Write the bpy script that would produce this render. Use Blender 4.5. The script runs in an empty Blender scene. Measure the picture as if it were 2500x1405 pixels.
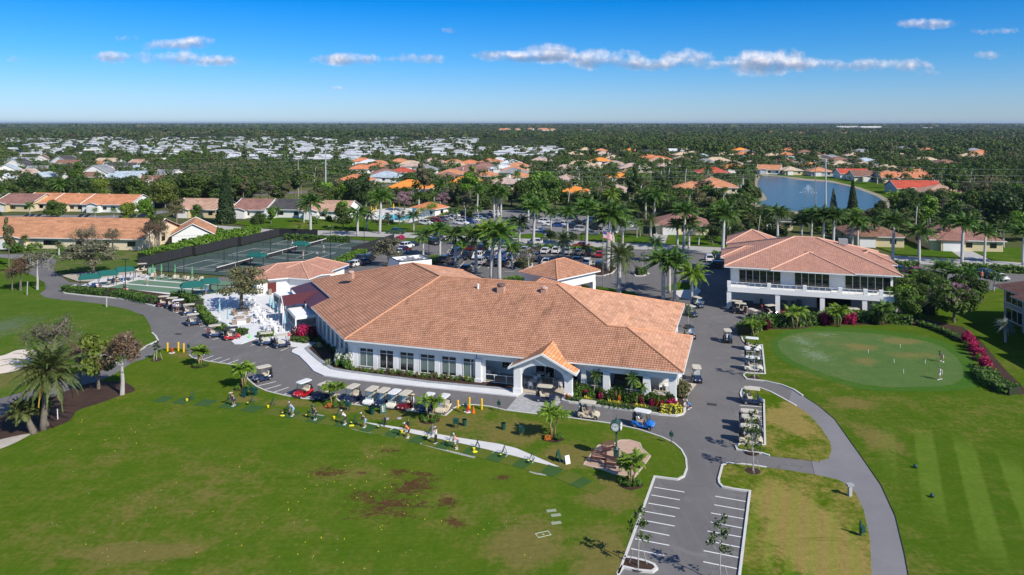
# Clubhouse from the air: camera, sky and sun first, then ground, buildings, vehicles, people, planting, neighbourhood, haze
import bpy,bmesh,math,random,re
import numpy as np
from mathutils import Vector,Matrix
R=math.radians
F,H=1830.0,33.0
scene=bpy.context.scene
C=scene.collection
random.seed(7)
RS=np.random.RandomState(11)
#camera
cam_d=bpy.data.cameras.new('camera')
cam=bpy.data.objects.new('camera',cam_d)
C.objects.link(cam)
cam.location=(0,0,H)
cam.rotation_euler=(R(90),0,0)
cam_d.sensor_width=36.0
cam_d.lens=F/2500.0*36.0
cam_d.shift_y=-(702.5-300.0)/2500.0
cam_d.clip_start=0.5
cam_d.clip_end=120000
scene.camera=cam
#light
SUN_AZ,SUN_EL=(0.725,-0.689),R(39.3)
world=bpy.data.worlds.new('World')
scene.world=world
world.use_nodes=True
wn,wl=world.node_tree.nodes,world.node_tree.links
wn.clear()
EXPOSURE=0.26
SKY=0.11
SUN=4.6
HAZE=4.6e-5
class NT:
 """small node-tree helper"""
 def __init__(s,nt):s.n,s.l=nt.nodes,nt.links
 def node(s,t,**kw):
  nd=s.n.new(t)
  for k,v in kw.items():
   if k.startswith('i_'):
    nd.inputs[k[2:].replace('_',' ')].default_value=v
   else:setattr(nd,k,v)
  return nd
 def link(s,a,b):s.l.new(a,b)
 def setin(s,sock,v):
  if isinstance(v,bpy.types.NodeSocket):s.l.new(v,sock)
  else:
   if sock.type=='RGBA' and not hasattr(v,'__len__'):v=(v,v,v,1)
   if sock.type=='RGBA' and len(v)==3:v=(*v,1)
   sock.default_value=v
 def math(s,op,a,b=0.0,c=0.0,clamp=False):
  nd=s.n.new('ShaderNodeMath');nd.operation=op;nd.use_clamp=clamp
  for i,v in enumerate((a,b,c)):
   s.setin(nd.inputs[i],v)
  return nd.outputs[0]
 def mix(s,fac,a,b,mode='MIX'):
  nd=s.n.new('ShaderNodeMix');nd.data_type='RGBA';nd.blend_type=mode
  s.setin(nd.inputs[0],fac);s.setin(nd.inputs[6],a);s.setin(nd.inputs[7],b)
  return nd.outputs[2]
 def ramp(s,fac,stops,interp='LINEAR'):
  nd=s.n.new('ShaderNodeValToRGB');cr=nd.color_ramp;cr.interpolation=interp
  while len(cr.elements)<len(stops):cr.elements.new(0.5)
  for e,(p,c)in zip(cr.elements,stops):
   e.position=p
   e.color=(c,c,c,1)if not hasattr(c,'__len__')else(*c,1)
  s.setin(nd.inputs[0],fac)
  return nd.outputs[0]
 def noise(s,vec,scale,detail=3,rough=0.55,dist=0.0,out=0):
  nd=s.n.new('ShaderNodeTexNoise')
  nd.inputs['Scale'].default_value=scale;nd.inputs['Detail'].default_value=detail
  nd.inputs['Roughness'].default_value=rough;nd.inputs['Distortion'].default_value=dist
  if vec is not None:s.l.new(vec,nd.inputs['Vector'])
  return nd.outputs[out]
 def xyz(s,vec):
  nd=s.n.new('ShaderNodeSeparateXYZ');s.l.new(vec,nd.inputs[0]);return nd.outputs
 def comb(s,x,y,z=0.0):
  nd=s.n.new('ShaderNodeCombineXYZ')
  for i,v in enumerate((x,y,z)):s.setin(nd.inputs[i],v)
  return nd.outputs[0]
 def mapping(s,vec,scale=(1,1,1),rot=0.0,loc=(0,0,0)):
  nd=s.n.new('ShaderNodeMapping');s.l.new(vec,nd.inputs[0])
  nd.inputs['Scale'].default_value=scale;nd.inputs['Rotation'].default_value=(0,0,rot)
  nd.inputs['Location'].default_value=loc
  return nd.outputs[0]
def build_world():
 t=NT(world.node_tree)
 sky=t.node('ShaderNodeTexSky',sky_type='NISHITA')
 sky.sun_disc=False
 sky.sun_elevation=SUN_EL
 sky.sun_rotation=math.atan2(SUN_AZ[0],SUN_AZ[1])
 sky.altitude=0;sky.air_density=1.0;sky.dust_density=0.15;sky.ozone_density=2.0
 geo=t.node('ShaderNodeTexCoord')
 x,y,z=t.xyz(geo.outputs['Generated'])
 hyp=t.math('SQRT',t.math('ADD',t.math('MULTIPLY',x,x),t.math('MULTIPLY',y,y)))
 el=t.math('DIVIDE',z,t.math('MAXIMUM',hyp,0.001))
 tint=t.ramp(t.math('MULTIPLY',el,4.0,clamp=True),[(0.0,(0.45,0.63,1.06)),(0.14,(0.37,0.60,1.04)),(0.34,(0.17,0.53,1.00)),(0.64,(0.01,0.43,0.98)),(1.0,(0.50,0.70,0.98))])
 base=t.mix(1.0,sky.outputs[0],tint,'MULTIPLY')
 az=t.math('DIVIDE',x,t.math('MAXIMUM',y,0.05))
 elv=t.math('DIVIDE',z,t.math('MAXIMUM',y,0.05))
 vec=t.comb(az,t.math('MULTIPLY',elv,1.0),0.3)
 warp=t.noise(vec,22.0,6,0.62)
 warp2=t.noise(vec,70.0,4,0.6)
 L=[(0.025,0.0885,.085,.0085,1),(0.048,0.094,.04,.014,1),(.015,.0875,.04,.009,1),(.128,.085,.05,.016,1),(.118,.084,.04,.014,1),(.16,.080,.03,.012,1),(.20,.078,.06,.010,1),(.232,.084,.045,.018,1),(.285,.078,.04,.006,.7),(.33,.080,.06,.017,1),(.345,.083,.05,.016,1),(.385,.078,.05,.010,1),(.43,.077,.05,.009,.8),(.475,.077,.04,.009,.8),(.53,.076,.05,.010,.8),(.56,.067,.03,.005,.5),(.64,.122,.035,.006,.75),(.555,.132,.045,.008,.9),(-.115,.085,.045,.008,.75),(-.205,.084,.06,.009,.85),(-.08,.140-.016,.014,.005,.5),(-.45,.086,.05,.012,.9),(-.40,.083,.05,.008,.75),(-.525,.088,.045,.008,.7),(-.45,.104,.05,.009,.75),(-.425,.107,.03,.010,.85),(-.51,.112,.03,.006,.5),(-.655,.086,.025,.006,.5),(.64,.090,.02,.006,.5),(-.24,.046,.02,.003,.4)]
 best=None;low=None
 for(ax,ey,rx,ry,amp)in L:
  dx=t.math('DIVIDE',t.math('SUBTRACT',az,ax),rx*0.95)
  dy=t.math('DIVIDE',t.math('SUBTRACT',elv,ey),ry)
  r2=t.math('ADD',t.math('MULTIPLY',dx,dx),t.math('MULTIPLY',dy,dy))
  m=t.math('MULTIPLY',t.math('SUBTRACT',1.0,r2),amp)
  best=m if best is None else t.math('MAXIMUM',best,m)
  sh=t.math('MULTIPLY',t.math('MAXIMUM',m,0.0),dy)
  low=sh if low is None else t.math('ADD',low,sh)
 dens=t.math('ADD',best,t.math('MULTIPLY',t.math('SUBTRACT',warp,0.50),3.6))
 dens=t.math('ADD',dens,t.math('MULTIPLY',t.math('SUBTRACT',warp2,0.5),1.2))
 a=t.math('MULTIPLY',t.math('SUBTRACT',dens,0.05),0.75,clamp=True)
 front=t.math('GREATER_THAN',y,0.1)
 a=t.math('MULTIPLY',a,front)
 lit=t.math('ADD',t.math('ADD',t.math('MULTIPLY',low,0.8),0.55),t.math('MULTIPLY',t.math('SUBTRACT',warp2,0.5),1.6),clamp=True)
 ccol=t.ramp(lit,[(0.0,(2.1,3.1,4.9)),(0.45,(4.3,4.8,6.3)),(1.0,(9.5,9.2,9.6))])
 ccol=t.mix(1.0,ccol,(.80,.80,.80),'MULTIPLY')
 col=t.mix(a,base,ccol)
 bg=t.node('ShaderNodeBackground');t.link(col,bg.inputs[0]);bg.inputs[1].default_value=SKY
 out=t.node('ShaderNodeOutputWorld');t.link(bg.outputs[0],out.inputs[0])
build_world()
sun_d=bpy.data.lights.new('sun','SUN')
sun_d.energy=SUN;sun_d.angle=R(0.53);sun_d.color=(1.0,0.93,0.82)
sun=bpy.data.objects.new('sun',sun_d);C.objects.link(sun)
sdir=Vector((SUN_AZ[0]*math.cos(SUN_EL),SUN_AZ[1]*math.cos(SUN_EL),math.sin(SUN_EL)))
sun.rotation_euler=(-sdir).to_track_quat('-Z','Y').to_euler()
sun.location=sdir*300
scene.view_settings.view_transform='Standard'
scene.view_settings.look='None'
scene.view_settings.exposure=EXPOSURE
scene.view_settings.gamma=1.0
scene.render.engine='CYCLES'
cy=scene.cycles
cy.max_bounces=5;cy.diffuse_bounces=2;cy.glossy_bounces=2;cy.transmission_bounces=3;cy.transparent_max_bounces=6;cy.volume_bounces=0
cy.use_denoising=True
cy.caustics_reflective=False;cy.caustics_refractive=False
#survey helpers
def G(x,y,z=0.0):
 """where the line of sight through survey point (x, y) of the photograph meets height z"""
 k=(H-z)/(y-300.0)
 return Vector(((x-1250.0)*k,F*k,z))
def G2(x,y,z=0.0):
 p=G(x,y,z);return(p.x,p.y)
def PX(X,Y,z=0.0):
 return(1250+X*F/Y,300+(H-z)*F/Y)
def pxh(y,px):
 return px*H/(y-300.0)
SITE=R(-17.5)
SU=Vector((math.cos(SITE),math.sin(SITE),0));SV=Vector((-math.sin(SITE),math.cos(SITE),0))
O0=Vector((-22.35,99.9,0))
def CH(u,v,z=0.0):
 return O0+SU*u+SV*v+Vector((0,0,z))
def wu(px,v):
 t=(px-1250.0)/F
 b=O0+SV*v
 return(t*b.y-b.x)/(SU.x-t*SU.y)
#mesh helpers
class MB:
 def __init__(s):s.v=[];s.f=[];s.m=[]
 def face(s,pts,mi=0):
  b=len(s.v);s.v+=[tuple(p)for p in pts];s.f.append(tuple(range(b,b+len(pts))));s.m.append(mi);return s
 def hexa(s,lo,hi,mi=0):
  b=len(s.v);s.v+=[tuple(p)for p in lo]+[tuple(p)for p in hi]
  for q in((3,2,1,0),(4,5,6,7),(0,1,5,4),(1,2,6,5),(2,3,7,6),(3,0,4,7)):
   s.f.append(tuple(b+i for i in q));s.m.append(mi)
  return s
 def box(s,c,d,rz=0.0,mi=0,tilt=None):
  cx,cy_,cz=c;hx,hy,hz=d[0]/2,d[1]/2,d[2]/2
  M=Matrix.Rotation(rz,3,'Z')
  if tilt is not None:M=M@Matrix.Rotation(tilt[1],3,tilt[0])
  P=[Vector(c)+M@Vector(q)for q in((-hx,-hy,-hz),(hx,-hy,-hz),(hx,hy,-hz),(-hx,hy,-hz),(-hx,-hy,hz),(hx,-hy,hz),(hx,hy,hz),(-hx,hy,hz))]
  return s.hexa(P[:4],P[4:],mi)
 def prism(s,poly,z0,z1,mi=0,side=None,bottom=False):
  n=len(poly);b=len(s.v)
  a=sum(poly[i][0]*poly[(i+1)%n][1]-poly[(i+1)%n][0]*poly[i][1]for i in range(n))
  if a<0:poly=poly[::-1]
  s.v+=[(p[0],p[1],z0)for p in poly]+[(p[0],p[1],z1)for p in poly]
  s.f.append(tuple(range(b+n,b+2*n)));s.m.append(mi)
  if bottom:s.f.append(tuple(range(b+n-1,b-1,-1)));s.m.append(mi)
  for i in range(n):
   j=(i+1)%n
   s.f.append((b+i,b+j,b+n+j,b+n+i));s.m.append(mi if side is None else side)
  return s
 def tube(s,pts,rad,n=6,mi=0,cap=True):
  pts=[Vector(p)for p in pts]
  if not hasattr(rad,'__len__'):rad=[rad]*len(pts)
  b=len(s.v);up=Vector((0,0,1))
  for i,p in enumerate(pts):
   d=(pts[min(i+1,len(pts)-1)]-pts[max(i-1,0)])
   if d.length<1e-7:d=Vector((0,0,1))
   d.normalize()
   a=d.cross(up if abs(d.z)<0.95 else Vector((1,0,0))).normalized();c=d.cross(a)
   for k in range(n):
    t=2*math.pi*k/n
    s.v.append(tuple(p+(a*math.cos(t)+c*math.sin(t))*rad[i]))
  for i in range(len(pts)-1):
   for k in range(n):
    k2=(k+1)%n
    s.f.append((b+i*n+k2,b+i*n+k,b+(i+1)*n+k,b+(i+1)*n+k2));s.m.append(mi)
  if cap:
   s.f.append(tuple(b+k for k in range(n)));s.m.append(mi)
   e=b+(len(pts)-1)*n
   s.f.append(tuple(e+n-1-k for k in range(n)));s.m.append(mi)
  return s
 def cyl(s,c,r,h,n=12,mi=0,r2=None):
  return s.tube([c,(c[0],c[1],c[2]+h)],[r,r if r2 is None else r2],n,mi)
 def lathe(s,prof,c=(0,0,0),n=14,mi=0):
  return s.tube([(c[0],c[1],c[2]+z)for r,z in prof],[r for r,z in prof],n,mi)
 def ribbon(s,pts,w,z0,z1,mi=0,closed=False,off=0.0):
  P=[Vector((p[0],p[1],0))for p in pts];n=len(P);L=[];Rr=[]
  for i in range(n):
   a=P[(i-1)%n]if(closed or i>0)else P[i]
   c=P[(i+1)%n]if(closed or i<n-1)else P[i]
   d1=(P[i]-a);d2=(c-P[i])
   if d1.length<1e-6:d1=d2
   if d2.length<1e-6:d2=d1
   d1.normalize();d2.normalize()
   t=d1+d2
   if t.length<1e-3:t=d1
   t.normalize();nn=Vector((-t.y,t.x,0));k=1.0/max(0.5,nn.dot(Vector((-d1.y,d1.x,0))))
   L.append(P[i]+nn*(w/2+off)*k);Rr.append(P[i]-nn*(w/2-off)*k)
  m=n if closed else n-1
  for i in range(m):
   j=(i+1)%n
   lo=[Vector((q.x,q.y,z0))for q in(Rr[i],Rr[j],L[j],L[i])];hi=[Vector((q.x,q.y,z1))for q in(Rr[i],Rr[j],L[j],L[i])]
   b=len(s.v);s.v+=[tuple(p)for p in lo+hi]
   fs=[(4,5,6,7),(0,1,5,4),(2,3,7,6)]
   if not closed and i==0:fs.append((3,0,4,7))
   if not closed and i==m-1:fs.append((1,2,6,5))
   for q in fs:s.f.append(tuple(b+k for k in q));s.m.append(mi)
  return s
 def blob(s,c,r,mi=0,seg=8,ring=5,jit=0.0,rnd=random):
  b=len(s.v);rx,ry,rz=r if hasattr(r,'__len__')else(r,r,r)
  s.v.append((c[0],c[1],c[2]+rz))
  for i in range(1,ring):
   ph=math.pi*i/ring
   for k in range(seg):
    th=2*math.pi*k/seg;q=1+rnd.uniform(-jit,jit)
    s.v.append((c[0]+rx*q*math.sin(ph)*math.cos(th),c[1]+ry*q*math.sin(ph)*math.sin(th),c[2]+rz*q*math.cos(ph)))
  s.v.append((c[0],c[1],c[2]-rz))
  for k in range(seg):s.f.append((b,b+1+k,b+1+(k+1)%seg));s.m.append(mi)
  for i in range(ring-2):
   for k in range(seg):
    a0=b+1+i*seg+k;a1=b+1+i*seg+(k+1)%seg
    s.f.append((a0,a0+seg,a1+seg,a1));s.m.append(mi)
  e=len(s.v)-1;l0=b+1+(ring-2)*seg
  for k in range(seg):s.f.append((l0+(k+1)%seg,l0+k,e));s.m.append(mi)
  return s
 def mesh(s,name,smooth=False,uv=True,origin=None):
  me=bpy.data.meshes.new(name)
  vs=s.v if origin is None else[(a-origin[0],b-origin[1],c-origin[2])for a,b,c in s.v]
  me.from_pydata(vs,[],s.f)
  me.polygons.foreach_set('material_index',s.m)
  if smooth:me.polygons.foreach_set('use_smooth',[True]*len(s.f))
  me.update()
  if uv:auto_uv(me)
  return me
def auto_uv(me):
 lay=me.uv_layers.new(name='UVMap');data=np.zeros((len(me.loops),2))
 V=[v.co for v in me.vertices]
 for p in me.polygons:
  n=p.normal
  if abs(n.z)>0.999:u=Vector((1,0,0));w=Vector((0,1,0))
  else:
   u=Vector((-n.y,n.x,0)).normalized();w=n.cross(u)
  for li in p.loop_indices:
   c=V[me.loops[li].vertex_index];data[li]=(c.dot(u),c.dot(w))
 lay.data.foreach_set('uv',data.ravel())
def tag(o,label=None,cat=None,group=None,kind=None):
 if label:o['label']=' '.join(label.split()[:16])
 if cat:o['category']=cat
 if group:o['group']=group
 if kind:o['kind']=kind
 return o
def obj(name,me,mats,parent=None,loc=(0,0,0),rz=0.0,sc=1.0,rot=None):
 """one linked mesh object; me is an MB or a mesh (shared meshes keep their materials on the object)"""
 if isinstance(me,MB):me=me.mesh(name)
 if not isinstance(mats,(list,tuple)):mats=[mats]
 o=bpy.data.objects.new(name,me);C.objects.link(o)
 if len(me.materials)==0:
  for m in mats:me.materials.append(m)
 else:
  for i,m in enumerate(mats):
   if i<len(me.materials)and me.materials[i]is not m:
    o.material_slots[i].link='OBJECT';o.material_slots[i].material=m
 o.location=loc
 o.rotation_euler=rot if rot is not None else(0,0,rz)
 o.scale=sc if hasattr(sc,'__len__')else(sc,sc,sc)
 if parent is not None:o.parent=parent
 return o
def root(name,label,cat,loc=(0,0,0),rz=0.0,sc=1.0,group=None):
 o=bpy.data.objects.new(name,None);C.objects.link(o)
 o.location=loc;o.rotation_euler=(0,0,rz);o.scale=sc if hasattr(sc,'__len__')else(sc,sc,sc)
 o.empty_display_size=0.3
 return tag(o,label,cat,group)
def struct(name,me,mats):return tag(obj(name,me,mats),kind='structure')
def poly_sheet(name,pts,z,mat,kind='structure',thick=0.0):
 """flat ground sheet from survey points (pixels) or ('w', X, Y) world points"""
 P=[(p[1],p[2])if p[0]=='w' else G2(p[0],p[1])for p in pts]
 n=len(P)
 if sum(P[i][0]*P[(i+1)%n][1]-P[(i+1)%n][0]*P[i][1]for i in range(n))<0:P=P[::-1]
 if thick:mb=MB().prism(P,z-thick,z)
 else:mb=MB().face([(x,y,z)for x,y in P])
 o=obj(name,mb,mat);o['kind']=kind
 return o
def curve(pts,n=6):
 P=[Vector((p[0],p[1]))for p in pts];out=[]
 for i in range(len(P)-1):
  a,b,c,d=P[max(i-1,0)],P[i],P[i+1],P[min(i+2,len(P)-1)]
  for k in range(n):
   t=k/n
   out.append(tuple(0.5*((2*b)+(c-a)*t+(2*a-5*b+4*c-d)*t*t+(-a+3*b-3*c+d)*t**3)))
 out.append(tuple(P[-1]))
 return out
ORD=['first','second','third','fourth','fifth','sixth','seventh','eighth','ninth','tenth','eleventh','twelfth','thirteenth','fourteenth','fifteenth','sixteenth','seventeenth','eighteenth','nineteenth','twentieth']
#materials
MATS={}
def newmat(name):
 m=bpy.data.materials.new(name);m.use_nodes=True
 t=NT(m.node_tree);b=m.node_tree.nodes['Principled BSDF']
 return m,t,b
def srgb(r,g,b):
 return tuple(((c/255)/12.92 if c/255<=0.04045 else((c/255+0.055)/1.055)**2.4)for c in(r,g,b))
def plain(name,col,rough=0.6,metal=0.0,var=0.08,scale=3.0,coat=0.0,spec=0.5,obj_rand=0.0):
 if name in MATS:return MATS[name]
 m,t,b=newmat(name)
 tc=t.node('ShaderNodeTexCoord')
 n=t.noise(tc.outputs['Object'],scale,3)
 c=t.mix(t.math('MULTIPLY',n,1.0),tuple(x*(1-var)for x in col),tuple(min(1,x*(1+var))for x in col))
 if obj_rand:
  oi=t.node('ShaderNodeObjectInfo')
  f=t.math('ADD',t.math('MULTIPLY',oi.outputs['Random'],obj_rand*2),1-obj_rand)
  c=t.mix(1.0,c,t.comb(f,f,f),'MULTIPLY')
 t.link(c,b.inputs['Base Color'])
 b.inputs['Roughness'].default_value=rough;b.inputs['Metallic'].default_value=metal
 b.inputs['Coat Weight'].default_value=coat
 b.inputs['Specular IOR Level'].default_value=spec
 MATS[name]=m
 return m
def ell_mask(t,X,Y,ells):
 """soft ellipses on the ground in metres: (x, y, rx, ry, angle)"""
 best=None
 for(ex,ey,rx,ry,an)in ells:
  dx=t.math('SUBTRACT',X,ex);dy=t.math('SUBTRACT',Y,ey);c,s=math.cos(an),math.sin(an)
  a=t.math('DIVIDE',t.math('ADD',t.math('MULTIPLY',dx,c),t.math('MULTIPLY',dy,s)),rx)
  q=t.math('DIVIDE',t.math('SUBTRACT',t.math('MULTIPLY',dy,c),t.math('MULTIPLY',dx,s)),ry)
  m=t.math('SUBTRACT',1.0,t.math('SQRT',t.math('ADD',t.math('MULTIPLY',a,a),t.math('MULTIPLY',q,q))))
  best=m if best is None else t.math('MAXIMUM',best,m)
 return best
def pe(x0,y0,rxp,ryp,an=0.0):
 p=G(x0,y0);k=(y0-300)
 return(p.x,p.y,rxp*H/k,ryp*F*H/k/k,an)
def grass(name,g1,g2,dry,dryness=0.45,fine=2.2,stripes=None,patches=None,patch_col=None,blades=True,dry_ells=None,green_ells=None,marks=None):
 m,t,b=newmat(name)
 tc=t.node('ShaderNodeTexCoord');P=tc.outputs['Object']
 X,Y,Z=t.xyz(P)
 big=t.noise(P,0.055,6,0.66);mid=t.noise(P,0.32,6,0.72,.5);fn=t.noise(P,fine,4,0.72);vf=t.noise(P,14.0,3,0.7)
 c=t.mix(t.ramp(t.math('ADD',t.math('MULTIPLY',mid,.6),t.math('MULTIPLY',big,.4)),[(.36,0),(.62,1)]),g1,g2)
 dr=t.math('ADD',t.math('MULTIPLY',big,0.55),t.math('MULTIPLY',mid,0.45))
 dr=t.math('ADD',dr,t.math('MULTIPLY',t.math('SUBTRACT',fn,.5),0.30))
 if dry_ells:
  e=ell_mask(t,X,Y,dry_ells)
  dr=t.math('ADD',dr,t.math('MULTIPLY',t.math('MAXIMUM',e,0.0),0.30))
 if green_ells:
  e=ell_mask(t,X,Y,green_ells)
  dr=t.math('SUBTRACT',dr,t.math('MULTIPLY',t.math('MINIMUM',t.math('MAXIMUM',e,0.0),.4),0.55))
 lo=0.62-dryness*0.25
 dmask=t.ramp(dr,[(lo,0),(lo+0.14,1)])
 c=t.mix(t.math('MULTIPLY',dmask,0.85),c,dry)
 if stripes:
  for(ang,width,amt,ells)in stripes:
   cA,sA=math.cos(ang),math.sin(ang)
   q=t.math('ADD',t.math('MULTIPLY',X,cA),t.math('MULTIPLY',Y,sA))
   q=t.math('ADD',q,t.math('MULTIPLY',mid,0.35))
   w=t.math('SINE',t.math('MULTIPLY',q,math.pi/width))
   w=t.math('MULTIPLY',t.ramp(t.math('ADD',t.math('MULTIPLY',w,.5),.5),[(.38,0),(.62,1)]),amt)
   if ells:w=t.math('MULTIPLY',w,t.ramp(ell_mask(t,X,Y,ells),[(0,0),(.35,1)]))
   c=t.mix(w,c,tuple(min(1,v*1.75+.012)for v in g2))
 if patches:
  e=ell_mask(t,X,Y,patches)
  nn=t.noise(t.mapping(P,(.6,1.2,1),.5),1.0,6,0.78,0.8);n2=t.noise(P,3.0,5,.8)
  e=t.math('ADD',t.math('ADD',e,t.math('MULTIPLY',t.math('SUBTRACT',nn,0.59),3.6)),t.math('MULTIPLY',t.math('SUBTRACT',n2,.5),3.4))
  inside=t.ramp(ell_mask(t,X,Y,[(a,b_,rx*1.15,ry*1.15,an)for a,b_,rx,ry,an in patches]),[(0,0),(.12,1)])
  pm=t.math('MULTIPLY',t.ramp(e,[(-.05,0),(.42,1)]),inside)
  c=t.mix(t.math('MULTIPLY',pm,.92),c,patch_col)
 stn=t.noise(t.mapping(P,(.12,1.5,1),.45),1.0,5,.7,.8);st2=t.noise(t.mapping(P,(1.3,.14,1),-.3),1.0,4,.7,1.0)
 c=t.mix(t.math('MULTIPLY',t.ramp(t.math('ADD',t.math('MULTIPLY',stn,.5),t.math('MULTIPLY',st2,.5)),[(.52,0),(.64,1)]),.26),c,tuple(v*1.12 for v in dry))
 c=t.mix(t.math('MULTIPLY',t.ramp(stn,[(.30,1),(.42,0)]),.3),c,tuple(v*.62 for v in g1))
 sc_=t.ramp(t.noise(P,0.9,6,0.8,1.2),[(.655,0),(.70,1)])
 c=t.mix(t.math('MULTIPLY',sc_,0.28),c,dry)
 f=t.math('ADD',t.math('MULTIPLY',fn,0.60),t.math('ADD',t.math('MULTIPLY',vf,0.50),0.46))
 c=t.mix(1.0,c,t.comb(f,f,f),'MULTIPLY')
 t.link(c,b.inputs['Base Color']);b.inputs['Roughness'].default_value=1.0;b.inputs['Specular IOR Level'].default_value=0.0
 bp=t.node('ShaderNodeBump');bp.inputs['Strength'].default_value=0.7;bp.inputs['Distance'].default_value=0.05
 t.link(t.math('ADD',vf,t.math('MULTIPLY',fn,2.0)),bp.inputs['Height']);t.link(bp.outputs[0],b.inputs['Normal'])
 return m
def rough_mat(name,c1,c2,scale=1.0,rough=0.9,bump=0.3,cracks=None,spots=None,detail_scale=18.0,stain=None,dist=.02):
 m,t,b=newmat(name)
 tc=t.node('ShaderNodeTexCoord');P=tc.outputs['Object']
 n1=t.noise(P,scale,5,0.65);n2=t.noise(P,detail_scale,3,0.7);n3=t.noise(P,scale*.13,3,.6)
 c=t.mix(t.ramp(t.math('ADD',t.math('MULTIPLY',n1,.6),t.math('MULTIPLY',n3,.4)),[(.35,0),(.65,1)]),c1,c2)
 f=t.math('ADD',t.math('MULTIPLY',n2,0.30),0.85)
 c=t.mix(1.0,c,t.comb(f,f,f),'MULTIPLY')
 if cracks:
  vo=t.node('ShaderNodeTexVoronoi',feature='DISTANCE_TO_EDGE');vo.inputs['Scale'].default_value=cracks
  t.link(t.mix(.06,P,t.noise(P,.7,4,.6,0,1)),vo.inputs['Vector'])
  k=t.math('LESS_THAN',vo.outputs['Distance'],.006)
  c=t.mix(t.math('MULTIPLY',t.math('MULTIPLY',k,t.ramp(n3,[(.45,0),(.6,1)])),.45),c,(.05,.05,.052))
  oil=t.ramp(t.noise(P,1.1,5,.8),[(.66,0),(.75,1)])
  c=t.mix(t.math('MULTIPLY',oil,.35),c,(.06,.058,.06))
  mp=t.mapping(P,(1.6,.10,1),-SITE);tr=t.ramp(t.noise(mp,1.0,3,.6),[(.54,0),(.68,1)])
  c=t.mix(t.math('MULTIPLY',tr,.28),c,(.20,.195,.195))
 if stain:
  s=t.ramp(t.noise(P,stain[0],5,.75,1.5),[(stain[1],0),(stain[1]+.08,1)])
  c=t.mix(t.math('MULTIPLY',s,stain[3]),c,stain[2])
 t.link(c,b.inputs['Base Color']);b.inputs['Roughness'].default_value=rough;b.inputs['Specular IOR Level'].default_value=0.25
 bp=t.node('ShaderNodeBump');bp.inputs['Strength'].default_value=bump;bp.inputs['Distance'].default_value=dist
 t.link(n2,bp.inputs['Height']);t.link(bp.outputs[0],b.inputs['Normal'])
 return m
def tiles(name,c1,c2,gap,bw=0.33,rh=0.42,patchy=0.0,dark_noise=0.0,gapk=.03,rand=False,line=0.0):
 m,t,b=newmat(name)
 uv=t.node('ShaderNodeUVMap')
 br=t.node('ShaderNodeTexBrick')
 br.offset=0.5;br.inputs['Scale'].default_value=1.0
 br.inputs['Brick Width'].default_value=bw;br.inputs['Row Height'].default_value=rh
 br.inputs['Mortar Size'].default_value=gapk;br.inputs['Mortar Smooth'].default_value=0.3;br.inputs['Bias'].default_value=0.0
 br.inputs['Color1'].default_value=(*c1,1);br.inputs['Color2'].default_value=(*c2,1);br.inputs['Mortar'].default_value=(*gap,1)
 t.link(uv.outputs[0],br.inputs['Vector'])
 c=br.outputs['Color']
 P=t.node('ShaderNodeTexCoord').outputs['Object']
 if patchy:
  b2=t.node('ShaderNodeTexBrick');b2.offset=0.37
  b2.inputs['Scale'].default_value=1.0;b2.inputs['Brick Width'].default_value=1.3;b2.inputs['Row Height'].default_value=0.84;b2.inputs['Mortar Size'].default_value=0.0
  b2.inputs['Color1'].default_value=(1-patchy,1-patchy,1-patchy,1);b2.inputs['Color2'].default_value=(1+patchy,1+patchy,1+patchy,1)
  t.link(uv.outputs[0],b2.inputs['Vector'])
  c=t.mix(1.0,c,b2.outputs['Color'],'MULTIPLY')
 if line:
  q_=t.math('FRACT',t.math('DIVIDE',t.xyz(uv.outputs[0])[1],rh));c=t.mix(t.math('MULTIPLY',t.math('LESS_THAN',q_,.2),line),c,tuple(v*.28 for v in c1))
 n=t.noise(P,0.35,5,0.7);n2=t.noise(P,2.2,4,.7)
 f=t.math('ADD',t.math('MULTIPLY',n,0.35),t.math('ADD',t.math('MULTIPLY',n2,.25),.70))
 c=t.mix(1.0,c,t.comb(f,f,f),'MULTIPLY')
 if dark_noise:
  X,Y,Z=t.xyz(uv.outputs[0])
  s=t.noise(t.comb(t.math('MULTIPLY',X,0.5),t.math('MULTIPLY',Y,0.12),0),1.0,5,.75)
  c=t.mix(t.math('MULTIPLY',t.ramp(s,[(.54,0),(.72,1)]),dark_noise),c,tuple(v*.32 for v in c1))
 if rand:
  oi=t.node('ShaderNodeObjectInfo');f=t.math('ADD',t.math('MULTIPLY',oi.outputs['Random'],.35),.8)
  c=t.mix(1.0,c,t.comb(f,f,f),'MULTIPLY')
 t.link(c,b.inputs['Base Color']);b.inputs['Roughness'].default_value=0.8;b.inputs['Specular IOR Level'].default_value=0.25
 u_,v_,w_=t.xyz(uv.outputs[0])
 saw=t.math('FRACT',t.math('DIVIDE',v_,rh))
 bar=t.math('ABSOLUTE',t.math('SINE',t.math('MULTIPLY',u_,math.pi/bw)))
 h=t.math('ADD',t.math('MULTIPLY',t.math('SUBTRACT',1.0,saw),0.06),t.math('MULTIPLY',bar,0.035))
 bp=t.node('ShaderNodeBump');bp.inputs['Strength'].default_value=0.75;bp.inputs['Distance'].default_value=1.0
 t.link(h,bp.inputs['Height']);t.link(bp.outputs[0],b.inputs['Normal'])
 return m
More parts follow.
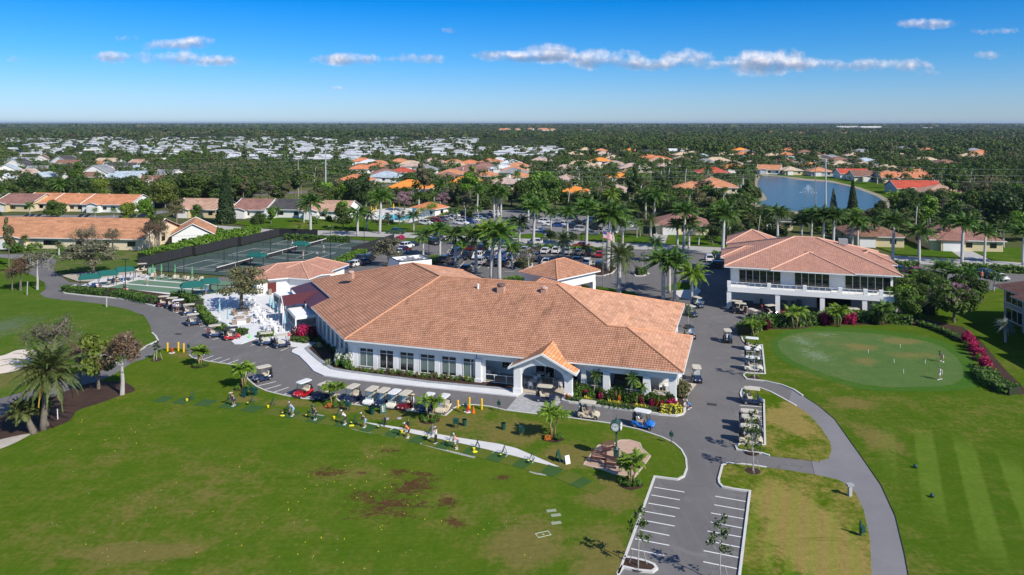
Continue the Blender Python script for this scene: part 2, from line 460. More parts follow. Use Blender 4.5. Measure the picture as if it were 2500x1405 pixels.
def leafmat(name,dark,light,rand=0.25,hue=0.0,scale=0.9,tint=None,spec=.3):
 m,t,b=newmat(name)
 geo=t.node('ShaderNodeNewGeometry');oi=t.node('ShaderNodeObjectInfo')
 P=geo.outputs['Position']
 n=t.noise(P,scale,3,0.6);n2=t.noise(P,scale*4.5,2,0.6)
 rnd=geo.outputs['Random Per Island']
 f=t.math('ADD',t.math('MULTIPLY',n,0.45),t.math('ADD',t.math('MULTIPLY',n2,.15),t.math('MULTIPLY',rnd,.4)))
 c=t.mix(t.ramp(f,[(.22,0),(.78,1)]),dark,light)
 g=t.math('ADD',t.math('MULTIPLY',oi.outputs['Random'],rand*2),1-rand)
 c=t.mix(1.0,c,t.comb(g,g,g),'MULTIPLY')
 if hue:
  r2=t.math('FRACT',t.math('MULTIPLY',oi.outputs['Random'],7.31))
  c=t.mix(t.math('MULTIPLY',r2,hue),c,tint or(.10,.085,.035))
 t.link(c,b.inputs['Base Color']);b.inputs['Roughness'].default_value=0.55;b.inputs['Specular IOR Level'].default_value=spec
 tr=t.node('ShaderNodeBsdfTranslucent');t.link(t.mix(1.0,c,(1.0,1.25,.55),'MULTIPLY'),tr.inputs[0])
 mx=t.node('ShaderNodeMixShader');mx.inputs[0].default_value=0.22
 out=t.n['Material Output'];t.link(b.outputs[0],mx.inputs[1]);t.link(tr.outputs[0],mx.inputs[2]);t.link(mx.outputs[0],out.inputs[0])
 return m
M_white=plain('white_stucco',(.80,.80,.78),.75,var=.04,scale=1.2)
M_whitemetal=plain('white_metal',(.82,.82,.80),.4,var=.02)
M_glass=plain('dark_window_glass',(.012,.016,.018),.06,var=.3,scale=.3,spec=.8)
M_blind=plain('window_blind',(.14,.19,.17),.35,var=.15,scale=2,spec=.7)
M_black=plain('black_metal',(.015,.015,.017),.5,var=.1)
M_rubber=plain('rubber',(.012,.012,.013),.85)
M_chrome=plain('bare_metal',(.55,.55,.56),.3,.8,var=.05)
M_conc=rough_mat('light_concrete',(.56,.55,.53),(.66,.65,.63),.35,stain=(.5,.62,(.42,.40,.37),.35))
M_kerb=rough_mat('kerb_concrete',(.52,.51,.48),(.64,.63,.60),.8,stain=(.7,.58,(.34,.33,.30),.5))
M_plaza=rough_mat('white_paving',(.60,.61,.62),(.70,.71,.72),.5,detail_scale=6,stain=(.35,.62,(.60,.61,.63),.3))
M_asph=rough_mat('asphalt',(.128,.122,.120),(.172,.164,.160),.10,stain=(.22,.56,(.20,.192,.19),.55),detail_scale=16,cracks=.16)
M_asph2=rough_mat('cart_path_asphalt',(.175,.172,.18),(.225,.222,.228),.22,stain=(.5,.62,(.29,.28,.28),.4),detail_scale=22)
M_road=rough_mat('concrete_road',(.36,.35,.33),(.44,.43,.41),.12)
M_paint=plain('road_paint',(.74,.74,.72),.7,var=.1,scale=4)
M_mulch=rough_mat('mulch',(.035,.020,.013),(.075,.042,.028),2.0,bump=.9,detail_scale=9,dist=.06)
M_rock=rough_mat('grey_rock_border',(.20,.22,.24),(.40,.42,.45),5.0,bump=1.0,detail_scale=7,dist=.08)
M_sand=rough_mat('bunker_sand',(.64,.55,.46),(.72,.64,.54),.4)
M_bark=rough_mat('bark',(.13,.105,.085),(.22,.185,.15),3.0,bump=.8,detail_scale=8,dist=.04)
M_bark_w=rough_mat('pale_bark',(.36,.34,.31),(.48,.46,.43),2.0,bump=.6,detail_scale=8,dist=.03)
M_palm_tr=rough_mat('palm_trunk',(.38,.37,.35),(.54,.53,.50),1.2,bump=.5,detail_scale=4,dist=.05)
M_shaft=plain('palm_crownshaft',(.14,.24,.06),.45,var=.2)
#foliage
def np_mesh(name,verts,nper,uv=False):
 """verts (N*nper, 3): N separate faces of nper corners"""
 nf=len(verts)//nper
 me=bpy.data.meshes.new(name)
 me.vertices.add(len(verts));me.vertices.foreach_set('co',verts.astype(np.float32).ravel())
 me.loops.add(len(verts));me.loops.foreach_set('vertex_index',np.arange(len(verts),dtype=np.int32))
 me.polygons.add(nf);me.polygons.foreach_set('loop_start',np.arange(0,len(verts),nper,dtype=np.int32))
 me.polygons.foreach_set('loop_total',np.full(nf,nper,dtype=np.int32))
 me.update();me.validate()
 return me
def leaf_quads(P,N,size,rs,aspect=1.6,spread=0.8):
 """leaf-sized quads at P with normals near N"""
 n=len(P)
 nn=N+rs.normal(0,spread,(n,3));nn/=np.linalg.norm(nn,axis=1)[:,None]+1e-9
 a=rs.normal(0,1,(n,3));a-=(a*nn).sum(1)[:,None]*nn;a/=np.linalg.norm(a,axis=1)[:,None]+1e-9
 b=np.cross(nn,a)
 s=size*rs.uniform(0.6,1.3,n)[:,None]
 a=a*s*aspect*.5;b=b*s*.5
 v=np.stack([P-a*.9,P-b+a*.1,P+a,P+b-a*.05],1)
 return v.reshape(-1,3)
def crown_pts(rs,n,blobs,shell=0.55):
 """points on the outer part of several rounded boughs; blobs: (cx,cy,cz,rx,ry,rz)"""
 B=np.array(blobs,float)
 w=(B[:,3]*B[:,4]+B[:,3]*B[:,5]);w/=w.sum()
 k=rs.choice(len(B),n,p=w)
 d=rs.normal(0,1,(n,3));d/=np.linalg.norm(d,axis=1)[:,None]
 r=rs.uniform(shell,1.0,n)**0.7
 P=B[k,:3]+d*B[k,3:6]*r[:,None]
 return P,d
def boughs(rs,r,h,z0,nb,flat=.7,rr=(.32,.5)):
 out=[]
 for i in range(nb):
  an=rs.uniform(0,6.28);q=math.sqrt(rs.uniform(0,1))*.68
  z=z0+h*rs.uniform(.12,.88)
  lim=math.sqrt(max(0.08,1-((z-z0-h*.45)/(h*.62))**2))
  br=r*rs.uniform(*rr)
  out.append((math.cos(an)*q*r*lim,math.sin(an)*q*r*lim,z,br,br,br*flat))
 return out
def branch_mb(rs,h0,r,h,nb,w=.22,blobs=None,sides=6,mi=0):
 mb=MB();mb.tube([(0,0,-.2),(.03*h0,.02,h0*.5),(0,0,h0)],[w*1.35,w,w*.85],sides+2,mi)
 tg=blobs[:nb]if blobs else[(rs.uniform(-r,r),rs.uniform(-r,r),h0+rs.uniform(.3,1)*h,1,1,1)for _ in range(nb)]
 for b in tg:
  m=(b[0]*.4,b[1]*.4,h0+(b[2]-h0)*.5)
  mb.tube([(0,0,h0*.85),m,(b[0]*.9,b[1]*.9,b[2])],[w*.55,w*.33,w*.08],sides-1,mi,cap=False)
 return mb
TREE={}
def def_tree(key,r,h,trunk,n,leaf,seed,nb=11,flat=.75,shell=.5,spread=.55,w=.22,nbr=7,rr=(.32,.5)):
 rs=np.random.RandomState(seed)
 B=boughs(rs,r,h,trunk,nb,flat,rr)
 P,d=crown_pts(rs,n,B,shell)
 TREE[key]=(np_mesh(key+'_crown',leaf_quads(P,d+[0,0,.35],leaf,rs,spread=spread),4),branch_mb(rs,trunk+.15*h,r,h,nbr,w,B).mesh(key+'_trunk',uv=False))
def def_cone(key,r,h,trunk,n,leaf,seed,layers=14):
 rs=np.random.RandomState(seed)
 z=rs.uniform(0,1,n)**1.25
 lay=np.round(z*layers)/layers+rs.normal(0,.012,n)
 rad=r*(1-z)**.85*rs.uniform(.25,1.0,n)**.6+.1
 an=rs.uniform(0,6.28,n);nb=9
 an=np.round(an*nb/6.28+lay*37)*6.28/nb+rs.normal(0,.2,n)
 P=np.stack([np.cos(an)*rad,np.sin(an)*rad,trunk+lay*h-rad*.12],1)
 d=np.stack([np.cos(an),np.sin(an),np.full(n,.8)],1)
 mb=MB().tube([(0,0,-.2),(0,0,trunk+h*.5),(0,0,trunk+h)],[.28,.15,.03],7)
 TREE[key]=(np_mesh(key+'_crown',leaf_quads(P,d,leaf,rs,spread=.5,aspect=2.2),4),mb.mesh(key+'_trunk',uv=False))
def rec_branches(mb,rs,p,d,L,w,depth,tips,sides=4,droop=.0,kids=(3,5)):
 d=d.normalized();q=p+d*L
 mid=p+d*L*.5+Vector(rs.normal(0,.04*L,3))
 mb.tube([p,mid,q],[w,w*.8,w*.6],sides,0,cap=False)
 if depth==0:tips.append(q);return
 for i in range(rs.randint(*kids)):
  t=rs.uniform(.35,1.0)
  s=p.lerp(q,t)
  nd=d+Vector(rs.normal(0,.62,3));nd.z+=.18-droop
  rec_branches(mb,rs,s,nd,L*rs.uniform(.5,.75),w*.5,depth-1,tips,max(3,sides-1),droop,kids)
def def_bare(key,trunk,r,n,leaf,seed,depth=3,w=.2,droop=0.,kids=(3,5),first=.45,hang=0.,lean=0.,n0=7,zs=.8):
 """a winter tree: real twigs with a thin scatter of old leaves"""
 rs=np.random.RandomState(seed);mb=MB();tips=[]
 top=Vector((lean,0,trunk))
 mb.tube([(0,0,-.2),(lean*.3,.05,trunk*.5),top,top+Vector((lean*.2,0,r*.8*zs))],[w*1.3,w,w*.75,w*.3],7,0)
 for i in range(n0):
  an=6.28*i/n0+rs.uniform(-.4,.4);t=rs.uniform(.0,1)
  s=top+Vector((0,0,t*r*.7*zs))
  rec_branches(mb,rs,s,Vector((math.cos(an),math.sin(an),rs.uniform(.2,1.1)*zs)),r*first*(1.15-.5*t),w*.45,depth-1,tips,5,droop,kids)
 T=np.array([tuple(t)for t in tips])
 P=T[rs.randint(0,len(T),n)]+rs.normal(0,r*.075,(n,3))-np.array([0,0,hang])[None]*rs.uniform(0,1,n)[:,None]
 crown=np_mesh(key+'_crown',leaf_quads(P,np.tile([0,0,.3],(n,1)),leaf,rs,spread=1.2,aspect=2.0),4)
 TREE[key]=(crown,mb.mesh(key+'_trunk',uv=False))
def frond(rs,L,az,up,bend,leaflets,lw,ll,droop,zc=0.0,wind=(0,0),plumose=.0,base=(0,0,0)):
 """arched leaf stalk with leaflets on both sides; returns quads (as 4-corner blades)"""
 out=[]
 d=np.array([math.cos(az),math.sin(az),0.0]);side=np.array([-d[1],d[0],0.0]);p=np.array([base[0],base[1],base[2]+zc],float);a=up
 seg=12;pts=[]
 for i in range(seg+1):
  pts.append(p.copy())
  t=i/seg
  st=d*math.cos(a)+np.array([0,0,math.sin(a)])
  st=st+np.array([wind[0],wind[1],0])*t*.8
  p=p+st/np.linalg.norm(st)*L/seg
  a-=bend/seg*(0.5+1.1*t)
 pts=np.array(pts)
 for i in range(seg):
  w=.05*L/3*(1-i/seg)+.01
  out.append([pts[i]-side*w,pts[i]+side*w,pts[i+1]+side*w*.8,pts[i+1]-side*w*.8])
 for k in range(leaflets):
  t=.14+.86*(k+rs.uniform(0,.6))/leaflets;x=t*seg;i=min(int(x),seg-1);f=x-i
  q=pts[i]*(1-f)+pts[i+1]*f;tan=pts[i+1]-pts[i];tan/=np.linalg.norm(tan)
  l=ll*(math.sin(min(1,t*1.15+.12)*math.pi)**.6*.85+.18)
  for sg in(-1,1):
   dd=side*sg+tan*.75+np.array([0,0,-droop+rs.uniform(-1,1)*plumose+rs.uniform(-.15,.15)])
   dd/=np.linalg.norm(dd)
   e=q+dd*l+np.array([0,0,-l*.18*droop])+np.array([wind[0],wind[1],0])*l*.5
   m=q+dd*l*.5+np.array([0,0,.03*l])
   wv=tan*lw
   out.append([q-wv*.5,m-wv,e,m+wv])
 return out
def def_palm(key,trunk,L,nf,seed,leaflets=15,lw=.035,ll=.75,droop=.9,up=(-.5,1.35),bend=1.7,tr=(.26,.20,.15),shaft=1.3,wind=(0,0),lean=(0,0),plumose=0.,bulge=0.,dead=0):
 rs=np.random.RandomState(seed);Q=[];D=[]
 top=(lean[0],lean[1],trunk)
 for i in range(nf):
  u=up[0]+(up[1]-up[0])*(i+.5)/nf
  az=i*2.399+rs.uniform(-.25,.25)
  Q+=frond(rs,L*rs.uniform(.85,1.1)*(.8+.2*math.cos(u)),az,u,bend*rs.uniform(.8,1.15),leaflets,lw,ll,droop,trunk+shaft*.8,wind,plumose,(lean[0],lean[1],0))
 for i in range(dead):
  D+=frond(rs,L*.78,i*2.1+.6,-.75,.8,leaflets,lw,ll*.6,.9,trunk+shaft*.6,(0,0),0,(lean[0],lean[1],0))
 me=np_mesh(key+'_fronds',np.array(Q).reshape(-1,3),4)
 r0,r1,r2=tr
 tb=MB().tube([(0,0,-.15),(lean[0]*.08,lean[1]*.08,trunk*.12),(lean[0]*.4,lean[1]*.4,trunk*.5),(lean[0]*.75,lean[1]*.75,trunk*.8),top],[r0*1.25,r0,(r1+bulge),r1,r2],9)
 sh=None
 if shaft:sh=MB().tube([top,(top[0],top[1],trunk+shaft*.35),(top[0],top[1],trunk+shaft),(top[0],top[1],trunk+shaft*1.45)],[r2*.95,r2*1.1,r2*.5,.02],8).mesh(key+'_shaft',uv=False)
 dd=np_mesh(key+'_old',np.array(D).reshape(-1,3),4)if dead else None
 TREE[key]=(me,tb.mesh(key+'_trunk',smooth=True,uv=False),sh,dd)
LF={'green':leafmat('leaf_green',(.028,.062,.008),(.095,.165,.022),.3,.35,tint=(.075,.085,.02)),'dark':leafmat('leaf_dark',(.018,.044,.010),(.055,.105,.020),.25,.2),'olive':leafmat('leaf_olive',(.085,.090,.036),(.19,.18,.08),.2,.4,tint=(.10,.085,.045)),'yellow':leafmat('leaf_yellow_green',(.07,.11,.012),(.20,.26,.03),.2,.2),'brown':leafmat('leaf_brown',(.12,.072,.042),(.28,.18,.115),.2,.2),'grey':leafmat('leaf_grey',(.095,.10,.055),(.21,.21,.13),.2,.35,tint=(.15,.12,.09)),'palm':leafmat('palm_leaf',(.022,.070,.008),(.10,.21,.020),.3,.2,tint=(.12,.14,.02),spec=.5),'palmy':leafmat('palm_leaf_yellow',(.07,.15,.010),(.24,.36,.025),.15,.1,spec=.5),'date':leafmat('date_palm_leaf',(.05,.085,.022),(.17,.21,.065),.2,.3,tint=(.17,.15,.05)),'hedge':leafmat('hedge_leaf',(.045,.11,.012),(.13,.25,.03),.2,.1),'bright':leafmat('hedge_leaf_bright',(.065,.15,.010),(.17,.30,.025),.15),'red':leafmat('cordyline_leaf',(.22,.008,.04),(.62,.03,.16),.1,scale=2),'maroon':leafmat('dark_red_leaf',(.07,.008,.018),(.20,.02,.04),.1),'pink':leafmat('bougainvillea_pink',(.18,.09,.14),(.42,.20,.33),.1),'mauve':leafmat('mauve_blossom',(.20,.12,.15),(.36,.22,.26),.2),'orange':leafmat('orange_croton',(.45,.12,.02),(.75,.28,.05),.1),'yel':leafmat('yellow_croton',(.42,.36,.02),(.80,.70,.08),.1),'whitefl':leafmat('white_blossom',(.5,.5,.5),(.85,.85,.82),.1),'silver':leafmat('silver_palm_leaf',(.18,.22,.20),(.38,.44,.42),.2),'pine':leafmat('pine_needles',(.018,.042,.010),(.045,.088,.02),.2),'agave':leafmat('agave_leaf',(.30,.36,.18),(.62,.66,.40),.1),'deadf':leafmat('dead_frond',(.26,.17,.03),(.52,.36,.07),.2),}
def_tree('oak_a',4.2,5.2,2.0,2600,.42,1,13)
def_tree('oak_b',3.6,5.0,2.2,2200,.40,2,11)
def_tree('oak_c',5.2,5.6,2.2,3200,.46,3,15,flat=.65)
def_tree('oak_d',2.9,5.6,2.4,1800,.38,4,10,flat=.9)
def_tree('oak_e',4.6,6.8,2.4,2800,.46,5,15,flat=.8)
def_tree('tall_a',3.0,8.2,3.0,2200,.42,6,13,flat=.9)
def_tree('tall_b',2.6,9.2,3.6,2000,.44,7,12,flat=.95)
def_tree('bush_a',2.2,2.8,.3,1300,.30,8,9,flat=.85)
def_tree('bush_b',1.7,2.0,.2,900,.26,9,7,flat=.85)
def_tree('sparse_a',4.0,5.6,2.2,2300,.25,10,16,flat=.6,shell=.2,rr=(.22,.36),nbr=14)
def_tree('sparse_b',3.4,7.0,2.6,2100,.25,12,17,flat=.6,shell=.2,rr=(.22,.36),nbr=15)
def_tree('sparse_c',4.8,5.0,2.0,3300,.25,13,18,flat=.55,shell=.2,rr=(.20,.33),nbr=16)
def_cone('norfolk',2.4,12.5,.6,5200,.36,14,22)
def_cone('slim_pine',1.6,8,1.0,1700,.30,15,14)
def_bare('bare_a',2.4,3.6,500,.22,16,depth=4,w=.16)
def_bare('bare_b',2.0,3.0,260,.20,17,depth=4,w=.13)
def_palm('royal_a',7.6,4.2,25,21,26,.12,.80,.8,(-.45,1.35),1.45,(.27,.23,.14),1.5,(-.25,.12),bulge=.05,plumose=.5)
def_palm('royal_b',6.6,4.2,24,22,26,.12,.80,.8,(-.55,1.3),1.45,(.26,.22,.14),1.4,(-.2,.1),bulge=.05,plumose=.5)
def_palm('royal_c',8.6,4.4,26,23,26,.12,.84,.8,(-.4,1.35),1.4,(.28,.24,.14),1.5,(-.25,.1),(.3,0),bulge=.05,plumose=.5,dead=1)
def_palm('royal_d',5.2,3.6,22,24,24,.11,.72,.8,(-.55,1.3),1.45,(.24,.20,.13),1.2,(-.2,.1),bulge=.04,plumose=.5)
def_palm('date_a',4.8,3.7,52,25,26,.045,.46,.35,(-.75,1.4),1.15,(.34,.30,.30),0,(-.05,0),plumose=.25)
def_palm('fan_thin',9.0,1.3,24,26,12,.05,.5,.3,(-.9,1.3),.9,(.17,.12,.11),0,(-.2,0),(.9,.2),dead=2)
def_palm('small_a',2.6,2.1,15,27,16,.08,.5,.7,(-.5,1.3),1.5,(.12,.09,.07),.5,(-.2,.05))
def_palm('small_b',3.4,2.3,15,28,16,.08,.52,.7,(-.5,1.3),1.5,(.12,.09,.07),.6,(-.2,.05))
def_palm('coco',5.0,3.2,22,29,20,.075,.66,.8,(-.8,1.3),1.5,(.2,.14,.12),0,(-.3,.1),(.6,0),plumose=.3)
def_palm('sabal',3.4,1.6,30,30,12,.07,.55,.35,(-.9,1.35),.8,(.24,.22,.22),0,dead=2)
KIND={'oak':('leafy_tree','tree'),'tall':('tall_tree','tree'),'bush':('bush','bush'),'sparse':('thin_tree','tree'),'norfolk':('norfolk_pine','tree'),'slim':('slim_pine','tree'),'bare':('bare_tree','tree'),'royal':('royal_palm','palm tree'),'date':('date_palm','palm tree'),'fan':('fan_palm','palm tree'),'small':('small_palm','palm tree'),'coco':('coconut_palm','palm tree'),'sabal':('cabbage_palm','palm tree')}
HT={'oak_a':7.2,'oak_b':7.2,'oak_c':7.8,'oak_d':8.0,'oak_e':9.2,'tall_a':11.2,'tall_b':12.8,'bush_a':3.1,'bush_b':2.2,'sparse_a':7.8,'sparse_b':9.6,'sparse_c':7.0,'norfolk':13.1,'slim_pine':9.0,'bare_a':6.2,'bare_b':5.2,'royal_a':11.2,'royal_b':10.0,'royal_c':12.2,'royal_d':8.2,'date_a':7.6,'fan_thin':10.0,'small_a':4.5,'small_b':5.6,'coco':7.0,'sabal':4.8}
def tree(key,loc,h,leaf,label,group=None,rz=None,bark=None,wide=1.0,cat=None):
 T=TREE[key];k=KIND[key.split('_')[0]];s=h/HT[key]
 rz=random.uniform(0,6.28)if rz is None else rz
 if k[1]=='palm tree':rz=random.uniform(-.35,.35)
 r=root(k[0],label,cat or k[1],loc,rz,(s*wide,s*wide,s),group)
 palm=k[1]=='palm tree'
 obj('trunk',T[1],bark or(M_palm_tr if palm else M_bark),r)
 obj('fronds' if palm else'crown',T[0],LF[leaf],r)
 if len(T)>2 and T[2]is not None:obj('crownshaft',T[2],M_shaft,r)
 if len(T)>3 and T[3]is not None:obj('dead_fronds',T[3],LF['deadf'],r)
 return r
def leaf_strip(pts,w,h,leaf,dens,rs,z0=0.0,top=.6):
 """leaf faces over the surface of a clipped hedge running along world points"""
 Ps=[];Ns=[]
 P=[Vector((p[0],p[1],0))for p in pts]
 for a,b in zip(P[:-1],P[1:]):
  L=(b-a).length
  if L<.05:continue
  d=(b-a)/L;s=Vector((-d.y,d.x,0))
  n=int(dens*L*(w+2*h))
  t=rs.uniform(0,1,n);q=rs.uniform(0,w+2*h,n)
  off=np.where(q<h,-w/2,np.where(q<h+w,q-h-w/2,w/2));z=np.where(q<h,q,np.where(q<h+w,h,q-h-w))
  bump=np.sin(t*L*1.9+w)*.08*h
  X=a.x+d.x*t*L+s.x*off;Y=a.y+d.y*t*L+s.y*off
  Ps.append(np.stack([X,Y,z0+z+bump*(z>h*.5)],1)+rs.normal(0,.05,(n,3)))
  nx=np.where(q<h,-1,np.where(q<h+w,0,1));nz=np.where((q>=h)&(q<h+w),1,0)
  Ns.append(np.stack([s.x*nx,s.y*nx,nz+.2],1))
 return leaf_quads(np.concatenate(Ps),np.concatenate(Ns),leaf,rs,spread=.7)
M_core=plain('hedge_twigs',(.020,.030,.010),.9)
def hedge(pts,w,h,label,leaf='hedge',size=.2,dens=26,group='hedges',seed=1,z0=0.0,cat='hedge',name='hedge'):
 rs=np.random.RandomState(seed)
 c=MB().ribbon(pts,w*.78,z0,z0+h*.88)
 org=Vector((pts[0][0],pts[0][1],0))
 ro=root(name,label,cat,org,group=group)
 obj('twigs',c.mesh('twigs',origin=org),M_core,ro)
 q=leaf_strip(pts,w,h,size,dens,rs,z0)-np.array([org.x,org.y,0])
 obj('foliage',np_mesh('foliage',q,4),LF[leaf],ro)
 return ro
BUSH={}
def shrub(loc,r,h,leaf,label,group='shrubs',spiky=False,name='shrub',cat='shrub',seed=None):
 seed=random.randint(0,4)if seed is None else seed
 key=(spiky,seed)
 if key not in BUSH:
  rs=np.random.RandomState(seed+50)
  if spiky:
   Q=[]
   for i in range(34):
    az=rs.uniform(0,6.28);u=rs.uniform(.2,1.4);L=rs.uniform(.7,1.1)
    d=np.array([math.cos(az)*math.cos(u),math.sin(az)*math.cos(u),math.sin(u)]);s=np.array([-math.sin(az),math.cos(az),0])*.07
    Q+=[np.zeros(3)-s*.5,d*L*.6-s+[0,0,.05],d*L*1.0-[0,0,.12],d*L*.6+s+[0,0,.05]]
   BUSH[key]=np_mesh('spikes',np.array(Q),4)
  else:
   B=boughs(rs,.95,.95,.05,7,.9,(.38,.55))
   P,d=crown_pts(rs,420,B,.7)
   BUSH[key]=np_mesh('shrub',leaf_quads(P,d+[0,0,.3],.20,rs,spread=.8),4)
 o=obj(name,BUSH[key],LF[leaf],None,loc,random.uniform(0,6.28),(r,r,h))
 return tag(o,label,cat,group)
#ground, water, roads
FAR=('w',0,0)
g_far=grass('suburban_grass',(.055,.085,.022),(.075,.105,.030),(.15,.13,.07),.5)
g_range=grass('driving_range_grass',(.058,.122,.008),(.100,.142,.014),(.175,.145,.045),.46,patches=[pe(950,1240,120,44,.2),pe(1000,1190,100,26,.7),pe(800,1158,60,18),pe(880,1160,22,8),pe(955,1103,40,7),pe(975,1155,38,16,.9),pe(1035,1195,50,9),pe(930,1235,70,14,-.3),pe(1110,1280,40,16,-.5),pe(1225,1170,30,10),pe(1095,1225,40,22,-.3),pe(890,1215,60,22),pe(1030,1160,45,16)],patch_col=(.085,.038,.022),dry_ells=[pe(1500,1380,140,120),pe(1280,1330,120,80),pe(600,978,60,9),pe(700,987,80,13),pe(830,1003,90,17),pe(950,1018,90,22),pe(1080,1040,110,34),pe(1240,1060,150,44),pe(1400,1115,100,50),pe(1480,1200,90,60),pe(430,870,60,14),pe(330,1350,200,30)],green_ells=[pe(1350,1180,120,30),pe(1150,1150,200,60),pe(600,1060,250,40),pe(350,900,100,50),pe(1600,1120,90,40)])
g_mid=grass('fairway_grass',(.058,.122,.012),(.088,.140,.020),(.16,.145,.05),.38,dry_ells=[pe(60,900,120,60)],patches=[pe(10,800,90,40)],patch_col=(.11,.15,.085))
g_lawn=grass('lawn_grass',(.046,.112,.008),(.076,.135,.014),(.18,.15,.048),.38)
g_mound=grass('mound_grass',(.058,.118,.005),(.095,.138,.009),(.29,.215,.07),.58,stripes=[(R(-23),.75,.30,[pe(1960,1320,190,200)])],dry_ells=[pe(1960,1300,110,150),pe(2020,1370,110,80),pe(1900,1240,60,40),pe(1930,1030,60,40),pe(1960,1000,60,30)])
g_east=grass('east_fairway_grass',(.052,.112,.007),(.084,.132,.013),(.18,.148,.045),.36,stripes=[(R(-26),1.8,.38,[pe(2450,1230,230,260)])],dry_ells=[pe(2150,1080,60,60),pe(2080,985,80,20)])
g_green=grass('putting_green_grass',(.075,.145,.038),(.105,.165,.052),(.19,.17,.06),.24,fine=5.0,dry_ells=[pe(2110,885,60,16),pe(2230,870,100,14),pe(2200,835,70,10),pe(2100,850,60,14)],patches=[pe(1990,870,45,22),pe(1960,835,40,18),pe(2020,820,30,6)],patch_col=(.17,.23,.13))
g_collar=grass('green_collar_grass',(.048,.128,.016),(.065,.138,.022),(.14,.14,.04),.15)
M_water=None
def water_mat():
 m,t,b=newmat('lake_water')
 P=t.node('ShaderNodeTexCoord').outputs['Object']
 t.link(t.mix(t.noise(P,.02,3),(.045,.085,.090),(.06,.105,.105)),b.inputs['Base Color'])
 b.inputs['Roughness'].default_value=.22;b.inputs['Specular IOR Level'].default_value=.22;b.inputs['IOR'].default_value=1.33
 bp=t.node('ShaderNodeBump');bp.inputs['Strength'].default_value=.25;bp.inputs['Distance'].default_value=.15
 t.link(t.noise(t.mapping(P,(1,.45,1)),1.3,4,.6),bp.inputs['Height']);t.link(bp.outputs[0],b.inputs['Normal'])
 return m
M_water=water_mat()
S=45000
mb=MB();xs=[-S,-4000,-900,-300,300,900,4000,S];ys=[-3000,0,300,1200,4000,12000,S]
for i in range(len(xs)-1):
 for j in range(len(ys)-1):
  mb.face([(xs[i],ys[j],-.12),(xs[i+1],ys[j],-.12),(xs[i+1],ys[j+1],-.12),(xs[i],ys[j+1],-.12)])
def far_ground():
 m,t,b=newmat('ground_cover')
 P=t.node('ShaderNodeTexCoord').outputs['Object'];X,Y,Z=t.xyz(P)
 near=t.mix(t.noise(P,.08,5,.7),(.060,.090,.024),(.13,.125,.06))
 near=t.mix(t.ramp(t.noise(P,1.2,4,.7),[(.3,0),(.7,.5)]),near,(.05,.075,.018))
 far=t.mix(t.noise(P,.004,6,.75),(.022,.036,.014),(.050,.060,.028))
 c=t.mix(t.ramp(t.math('DIVIDE',Y,1500.0),[(.35,0),(.7,1)]),near,far)
 t.link(c,b.inputs['Base Color']);b.inputs['Roughness'].default_value=1.0;b.inputs['Specular IOR Level'].default_value=.05
 return m
struct('ground',mb,far_ground())
#asphalt yard round the clubhouse (everything green stands a kerb higher)
LEFT_EDGE=[(-120,672),(22,664),(66,667),(88,678),(110,692),(112,706),(96,718),(108,727),(140,733),(180,736),(250,744),(312,757),(354,775),(366,795),(371,814),(386,832),(341,857)]
road_lawn=[(296,888),(200,920),(100,960),(-60,1010)]
poly_sheet('asphalt_drive',[(-120,672),(22,664),(60,650),(92,632),(140,630),(136,648),(131,655),(132,662),(145,673),(170,690),(330,700),(700,660),(760,600),(840,583),(1240,595),(1640,614),(1900,628),(2190,642),(2520,660),(2560,700),(2400,760),(2200,800),(2000,830),(1900,860),(1860,1000),(1880,1180),(1860,1500),(1440,1500),(1300,1100),(600,1000),(450,880),(400,880),(330,905),(180,975),(-60,1050),(-60,990),(100,945),(200,905),(341,857),(386,832),(371,814),(350,770),(310,757),(180,736),(108,727),(96,718),(112,700),(88,678),(66,667),(22,676),(-120,690)],0.0,M_asph)
LH=0.10
EDGE_A=[(-60,1035),(60,1003),(184,957),(274,919),(324,887),(350,879),(372,868),(385,858),(400,853),(430,851),(452,855)]
EDGE_B=[(462,868),(470,876),(506,884),(570,893),(598,900),(603,912),(600,922),(608,931),(626,946),(650,957),(690,967),(740,976),(793,979),(808,972),(822,965),(832,967),(822,976),(831,985),(862,990),(946,1000),(1002,1006),(1088,1017),(1108,999),(1126,991),(1160,991),(1196,995),(1234,1004),(1330,1016),(1388,1022),(1489,1036),(1556,1050),(1616,1070),(1645,1084),(1664,1101),(1675,1122),(1677,1146),(1670,1165),(1654,1173),(1628,1170),(1598,1166),(1580,1216),(1526,1362),(1510,1405),(1480,1500)]
poly_sheet('driving_range_lawn',EDGE_A+EDGE_B+[('w',6,30),('w',6,-60),('w',-160,-60),('w',-160,85)],LH,g_range,thick=.12)
struct('kerb',MB().ribbon([G2(*p)for p in EDGE_B],.17,0,.15),M_kerb)
struct('kerb',MB().ribbon([G2(*p)for p in[(341,857),(360,845),(386,833),(380,822),(371,814)]],.22,0,.15),M_kerb)
poly_sheet('fairway_lawn',[('w',-190,155)]+LEFT_EDGE[1:]+[(296,883),(200,908),(100,943),(-60,990),('w',-190,80)],LH,g_mid,thick=.12)
poly_sheet('bunker_sand',curve([(-80,880),(0,872),(40,858),(75,856),(93,862),(85,880),(60,898),(20,912),(-80,925)],5),LH+.03,M_sand)
poly_sheet('cart_path',[(-200,640),(0,641),(50,634),(60,622),(-200,618)],.01,M_asph2)
poly_sheet('lawn_island',curve([(-60,628),(0,630),(40,635),(80,640),(92,646),(80,655),(55,658),(0,660),(-60,662)],4),LH,g_lawn)
